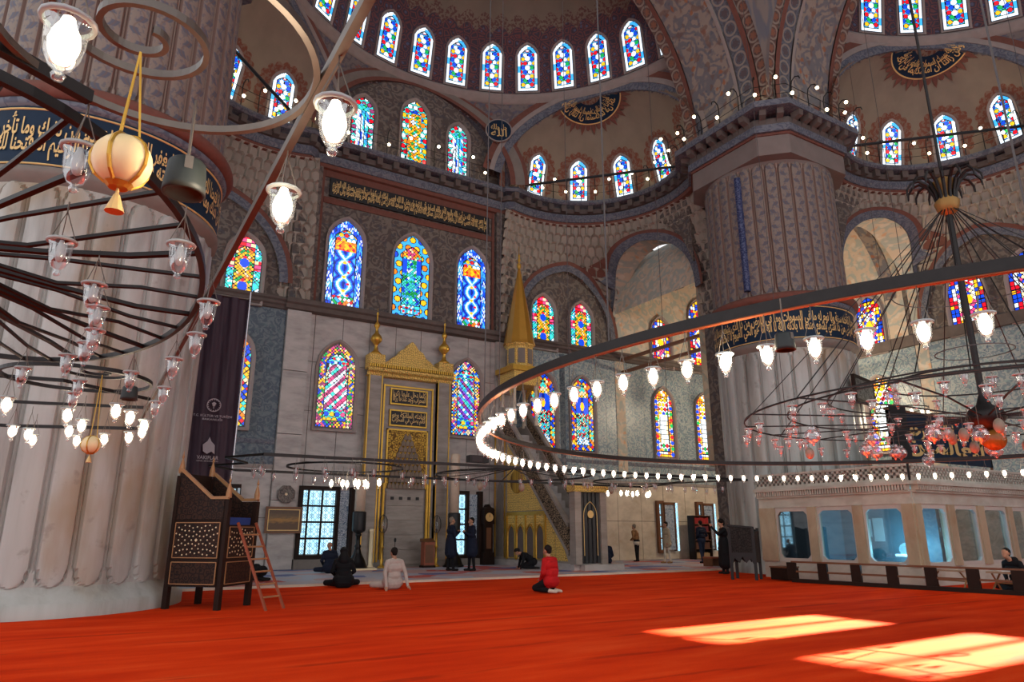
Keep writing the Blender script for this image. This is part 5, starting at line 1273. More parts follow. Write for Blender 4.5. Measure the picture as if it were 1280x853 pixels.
# wooden preacher's seat: local x back -> front, y across
kz = R(-44)
ks = thing('preacher_seat', 'tall inlaid wooden preaching seat with finials beside the near pier', 'pulpit', (1.50,15.16,0), kz)
W_, D_ = 1.16, 1.0
for x in (0.03, W_-0.03):
    for y in (0.03, D_-0.03): MB().box((x-0.05,y-0.05,0), (x+0.05,y+0.05,2.45 if x < 0.5 else 1.98)).build('post', MT['wood_dark'], ks)
def inlay_panel(parent, x0, x1, z0, z1, y, ny, n=11, rows=8, axis='x'):
    f = lambda a, z, d: (a, y+d*ny, z) if axis == 'x' else (y+d*ny, a, z)
    p = MB().prism([(x0,z0),(x1,z0),(x1,z1),(x0,z1)], 0.0, 0.02, lambda q, d: f(q[0],q[1],d)).build('inlay_panel', MT['wood_lattice'], parent)
    for a, b in (((x0,z0),(x1,z0)),((x1,z0),(x1,z1)),((x1,z1),(x0,z1)),((x0,z1),(x0,z0))): MB().tube([f(*a,0.02), f(*b,0.02)], 0.011, 4).build('trim', MT['wood_trim'], p)
    if n:
        mb = MB(); cx, cz = (x0+x1)/2, (z0+z1)/2
        for rr, k in ((0,1),(0.10,8),(0.17,8),(0.24,16),(0.31,16),(0.38,24),(0.46,24),(0.54,30)):
            for j in range(k):
                a = 2*PI*(j+.5*(int(rr*100) % 2))/k; px, pz = cx+rr*math.cos(a), cz+rr*math.sin(a); s = 0.016 if rr else 0.03
                if x0+.03 < px < x1-.03 and z0+.03 < pz < z1-.03: mb.prism([(px-s,pz),(px,pz-s),(px+s,pz),(px,pz+s)], 0.018, 0.028, lambda q, d: f(q[0],q[1],d))
        o = mb.build('pearl_inlay', MT['pearl'], p); o['kind'] = 'stuff'
    return p
for y, ny in ((0.0,-1),(D_,1)):
    MB().box((0.05,y-0.02,0.40), (W_-0.05,y+0.02,1.62)).build('side_board', MT['wood_dark'], ks)
    MB().prism([(0.05,1.6),(W_-0.05,1.6),(W_-0.05,1.98),(0.78,1.98),(0.05,2.52)], y-0.02, y+0.02, lambda p, d: (p[0],d,p[1])).build('sloping_side', MT['wood_lattice'], ks)
    MB().tube([(0.0,y,2.56),(0.08,y,2.56),(0.80,y,2.02),(W_,y,2.02)], 0.04, 4).build('arm_rail', MT['wood_trim'], ks)
    yy = y-0.02 if ny < 0 else y+0.02
    inlay_panel(ks, 0.10, W_-0.10, 0.92, 1.56, yy, ny); inlay_panel(ks, 0.10, W_-0.10, 0.45, 0.84, yy, ny, 0)
MB().box((W_-0.04,0.03,0.40), (W_,D_-0.03,1.52)).build('front_board', MT['wood_dark'], ks); inlay_panel(ks, 0.10, D_-0.10, 0.92, 1.48, W_, 1, axis='y'); inlay_panel(ks, 0.10, D_-0.10, 0.45, 0.84, W_, 1, 0, axis='y')
MB().box((0.0,0.03,0.40), (0.04,D_-0.03,2.5)).build('back_board', MT['wood_dark'], ks); MB().box((0.04,0.03,1.44), (W_-0.04,D_-0.03,1.50)).build('seat', MT['wood_dark'], ks)
MB().box((0.10,0.10,1.50), (W_-0.08,D_-0.10,1.66)).build('cushion', MT['cushion_blue'], ks)
for x, z in ((0.03,2.50),(W_-0.03,2.02)):
    for y in (0.03,D_-0.03): MB().lathe([(0.055,z),(0.055,z+0.10),(0.03,z+0.22),(0.012,z+0.28),(0.025,z+0.32),(0.012,z+0.36),(0.0,z+0.44)], (x,y,0), 10).build('finial', MT['wood_trim'], ks)
ld = thing('ladder', 'short reddish wooden ladder leaning against the preaching seat', 'ladder', (3.28,13.98,0))
top = Vector((2.76,14.62,1.56))-Vector((3.28,13.98,0)); sd = Vector((0.12,0.086,0))
for s in (-1,1): MB().tube([sd*s*1.6, top+sd*s*1.6], 0.028, 4).build('rail', MT['wood_red'], ld)
for k in range(1,7): p = top*(k/7); MB().tube([p-sd*1.6, p+sd*1.6], 0.018, 5).build('rung', MT['wood_trim'], ld)
# banner
bn = thing('banner', 'tall purple banner with white emblems hanging behind the near pier', 'banner', (2.76,21.0,2.52))
mb = MB(); P = []; UV = []
for j in range(12):
    z = 5.6*j/11; P.append([(-0.62+1.24*i/30, 0.05*math.sin(i*0.55+0.4*math.sin(j*.5))+0.02*math.sin(i*1.7+j), z) for i in range(31)])
mb.grid(P); cl = mb.build('cloth', m_plain('purple_cloth', (0.050,0.030,0.048), 0.65, var=0.2, sc=2), bn, True)
MT['print_grey'] = m_plain('silver_print', (0.42,0.38,0.42), 0.6)
def disc_ring(r0, r1, c, y, par, name='emblem_ring'):
    mb = MB(); mb.grid([[(c[0]+r*math.cos(2*PI*k/32), y, c[1]+r*math.sin(2*PI*k/32)) for k in range(33)] for r in (r0,r1)]); return mb.build(name, MT['print_grey'], par)
yb = -0.085
disc_ring(0.17,0.19,(-0.02,2.32),yb,cl)
for k in range(16): a = 2*PI*k/16; mb = MB(); mb.box((-0.02+0.155*math.cos(a)-.012,yb-0.003,2.32+0.155*math.sin(a)-.012),(-0.02+0.155*math.cos(a)+.012,yb,2.32+0.155*math.sin(a)+.012)); mb.build('emblem_star', MT['print_grey'], cl)
mb = MB(); mb.prism([(-0.02+0.05*math.cos(t)*(1+.3*math.sin(5*t)), 2.35+0.06*math.sin(t)) for t in [2*PI*k/20 for k in range(20)]], yb-0.004, yb, lambda p, d: (p[0],d,p[1])); mb.box((-0.03,yb-0.004,2.22),(-0.01,yb,2.32)); mb.build('emblem_tree', MT['print_grey'], cl)
lettering(['T.C. KÜLTÜR VE TURİZM'], 1.02, 0.085, MT['print_grey'], cl, lambda x, y, l: (x-0.02,yb-0.01,2.02+y), cut=0); lettering(['BAKANLIĞI'], 0.52, 0.075, MT['print_grey'], cl, lambda x, y, l: (x-0.02,yb-0.01,1.92+y), cut=0)
mb = MB(); mb.prism([(-0.17,1.02),(-0.06,0.95),(0.05,1.02),(0.14,0.95),(0.12,1.20),(0.02,1.30),(-0.03,1.42),(-0.08,1.30),(-0.19,1.20)], yb-0.006, yb, lambda p, d: (p[0],d,p[1])); mb.build('emblem_vault', MT['print_grey'], cl)
lettering(['VAKIFLAR'], 0.56, 0.10, MT['print_grey'], cl, lambda x, y, l: (x-0.03,yb-0.01,0.85+y), cut=0); lettering(['GENEL MÜDÜRLÜĞÜ'], 0.56, 0.05, MT['print_grey'], cl, lambda x, y, l: (x-0.03,yb-0.01,0.76+y), cut=0)
MB().tube([(-0.62,0,5.61),(0.62,0,5.61)], 0.03, 8).build('top_rod', MT['iron_grey'], bn); MB().tube([(0.66,0.02,-2.46),(0.66,0.02,5.85)], 0.028, 8).build('pole', m_plain('silver_pole', (0.55,0.52,0.56), 0.25, 0.8), bn)
MB().lathe([(0.28,-2.47),(0.28,-2.43),(0.05,-2.40)], (0.66,0.02,0), 16).build('foot', MT['iron_grey'], bn)
# lattice windows in the lower wall
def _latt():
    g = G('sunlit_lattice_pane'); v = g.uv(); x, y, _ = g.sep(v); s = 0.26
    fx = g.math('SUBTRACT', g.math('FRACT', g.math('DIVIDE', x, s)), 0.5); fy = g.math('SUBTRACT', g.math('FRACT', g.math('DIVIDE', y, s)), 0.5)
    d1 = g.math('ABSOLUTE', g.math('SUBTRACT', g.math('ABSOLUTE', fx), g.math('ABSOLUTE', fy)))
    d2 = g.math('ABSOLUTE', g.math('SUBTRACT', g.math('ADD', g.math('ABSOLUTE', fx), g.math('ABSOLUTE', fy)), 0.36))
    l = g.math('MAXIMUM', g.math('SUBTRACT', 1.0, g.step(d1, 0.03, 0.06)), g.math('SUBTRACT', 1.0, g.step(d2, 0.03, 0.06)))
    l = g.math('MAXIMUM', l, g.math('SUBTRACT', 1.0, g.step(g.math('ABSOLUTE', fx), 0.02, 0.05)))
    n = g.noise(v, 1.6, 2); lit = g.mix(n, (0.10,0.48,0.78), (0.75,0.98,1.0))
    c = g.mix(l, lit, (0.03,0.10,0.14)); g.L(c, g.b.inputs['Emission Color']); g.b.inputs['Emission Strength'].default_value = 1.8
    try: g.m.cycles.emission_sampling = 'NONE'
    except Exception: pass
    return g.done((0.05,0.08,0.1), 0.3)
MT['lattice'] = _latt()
MT['blue_reveal'] = m_plain('pale_blue_reveal', (0.55,0.72,0.82), 0.5)
MT['shutter'] = _goldpat('pierced_pale_shutter', (0.16,0.22,0.32), (0.62,0.68,0.74), 11)
def low_window(x0, x1, z0, z1, cols, rows, fr='wood_dark', shutter=None, y=YQ-0.03):
    WN[0] += 1; o = struct('window_%d' % WN[0], None, (x0,y,0)); w_ = x1-x0
    for a, b in (((-0.14,z0-0.14),(w_+0.14,z0)),((-0.14,z1),(w_+0.14,z1+0.14)),((-0.14,z0),(0,z1)),((w_,z0),(w_+0.14,z1))): MB().box((a[0],-0.16,a[1]), (b[0],0.0,b[1])).build('frame', MT[fr], o)
    xs = [0]; 
    for c in cols: xs.append(xs[-1]+c*w_/sum(cols))
    for i in range(len(cols)):
        for j in range(rows):
            a = (xs[i]+0.035, z0+(z1-z0)*j/rows+0.035); b = (xs[i+1]-0.035, z0+(z1-z0)*(j+1)/rows-0.035)
            MB().box((a[0],-0.07,a[1]), (b[0],-0.05,b[1])).build('pane', MT['lattice'], o)
    for x in xs[1:-1]: MB().box((x-0.035,-0.12,z0), (x+0.035,-0.04,z1)).build('mullion', MT[fr], o)
    for j in range(1, rows): z = z0+(z1-z0)*j/rows; MB().box((0,-0.115,z-0.035), (w_,-0.04,z+0.035)).build('glazing_bar', MT[fr], o)
    if shutter:
        s = MB().box((w_*shutter[0],-0.62,z0), (w_*shutter[0]+0.05,-0.10,z1)).build('shutter', MT['shutter'], o); s.location = (0,0,0)
    return o
o = low_window(6.98, 8.25, 0.55, 2.92, (0.4,1,1), 4); MB().box((1.30,-0.10,0.50), (1.78,-0.06,2.92)).build('shutter', MT['shutter'], o); MB().box((1.80,-0.3,0.4), (1.94,0.0,3.05)).build('jamb', MT['wood_dark'], o); MB().box((-0.2,-0.30,0.02), (1.95,0.0,0.40)).build('sill', MT['stone'], o)
o = low_window(13.3, 13.86, 0.45, 2.92, (1,), 4); MB().box((0.62,-0.10,0.45), (1.10,-0.06,2.92)).build('shutter', MT['shutter'], o); MB().box((1.1,-0.3,0.3), (1.28,0,3.05)).build('jamb', MT['wood_dark'], o); MB().box((-0.2,-0.3,0.02), (1.3,0.0,0.32)).build('sill', MT['stone'], o)
o = low_window(3.3, 4.6, 0.5, 2.9, (1,1), 4); MB().box((1.32,-0.2,0.5), (1.40,-0.02,2.9)).build('jamb', MT['blue_reveal'], o)
for x in (24.75,27.5):
    o = low_window(x, x+0.18, 0.5, 2.75, (1,), 4, 'wood_brown'); MB().box((0.34,-0.12,0.5), (1.02,-0.06,2.72)).build('shutter', MT['shutter'], o)
    for a, b in ((0.28,0.36),(1.0,1.08)): MB().box((a,-0.16,0.45), (b,0,2.8)).build('frame', MT['wood_brown'], o)
    MB().box((0.28,-0.16,2.7), (1.08,0,2.82)).build('frame', MT['wood_brown'], o); MB().box((1.09,-0.02,0.45), (1.36,0.0,2.8)).build('glowing_reveal', MT['lattice'], o)  # side reveal made to glow like the panes, for daylight falling on it
# framed picture, octagon plaque
pc = thing('picture_frame', 'brown and gold framed picture on the marble wall left of the lattice window', 'picture', (6.30,YQ-0.30,1.80))
for a, b in (((-0.66,-0.47),(0.66,-0.40)),((-0.66,0.40),(0.66,0.47)),((-0.66,-0.40),(-0.59,0.40)),((0.59,-0.40),(0.66,0.40))): MB().box((a[0],-0.05,a[1]), (b[0],0.04,b[1])).build('frame', MT['wood_brown'], pc)
for a, b in (((-0.57,-0.38),(0.57,-0.35)),((-0.57,0.35),(0.57,0.38)),((-0.57,-0.35),(-0.54,0.35)),((0.54,-0.35),(0.57,0.35))): MB().box((a[0],-0.04,a[1]), (b[0],0.04,b[1])).build('inner_trim', MT['gold_flat'], pc)
def _pic():
    g = G('old_picture'); x, y, z = g.sep(g.obj()); n = g.noise(g.scale(g.obj(), (2,1,6)), 2.5, 3)
    c = g.ramp(g.math('ADD', z, g.math('MULTIPLY', n, 0.25)), [(0.0,(0.10,0.05,0.02)),(0.12,(0.35,0.17,0.03)),(0.22,(0.14,0.08,0.03)),(0.4,(0.07,0.04,0.02))]); return g.done(c, 0.4)
MB().box((-0.6,-0.02,-0.42), (0.6,0.0,0.42)).build('print', _pic(), pc)
oc_ = thing('octagon_plaque', 'small grey carved octagonal plaque above the framed picture', 'plaque', (6.31,YQ-0.29,2.72))
q = MB().lathe([(0.0,0.03),(0.06,0.03),(0.07,0.05),(0.22,0.05),(0.24,0.07),(0.32,0.07),(0.34,0.05),(0.34,0.0)], seg=8, cap=False).build('disc', m_arab('grey_carving', (0.20,0.17,0.15), (0.06,0.05,0.05), (0.12,0.10,0.09), 8), oc_); q.rotation_euler = (PI/2,R(22.5),0)
q = MB().lathe([(0,0.06),(0.05,0.06),(0.055,0.0)], seg=12, cap=False).build('boss', MT['pearl'], oc_); q.rotation_euler = (PI/2,0,0)
# giant candles flanking the niche
def candle(x, lab, hh):
    t = thing('great_candle', lab, 'candlestick', (x,25.65,ZPL))
    MB().lathe([(0.42,0),(0.42,0.06),(0.36,0.10),(0.30,0.30),(0.16,0.55),(0.10,0.75),(0.13,0.82),(0.08,0.90),(0.08,1.15),(0.12,1.22),(0.08,1.30)], seg=20).build('base', m_plain('black_bronze', (0.014,0.013,0.014), 0.3, 0.6), t, True)
    MB().lathe([(0.10,1.28),(0.24,1.36),(0.25,1.42),(0.25,2.02),(0.22,2.06)], seg=18).build('collar', MT['black'], t, True)
    MB().lathe([(0.19,2.02),(0.19,hh),(0.16,hh+0.05),(0.0,hh+0.06)], seg=18).build('candle', m_plain('cream_wax', (0.60,0.47,0.36), 0.5), t, True)
    return t
cd_ = candle(8.80, 'giant cream candle on a black bronze stand by the left lattice window', 3.35); MB().box((-0.6,-0.5,0), (0.6,0.5,0.06)).build('foot_slab', MT['pearl'], cd_); candle(12.72, 'giant cream candle on a black bronze stand beside the standing pair', 4.35)
def stand_lamp(x, lab):
    t = thing('lantern_stand', lab, 'lantern', (x,26.2,ZPL))
    MB().lathe([(0.16,0),(0.16,0.04),(0.10,0.08),(0.05,0.14),(0.08,0.3),(0.04,0.36),(0.04,0.7),(0.08,0.76),(0.04,0.84),(0.04,1.3)], seg=12).build('pole', MT['gold'], t, True)
    for k in range(6):
        a = 2*PI*k/6; MB().tube([(0.02*math.cos(a),0.02*math.sin(a),1.28)]+[(0.19*math.sin(R(b))*math.cos(a),0.19*math.sin(R(b))*math.sin(a),1.62-0.34*math.cos(R(b))) for b in range(20,170,25)]+[(0,0,1.98)], 0.010, 4).build('cage_wire', MT['iron'], t)
    MB().lathe([(0.06,1.45),(0.08,1.62),(0.05,1.78),(0,1.80)], seg=10, cap=False).build('glass', MT['lamp_glass'], t, True)
    return t
stand_lamp(9.95, 'brass lantern stand with a wire cage, the one left of the niche'); stand_lamp(12.22, 'brass lantern stand with a wire cage, the one right of the niche')
o = thing('white_post', 'slim white marble post standing left of the prayer niche', 'post', (9.55,26.3,ZPL)); MB().lathe([(0.11,0),(0.11,0.08),(0.085,0.12),(0.08,1.30),(0.10,1.34),(0.10,1.42),(0,1.44)], seg=12).build('shaft', MT['pearl'], o, True); MB().box((-0.15,-0.15,-0.0), (0.15,0.15,0.05)).build('foot', MT['marble_warm'], o)
ms = thing('microphone_stand', 'thin black microphone stand before the prayer niche', 'microphone', (10.15,25.4,ZPL)); MB().lathe([(0.12,0),(0.12,0.02),(0.015,0.04),(0.012,0.95)], seg=10).build('stand', MT['iron'], ms); MB().lathe([(0.02,0.95),(0.045,1.0),(0.045,1.08),(0,1.12)], seg=10).build('microphone', MT['black'], ms)
lt = thing('wooden_lectern', 'small reddish wooden lectern on the right of the prayer niche', 'lectern', (11.70,25.85,ZPL)); MB().box((-0.22,-0.16,0.08), (0.22,0.16,0.95)).build('body', MT['wood_red'], lt); MB().prism([(-0.2,0.95),(0.2,0.95),(0.2,1.08)], -0.26, 0.26, lambda p, d: (d,p[0],p[1])).build('sloped_top', MT['wood_brown'], lt); MB().box((-0.26,-0.2,0), (0.26,0.2,0.08)).build('plinth', MT['wood_dark'], lt); MB().box((-0.17,-0.175,0.18), (0.17,-0.16,0.84)).build('panel', MT['wood_brown'], lt)
ck = thing('longcase_clock', 'dark longcase clock with a golden face beside the minbar', 'clock', (14.72,26.55,ZPL))
MB().box((-0.26,-0.2,0), (0.26,0.2,0.5)).build('plinth', MT['wood_dark'], ck); MB().box((-0.19,-0.16,0.5), (0.19,0.16,1.65)).build('trunk', MT['wood_dark'], ck); MB().box((-0.25,-0.2,1.65), (0.25,0.2,2.20)).build('hood', MT['wood_dark'], ck)
MB().prism([(-0.27,2.20),(0.27,2.20),(0.20,2.30),(0.08,2.34),(0.0,2.46),(-0.08,2.34),(-0.20,2.30)], -0.21, 0.2, lambda p, d: (p[0],d,p[1])).build('pediment', MT['wood_dark'], ck); fd = MB().lathe([(0,0.02),(0.16,0.02),(0.175,0.03),(0.185,0.0)], seg=24, cap=False).build('dial', MT['gold_flat'], ck, loc=(0,-0.20,1.92)); fd.rotation_euler = (PI/2,0,0); MB().box((-0.008,-0.235,1.92), (0.008,-0.225,2.04)).build('hand', MT['black'], ck); MB().box((-0.11,-0.175,0.65), (0.11,-0.16,1.5)).build('trunk_door', MT['wood_brown'], ck)
# bookcase and its books
bs = thing('bookcase', 'dark wooden bookcase between the two patterned shutters', 'bookcase', (26.35,26.3,ZPL))
BW, BH = 1.12, 2.12
for x in (0,BW): MB().box((x-0.04,-0.22,0), (x+0.04,0.22,BH)).build('side', MT['wood_dark'], bs)
MB().box((0,0.18,0), (BW,0.22,BH)).build('back', MT['wood_dark'], bs)
SH = (0.05,0.52,0.94,1.34,1.72,BH)
for z in SH: MB().box((0,-0.22,z-0.03), (BW,0.2,z)).build('shelf', MT['wood_brown'], bs)
bk_m = [m_plain('book_'+n, c, 0.6) for n, c in (('red',(0.36,0.02,0.02)),('maroon',(0.16,0.02,0.025)),('tan',(0.40,0.24,0.12)),('brown',(0.12,0.05,0.03)))]
for si in range(5):
    x = 0.08; k = 0
    while x < BW-0.16:
        t = random.uniform(0.075,0.12); h = random.uniform(0.24,0.31); m = bk_m[0 if si == 4 else 1 if si == 3 else 2 if si == 0 else 3]
        b = MB().box((0,-0.16,0), (t-0.012,0.12,h)); b.box((-0.001,-0.163,h*0.7), (t-0.011,-0.158,h*0.76)); me = b.mesh('book'); me.materials.append(m)
        o = link('book', me, None, (26.35+x,26.3,ZPL+SH[si]+0.004)); tag(o, ['tan book on the bottom shelf of the bookcase','dark brown book on the second shelf of the bookcase','dark brown book on the middle shelf of the bookcase','maroon book on the fourth shelf of the bookcase','bright red book on the top shelf of the bookcase'][si], 'book', 'books in the bookcase, shelf %s' % 'abcde'[si]); x += t
st = thing('wooden_stool', 'low brown box stool behind the man in the long black coat', 'stool', (22.0,20.9,ZPL)); MB().box((-0.3,-0.25,0.30), (0.3,0.25,0.36)).build('top', MT['wood_red'], st)
for x in (-0.27,0.27): MB().box((x-0.03,-0.23,0), (x+0.03,0.23,0.30)).build('side', MT['wood_brown'], st)
# black carved chair-pulpit near the far pier
MT['ebony_lattice'] = _goldpat('ebony_lattice', (0.006,0.005,0.005), (0.022,0.018,0.016), 9)
bc = thing('carved_seat', 'black carved wooden seat with lattice sides next to the far pier', 'chair', (17.45,15.25,0), R(-62))
for x in (-0.45,0.45):
    for y in (-0.4,0.4): MB().box((x-0.05,y-0.05,0), (x+0.05,y+0.05,1.5)).build('leg', MT['black'], bc)
for y in (-0.42,0.42):
    MB().prism([(-0.45,0.78),(0.45,0.78),(0.45,1.45),(-0.45,1.55)], y-0.02, y+0.02, lambda p, d: (p[0],d,p[1])).build('lattice_side', MT['ebony_lattice'], bc)
    MB().prism([(-0.45,0.78),(-0.45,0.35),(-0.3,0.62),(-0.12,0.48),(0,0.68),(0.12,0.48),(0.3,0.62),(0.45,0.35),(0.45,0.78)], y-0.02, y+0.02, lambda p, d: (p[0],d,p[1])).build('apron', MT['black'], bc)
for x in (-0.46,0.46): MB().box((x-0.02,-0.4,0.5), (x+0.02,0.4,1.4)).build('end_panel', MT['wood_lattice'], bc)
MB().box((-0.45,-0.42,0.74), (0.45,0.42,0.80)).build('seat', MT['black'], bc); MB().tube([(-0.5,-0.42,1.57),(0.5,-0.42,1.50)], 0.035, 6).build('arm_rail', MT['black'], bc)
bc.scale = (0.78,0.78,1.0)
bx = thing('shoe_box', 'small dark wooden chest on the carpet at the end of the barrier', 'chest', (18.05,14.35,0)); MB().box((-0.25,-0.3,0.03), (0.25,0.3,0.36)).build('body', MT['wood_dark'], bx); MB().box((-0.27,-0.32,0.36), (0.27,0.32,0.40)).build('lid', MT['wood_brown'], bx)
# low barrier
br = thing('low_barrier', 'long low dark wooden barrier on the red carpet before the enclosure', 'barrier', (17.62,13.75,0))
p0 = Vector((0,0,0)); p1 = Vector((1.18,-8.2,0)); n_ = 9; ang = math.atan2(p1.y,p1.x)
mb = MB(); M = Matrix.Rotation(ang,4,'Z'); Lb = p1.length; mb.box((0,-0.07,0), (Lb,0.07,0.10), M); mb.build('base_board', MT['wood_dark'], br)
for z in (0.30,0.56): mb = MB(); mb.box((0,-0.025,z-0.03), (Lb,0.025,z+0.02), M); mb.build('rail', MT['wood_brown'], br)
for k in range(n_+1):
    x = Lb*k/n_; mb = MB(); mb.box((x-0.13,-0.045,0.1), (x+0.13,0.045,0.54), M); mb.build('post', MT['wood_dark'], br)
# ---------------------------------------------------------------- glazed marble enclosure
MT['marble_trib'] = m_marble('tribune_marble', (0.55,0.55,0.49), (0.42,0.35,0.27), 0.8, 0.4, (1,1,1.5))
MT['tan_marble'] = m_marble('tan_marble', (0.47,0.385,0.27), (0.33,0.21,0.12), 0.9, 0.4, (1,1,0.5))
MT['pane_glass'] = m_glass('enclosure_glass', (0.72,0.88,0.95), 0.20, 0.03)
en = thing('glazed_enclosure', 'cream marble tribune with rounded glass windows and pierced parapet', 'enclosure', (19.0,10.78,0))
def face(n, f, ends, wins):
    """f(s, depth, z) local; ends total length; wins list of (s0, s1)"""
    def slab(s0, s1, d0, d1, z0, z1, name, mat): return MB().prism([(s0,z0),(s1,z0),(s1,z1),(s0,z1)], d0, d1, lambda p, d: f(p[0], d, p[1])).build(name, mat, en)
    slab(0, ends, 0, 0.25, 0, 0.50, 'plinth', MT['marble_trib'])
    slab(0, ends, -0.03, 0.25, 2.12, 2.42, 'frieze', MT['marble_trib'])
    slab(0, ends, -0.12, 0.25, 2.42, 2.48, 'cornice_course', MT['marble_trib']); slab(-0.1, ends, -0.26, 0.25, 2.62, 2.72, 'cornice_course', MT['marble_trib'])
    mb = MB(); k = int(ends/0.085)
    for i in range(k): s = ends*(i+.5)/k; mb.prism([(s-0.026,2.48),(s+0.026,2.48),(s+0.026,2.62),(s-0.026,2.62)], -0.20, 0.0, lambda p, d: f(p[0],d,p[1]))
    o = mb.build('dentils', MT['marble_trib'], en); o['kind'] = 'stuff'
    # pierced parapet: strips with slots between
    slab(0, ends, -0.12, -0.04, 2.72, 2.80, 'parapet_rail', MT['marble_trib']); slab(0, ends, -0.12, -0.04, 3.12, 3.18, 'parapet_rail', MT['marble_trib'])
    slab(0, ends, -0.05, -0.03, 2.8, 3.12, 'parapet_back', MT['stone_dark'])
    mb = MB(); k = int(ends/0.16)
    for i in range(k):
        for r in range(4):
            s = ends*(i+.5+(0.5 if r % 2 else 0))/k; z = 2.84+0.08*r
            for q in ((-0.08,-0.045),(0.045,0.08)): mb.prism([(s+q[0],z-0.045),(s+q[1],z-0.045),(s+q[1],z+0.045),(s+q[0],z+0.045)], -0.115, -0.05, lambda p, d: f(p[0],d,p[1]))
            mb.prism([(s-0.08,z+0.03),(s+0.08,z+0.03),(s+0.08,z+0.05),(s-0.08,z+0.05)], -0.115, -0.05, lambda p, d: f(p[0],d,p[1]))
    o = mb.build('parapet_lattice', MT['marble_trib'], en); o['kind'] = 'stuff'
    edges = [0]
    for a, b in wins:
        slab(edges[-1], a, -0.06, 0.2, 0.5, 2.12, 'pilaster', MT['tan_marble']); edges.append(b)
        c = 0.11; z0, z1 = 0.60, 2.00; A = [(a+.06+c,z0),(b-.06-c,z0),(b-.06,z0+c),(b-.06,z1-c),(b-.06-c,z1),(a+.06+c,z1),(a+.06,z1-c),(a+.06,z0+c)]
        B = [(a,0.5),(b,0.5),(b,0.5),(b,2.12),(b,2.12),(a,2.12),(a,2.12),(a,0.5)]
        mb = MB(); A2 = A+[A[0]]; B2 = B+[B[0]]; mb.grid([[f(p,-0.0,q) for p, q in B2],[f(p,-0.0,q) for p, q in A2],[f(p,0.06,q) for p, q in A2]]); mb.build('window_frame', m_plain('pale_grey_frame', (0.50,0.46,0.42), 0.5) if 'pgf' not in MT else MT['pgf'], en)
        MT['pgf'] = bpy.data.materials['pale_grey_frame']
        mb = MB(); mb.prism(A, 0.05, 0.06, lambda p, d: f(p[0],d,p[1])); mb.build('pane', MT['pane_glass'], en)
    slab(edges[-1], ends, -0.06, 0.2, 0.5, 2.12, 'pilaster', MT['tan_marble'])
face(1, lambda s, d, z: (d, s, z), 5.05, [(0.30,1.45),(1.75,2.95),(3.25,4.45)])
face(2, lambda s, d, z: (s if s < 0 else max(s, 0.02), d+0.004, z), 7.4, [(0.30,1.60),(1.95,3.20),(3.55,4.9),(5.2,6.5)])
MB().box((0.0,0.0,2.64), (7.4,3.3,2.70)).build('deck', MT['stone'], en); MB().box((0.0,3.3,2.64), (0.9,5.05,2.70)).build('deck', MT['stone'], en)
inner = m_plain('grey_blue_interior', (0.16,0.25,0.30), 0.5)
MB().box((1.6,0.3,0.0), (1.7,3.3,2.6)).build('partition', inner, en); MB().box((0.2,3.25,0.0), (7.3,3.3,2.6)).build('partition', inner, en); MB().box((0.75,3.3,0.0), (0.8,5.0,2.6)).build('partition', m_plain('grey_partition', (0.22,0.22,0.23), 0.6), en); MB().box((0.2,0.2,0.0), (7.3,3.3,0.05)).build('inner_floor', inner, en)
MT['tube'] = m_emit('cyan_tube', (0.45,0.85,1.0), 5.0)
for p, q in (((0.9,0.7,0.75),(0.9,1.2,0.75)),((2.5,1.6,0.8),(2.5,1.6,2.1)),((4.2,1.7,0.8),(4.25,1.7,1.5))): MB().tube([p,q], 0.035, 6).build('tube_lamp', MT['tube'], en)
pl = bpy.data.lights.new('enclosure_lamp', 'POINT'); pl.energy = 150; pl.color = (0.35,0.80,1.0); pl.shadow_soft_size = 0.2; po = bpy.data.objects.new('enclosure_lamp', pl); COL.objects.link(po); po.location = (19.8,11.6,0.9)
pl2 = pl.copy(); pl2.energy = 160; po = bpy.data.objects.new('enclosure_lamp', pl2); COL.objects.link(po); po.location = (21.9,12.4,1.6)
wp = m_plain('white_paper', (0.8,0.8,0.8), 0.6)
for y, z, a, b in ((2.05,1.45,0.16,0.34),(2.38,1.5,0.10,0.26)): MB().box((1.58,y-a,z-b), (1.6,y+a,z+b)).build('notice', wp, en)
for k in range(6): MB().box((1.57,2.62+0.13*(k % 2)-.04,1.0+0.22*(k//2)), (1.6,2.62+0.13*(k % 2)+.04,1.10+0.22*(k//2))).build('card', MT['pearl'], en)
# dark hanging with gold letters on the deck, and a relief on the pier
hg = thing('gold_lettered_hanging', 'dark blue hanging with large gold script on top of the tribune', 'wall hanging', (22.2,13.0,2.71))
MB().box((0,0,0.95), (6.3,0.06,2.55)).build('cloth', MT['navy'], hg); MB().box((-0.05,-0.02,2.55), (6.35,0.08,2.62)).build('top_bar', MT['wood_brown'], hg)
for x in (0.0,6.2): MB().box((x,0.0,0), (x+0.08,0.06,2.6)).build('pole', MT['wood_brown'], hg)
lettering([arabic('وما ارسلناك الا رحمة'), arabic('للعالمين')], 5.0, 1.25, MT['gold_flat'], hg, lambda x, y, l: (3.3+x,-0.012,1.72+y), bold=0.03)
MB().box((0.10,-0.04,0.2), (1.05,-0.02,2.75)).build('dark_panel', MT['black'], hg)
rf = thing('relief_panel', 'dark framed carved relief panel mounted on the far pier', 'relief', (23.35,14.42,6.25), R(14))
MB().box((-0.95,-0.04,-0.46), (0.95,0.04,0.46)).build('back', MT['wood_dark'], rf)
MB().box((-0.85,-0.07,-0.36), (0.85,-0.03,0.36)).build('carving', m_arab('dull_carving', (0.05,0.05,0.045), (0.18,0.19,0.18), (0.10,0.10,0.09), 5), rf)
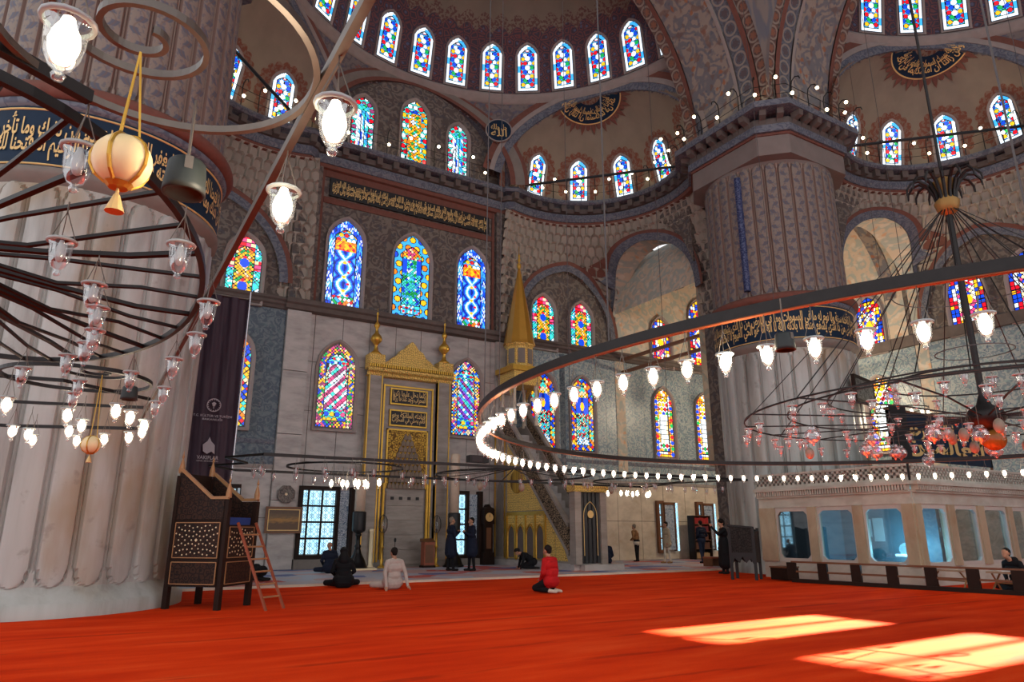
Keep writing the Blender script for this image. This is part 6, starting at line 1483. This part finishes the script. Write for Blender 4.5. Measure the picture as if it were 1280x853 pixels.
for a, b in (((-0.97,-0.48),(0.97,-0.38)),((-0.97,0.38),(0.97,0.48)),((-0.97,-0.38),(-0.87,0.38)),((0.87,-0.38),(0.97,0.38))): MB().box((a[0],-0.08,a[1]), (b[0],0.04,b[1])).build('frame', MT['wood_dark'], rf)
# low reading tables and a folding chair behind the barrier
def low_table(lab, x, y, rz, L=1.1):
    t = thing('reading_table', lab, 'table', (x,y,0), rz); MB().box((-L/2,-0.22,0.44), (L/2,0.22,0.48)).build('top', m_plain('pale_wood', (0.45,0.32,0.22), 0.5) if 'pale_wood' not in bpy.data.materials else bpy.data.materials['pale_wood'], t)
    for s in (-1,1):
        MB().tube([(s*L*0.42,-0.2,0),(s*L*0.36,0.16,0.45)], 0.022, 5).build('leg', MT['wood_trim'], t); MB().tube([(s*L*0.42,0.2,0),(s*L*0.36,-0.16,0.45)], 0.022, 5).build('leg', MT['wood_trim'], t)
    MB().tube([(-L*0.39,0,0.22),(L*0.39,0,0.22)], 0.016, 5).build('stretcher', MT['wood_trim'], t); return t
low_table('pale low reading table nearest the tribune corner behind the barrier', 18.78,10.0, R(80)); low_table('pale low reading table in front of the seated dark hooded person', 18.80,8.70, R(82), 0.7)
fc = thing('folding_chair', 'dark slatted floor chair at the right edge behind the barrier', 'chair', (20.9,8.3,0), R(30)); MB().box((-0.25,-0.25,0.28), (0.25,0.25,0.32)).build('seat', MT['wood_dark'], fc); MB().box((-0.25,0.22,0.3), (0.25,0.26,0.85)).build('backrest', MT['wood_dark'], fc)
for x in (-0.22,0.22):
    for y in (-0.22,0.22): MB().box((x-0.02,y-0.02,0), (x+0.02,y+0.02,0.28)).build('leg', MT['wood_dark'], fc)
pb = thing('open_book', 'white open book lying on the low reading table', 'book', (18.80,8.70,0.482), R(78))
for s in (-1,1): mb = MB(); mb.prism([(0,0.0),(s*0.16,0.012),(s*0.16,0.022),(s*0.06,0.03),(0,0.014)], -0.11, 0.11, lambda p, d: (p[0],d,p[1])); mb.build('page_block', wp, pb)
# ---------------------------------------------------------------- people
def _cloth(n, c, r=0.85): return m_plain(n, c, r, var=0.25, sc=9, spec=0.2)
PM = dict(skin=_cloth('skin', (0.42,0.22,0.14), 0.6), navy=_cloth('navy_cloth', (0.010,0.014,0.030)), black=_cloth('black_cloth', (0.008,0.008,0.010)), grey=_cloth('pale_grey_shirt', (0.46,0.40,0.36)),
          red=_cloth('red_jacket', (0.42,0.010,0.012)), brown=_cloth('brown_jacket', (0.26,0.13,0.055)), beige=_cloth('beige_jacket', (0.40,0.32,0.22)), cream=_cloth('cream_cloth', (0.62,0.54,0.44)),
          hair=_cloth('dark_hair', (0.012,0.009,0.008)), greyhair=_cloth('grey_hair', (0.22,0.18,0.14)), shoe=_cloth('dark_shoe', (0.015,0.012,0.012)), sock=_cloth('white_sock', (0.6,0.58,0.55)), tan=_cloth('tan_boot', (0.35,0.19,0.08)), blue=_cloth('dark_jeans', (0.02,0.03,0.06)), white=_cloth('white_cap', (0.7,0.68,0.65)))
def V(*a): return Vector(a)
def capsule(mb, a, b, ra, rb, seg=10):
    a = Vector(a); b = Vector(b); d = (b-a); L = d.length
    z = d.normalized() if L > 1e-6 else V(0,0,1); x = z.orthogonal().normalized(); y = z.cross(x); n = len(mb.v); rings = []
    for t in (-80,-50,-20,0): rings.append((a+z*(ra*math.sin(R(t))), ra*math.cos(R(t))))
    for t in (0,20,50,80): rings.append((b+z*(rb*math.sin(R(t))), rb*math.cos(R(t))))
    for p, r in rings:
        for j in range(seg): mb.v.append(tuple(p+x*(r*math.cos(2*PI*j/seg))+y*(r*math.sin(2*PI*j/seg))))
    k = len(rings)
    for i in range(k-1):
        for j in range(seg): mb.face([n+i*seg+j, n+i*seg+(j+1) % seg, n+(i+1)*seg+(j+1) % seg, n+(i+1)*seg+j])
    mb.face([n+j for j in range(seg)][::-1]); mb.face([n+(k-1)*seg+j for j in range(seg)])
def head_prims(c, fwd, s=1.0, up=None):
    """skull, jaw, nose, ears, neck joint around the head centre c"""
    f = Vector(fwd).normalized(); u = Vector(up).normalized() if up else V(0,0,1); r = f.cross(u).normalized(); u = r.cross(f); c = Vector(c); P = []
    P.append((c+u*0.025-f*0.015, c+u*0.03-f*0.02, 0.088*s, 0.086*s, 'skin')); P.append((c+f*0.035-u*0.035, c+f*0.042-u*0.065, 0.062*s, 0.045*s, 'skin'))
    P.append((c+f*0.085+u*0.005, c+f*0.102-u*0.03, 0.010*s, 0.016*s, 'skin'))
    for q in (-1,1):
        P.append((c+r*q*0.083-f*0.01+u*0.01, c+r*q*0.086-f*0.014-u*0.025, 0.017*s, 0.013*s, 'skin')); P.append((c+r*q*0.032+f*0.078+u*0.012, c+r*q*0.034+f*0.080+u*0.012, 0.011*s, 0.010*s, 'skin'))
    P.append((c+f*0.09-r*0.02-u*0.052, c+f*0.09+r*0.02-u*0.052, 0.011*s, 0.011*s, 'skin'))
    return P
def hand_prims(wr, d, palm_n, curl=0.4, s=1.0):
    """palm with four unequal bent fingers and a thumb leaving its side"""
    d = Vector(d).normalized(); n = Vector(palm_n); n = (n-d*n.dot(d)).normalized(); sdir = d.cross(n); wr = Vector(wr); P = []
    P.append((wr, wr+d*0.045, 0.026*s, 0.032*s, 'skin')); P.append((wr+d*0.05-sdir*0.018, wr+d*0.05+sdir*0.018, 0.024*s, 0.024*s, 'skin'))
    for k, (o, L) in enumerate(((-0.030,0.060),(-0.010,0.072),(0.010,0.068),(0.029,0.052))):
        b = wr+d*0.075+sdir*o; m = b+(d*(1-curl*.5)+n*curl*.6)*L*0.55; e = m+(d*(1-curl)+n*curl)*L*0.5
        P.append((b, m, 0.0098*s, 0.0092*s, 'skin')); P.append((m, e, 0.0092*s, 0.0082*s, 'skin'))
    t0 = wr+d*0.025-sdir*0.030; t1 = t0+(d*0.6-sdir*0.7+n*0.3)*0.035; t2 = t1+(d*0.9+n*0.4)*0.028; P += [(t0,t1,0.013*s,0.011*s,'skin'),(t1,t2,0.011*s,0.009*s,'skin')]
    return P
def make_person(label, loc, rz, prims, hairs=(), voxel=0.0125):
    t = thing('person', label, 'person', loc, rz)
    mb = MB()
    for a, b, ra, rb, m in prims: capsule(mb, a, b, ra, rb)
    me = bpy.data.meshes.new('raw'); me.from_pydata(mb.v, [], mb.f); o = bpy.data.objects.new('raw', me); COL.objects.link(o)
    r = o.modifiers.new('r', 'REMESH'); r.mode = 'VOXEL'; r.voxel_size = voxel
    sm = o.modifiers.new('s', 'SMOOTH'); sm.factor = 0.5; sm.iterations = 3
    dg = bpy.context.evaluated_depsgraph_get(); dg.update(); body = bpy.data.meshes.new_from_object(o.evaluated_get(dg)); bpy.data.objects.remove(o); bpy.data.meshes.remove(me)
    body.name = 'body'; keys = []
    for p in prims:
        if p[4] not in keys: keys.append(p[4])
    body.materials.clear()
    for k in keys: body.materials.append(PM[k])
    n = len(body.polygons); cen = np.zeros(n*3); body.polygons.foreach_get('center', cen); cen = cen.reshape(-1,3); best = np.full(n, 1e9); idx = np.zeros(n, dtype=np.int32)
    for a, b, ra, rb, m in prims:
        a = np.array(a); b = np.array(b); d = b-a; L2 = max(1e-9, d@d); tt = np.clip(((cen-a)@d)/L2, 0, 1); dist = np.linalg.norm(cen-a-tt[:,None]*d, axis=1)-(ra+(rb-ra)*tt)
        q = dist < best; best[q] = dist[q]; idx[q] = keys.index(m)
    body.polygons.foreach_set('material_index', idx); body.shade_smooth(); link('body', body, t)
    for nm, hp, mat in hairs:
        hb = MB()
        for a, b, ra, rb in hp: capsule(hb, a, b, ra, rb, 12)
        hb.build(nm, PM[mat], t, True)
    return t
def limb(P, pts, rs, mats):
    for i in range(len(pts)-1): P.append((Vector(pts[i]), Vector(pts[i+1]), rs[i], rs[i+1], mats[i] if isinstance(mats, (list,tuple)) else mats))
def hair_cap(c, f, kind='short'):
    c = Vector(c); f = Vector(f).normalized()
    h = [(c+V(0,0,0.045)-f*0.03, c+V(0,0,0.05)-f*0.03, 0.094, 0.090), (c-f*0.055+V(0,0,-0.01), c-f*0.05+V(0,0,0.05), 0.066, 0.08)]
    return h
def standing(top='navy', leg='black', shoe='shoe', arms='down', coat=0.0, stride=0.06, lean=0.0, head_f=(0,1,0), k=1.0, hem=None, gap=0.09):
    """figure facing +y, height about 1.74*k"""
    P = []; L = lambda x, y, z: V(x*k, y*k, z*k)
    for s in (-1,1):
        limb(P, [L(s*gap,0,0.90), L(s*(gap+.01),s*stride*0.5+0.01,0.50), L(s*(gap+.01),s*stride,0.09)], [0.092*k,0.066*k,0.046*k], [leg,leg])
        P.append((L(s*(gap+.01),s*stride-0.03,0.05), L(s*(gap+.02),s*stride+0.15,0.04), 0.045*k, 0.038*k, shoe))
    y = lean
    P.append((L(-0.07,0,0.95), L(0.07,0,0.95), 0.135*k, 0.135*k, leg if not coat else top)); P.append((L(-0.05,y*.3,1.10), L(0.05,y*.3,1.10), 0.14*k, 0.14*k, top)); P.append((L(-0.09,y*.6,1.30), L(0.09,y*.6,1.30), 0.135*k, 0.135*k, top)); P.append((L(-0.13,y,1.42), L(0.13,y,1.42), 0.085*k, 0.085*k, top))
    if coat:
        for z0, z1, r0, r1 in ((1.0,0.95-coat*0.5,0.16,0.18),(0.95-coat*0.5,0.95-coat,0.18,0.19)): P.append((L(-0.06,0,z0), L(-0.07,0,z1), r0*k, r1*k, top)); P.append((L(0.06,0,z0), L(0.07,0,z1), r0*k, r1*k, top))
    if hem: P.append((L(-0.07,0,0.90), L(0.07,0,0.90), 0.146*k, 0.146*k, hem))
    P.append((L(0,y,1.46), L(0,y+0.02,1.55), 0.062*k, 0.055*k, 'skin')); hc = L(0,y+0.035,1.635)
    P += head_prims(hc, head_f, k)
    for s in (-1,1):
        sh = L(s*0.19,y,1.42)
        a = arms if isinstance(arms, str) else arms[0 if s < 0 else 1]
        if a == 'down': el = L(s*0.25,y-0.03,1.12); wr = L(s*0.24,y+0.08,0.88); d = (0,0.2,-1); pn = (-s,0,0)
        elif a == 'chest': el = L(s*0.25,y+0.05,1.14); wr = L(s*0.06,y+0.27,1.26); d = (-s*0.5,0.4,0.5); pn = (-s,0,0.2)
        elif a == 'phone': el = L(s*0.23,y+0.24,1.28); wr = L(s*0.12,y+0.42,1.52); d = (-s*0.2,0.3,0.9); pn = (-s,0,0)
        else: el = L(s*0.26,y-0.06,1.14); wr = L(s*0.12,y+0.17,1.02); d = (-s*0.9,0.3,0); pn = (0,-1,0)
        limb(P, [sh, el, wr], [0.068*k,0.052*k,0.036*k], top); P += hand_prims(wr, d, pn, 0.45)
    return P, hc
def add_stand(label, loc, rz, hair='hair', **kw):
    P, hc = standing(**kw); f = kw.get('head_f', (0,1,0)); return make_person(label, loc, rz, P, [('hair', hair_cap(hc, f), hair)])
def seated(top='black', leg='black', lean=0.10, arms='lap', hood=False, head_down=0.05, k=1.0, sock=None):
    """cross-legged on the ground facing +y"""
    P = []; L = lambda x, y, z: V(x*k,y*k,z*k)
    P.append((L(-0.10,0,0.15), L(0.10,0,0.15), 0.155*k, 0.155*k, leg)); P.append((L(-0.06,lean*.3,0.34), L(0.06,lean*.3,0.34), 0.15*k, 0.15*k, top)); P.append((L(-0.09,lean*.7,0.52), L(0.09,lean*.7,0.52), 0.14*k, 0.14*k, top)); P.append((L(-0.13,lean,0.66), L(0.13,lean,0.66), 0.085*k, 0.085*k, top))
    P.append((L(-0.13,0,0.2), L(0.13,0,0.2), 0.15*k, 0.15*k, top))
    for s in (-1,1): limb(P, [L(s*0.12,0.02,0.13), L(s*0.40,0.30,0.12), L(-s*0.02,0.40,0.07)], [0.10*k,0.075*k,0.05*k], leg); P.append((L(-s*0.03,0.42,0.06), L(-s*0.16,0.40,0.05), 0.045*k, 0.035*k, sock or leg))
    P.append((L(0,lean,0.70), L(0,lean+head_down,0.80), 0.06*k, 0.055*k, 'skin')); hc = L(0,lean+head_down+0.03,0.88); P += head_prims(hc, (0,1,-head_down*3), k)
    for s in (-1,1):
        sh = L(s*0.19,lean,0.66)
        if arms == 'back': el = L(s*0.29,-0.12,0.40); wr = L(s*0.30,-0.24,0.09); d = (s*0.3,-0.6,-0.5); pn = (0,0,-1)
        else: el = L(s*0.28,lean*.5+0.04,0.40); wr = L(s*0.14,0.28,0.25); d = (-s*0.5,0.6,0); pn = (0,0,-1)
        limb(P, [sh, el, wr], [0.068*k,0.054*k,0.037*k], top); P += hand_prims(wr, d, pn, 0.4)
    return P, hc
# facing angles: rz turns +y
P, hc = seated('navy','navy',0.12); make_person('bald person in a navy coat sitting on the patterned carpet near the lattice window', (7.3,23.9,ZPL), R(5), P)
P, hc = seated('black','black',0.14); make_person('person in black with a dark head covering sitting on the red carpet', (5.95,18.3,0), R(-10), P, [('head_covering', [(hc+V(0,-0.03,0.03), hc+V(0,-0.035,0.02), 0.108, 0.106), (hc+V(0,-0.06,-0.04), hc+V(0,-0.09,-0.22), 0.10, 0.17)], 'black')])
P, hc = seated('grey','grey',-0.06,'back',head_down=0.03,sock='shoe'); make_person('dark haired person in a pale grey shirt sitting propped on both arms', (6.85,17.2,0), R(8), P, [('hair', hair_cap(hc,(0,1,0)), 'hair')])
add_stand('grey haired person in a dark coat standing in talk before the niche', (11.35,23.1,ZPL), R(-95), 'greyhair', top='navy', leg='black', arms='chest', coat=0.36, k=1.05)
add_stand('dark haired person in a navy coat facing the grey haired one', (12.0,22.75,ZPL), R(80), 'hair', top='navy', leg='black', arms='chest', coat=0.34, k=1.04)
# kneeling and bowing figures
def kneeling(top='red', leg='black', sock='cream', bow=0.0, k=1.0):
    P = []; L = lambda x, y, z: V(x*k,y*k,z*k)
    for s in (-1,1):
        limb(P, [L(s*0.10,-0.05,0.28), L(s*0.13,0.36,0.11), L(s*0.11,-0.02,0.07)], [0.105*k,0.08*k,0.055*k], leg); P.append((L(s*0.11,-0.05,0.06), L(s*0.09,-0.24,0.05), 0.048*k, 0.036*k, sock))
    c, s_ = math.cos(bow), math.sin(bow)
    def B(x, y, z): return L(x, y*c+z*s_-0.03, 0.27+z*c-y*s_)
    P.append((B(-0.08,0,0.0), B(0.08,0,0.0), 0.15*k, 0.15*k, top)); P.append((B(-0.06,0,0.18), B(0.06,0,0.18), 0.15*k, 0.15*k, top)); P.append((B(-0.09,0.01,0.36), B(0.09,0.01,0.36), 0.14*k, 0.14*k, top)); P.append((B(-0.13,0.01,0.47), B(0.13,0.01,0.47), 0.085*k, 0.085*k, top))
    P.append((B(0,0.02,0.50), B(0,0.05,0.60), 0.06*k, 0.055*k, 'skin')); hc = B(0,0.07,0.69); P += head_prims(hc, (0,c,-s_), k, (0,s_,c))
    for s in (-1,1):
        sh = B(s*0.19,0.01,0.47)
        if bow > 0.6: wr = Vector((s*0.2*k, sh.y+0.12, 0.05)); el = (sh+wr)/2+V(s*0.08,-0.02,0.02); d = (0,0.9,-0.15); pn = (0,0,-1)
        else: el = B(s*0.26,0.03,0.20); wr = L(s*0.13,0.20,0.30); d = (-s*0.3,0.9,-0.1); pn = (0,0,-1)
        limb(P, [sh, el, wr], [0.07*k,0.056*k,0.038*k], top); P += hand_prims(wr, d, pn, 0.3)
    return P, hc
P, hc = kneeling('red','black','cream',0.08); make_person('dark haired person in a red jacket kneeling on the red carpet', (9.65,14.3,0), R(18), P, [('hair', hair_cap(hc,(0,1,0)), 'hair')])
P, hc = kneeling('black','black','shoe',0.95); make_person('person in black bending forward onto the hands before the gilded pulpit side', (14.45,22.6,ZPL), R(70), P, [('hair', [(hc+V(0,0.02,0.05), hc+V(0,-0.02,0.06), 0.092, 0.09)], 'hair')])
P, hc = kneeling('navy','navy','shoe',0.15); make_person('person in dark clothes kneeling just right of the pulpit gate', (17.35,21.9,ZPL), R(-30), P, [('hair', hair_cap(hc,(0,1,0)), 'hair')])
P, hc = kneeling('black','black','shoe',1.25); make_person('person in black bowing to the ground behind the ladder', (4.5,21.2,ZPL), R(70), P, [('hair', [(hc+V(0,0.02,0.04), hc+V(0,-0.02,0.05), 0.094, 0.09)], 'hair')])
add_stand('person in a brown jacket over black trousers, head bowed by the marble wall', (22.2,25.7,ZPL), R(20), 'greyhair', top='brown', leg='black', arms='fold', lean=0.10, head_f=(0,1,-0.5), hem='cream', k=0.94, stride=0.02)
add_stand('person in a beige jacket and trousers wearing a dark cap', (22.2,23.7,ZPL), R(70), 'hair', top='beige', leg='cream', shoe='tan', arms='down', coat=0.12, k=1.0, stride=0.10)
add_stand('person in a navy jacket and jeans facing the bookcase', (23.5,22.9,ZPL), R(-5), 'hair', top='navy', leg='blue', arms='fold', k=1.03, stride=0.12)
P, hc = standing(top='black', leg='black', arms=('phone','down'), coat=0.62, k=1.02, stride=0.03); pk = make_person('person in a long black coat and beret raising a phone', (19.0,17.5,0), R(62), P, [('beret', [(hc+V(-0.05,0,0.075), hc+V(0.05,0,0.085), 0.085, 0.085), (hc+V(0,-0.04,0.04), hc+V(0,-0.06,-0.01), 0.085, 0.07)], 'hair')])
ph = thing('phone', 'phone held up by the person in the long black coat', 'phone', (18.50,17.63,1.66), R(62)); MB().box((-0.035,-0.005,0), (0.035,0.005,0.15)).build('body', MT['black'], ph); MB().box((-0.031,-0.0065,0.006), (0.031,-0.005,0.144)).build('screen', m_plain('phone_screen', (0.25,0.28,0.3), 0.2), ph)
P, hc = seated('black','black',0.20,head_down=0.12); make_person('dark haired person in a black hooded top reading behind the barrier', (19.55,8.75,0), R(75), P, [('hair', hair_cap(hc,(0,1,0)), 'hair'), ('hood', [(hc+V(-0.08,-0.16,-0.14), hc+V(0.08,-0.16,-0.14), 0.07, 0.07)], 'black')])
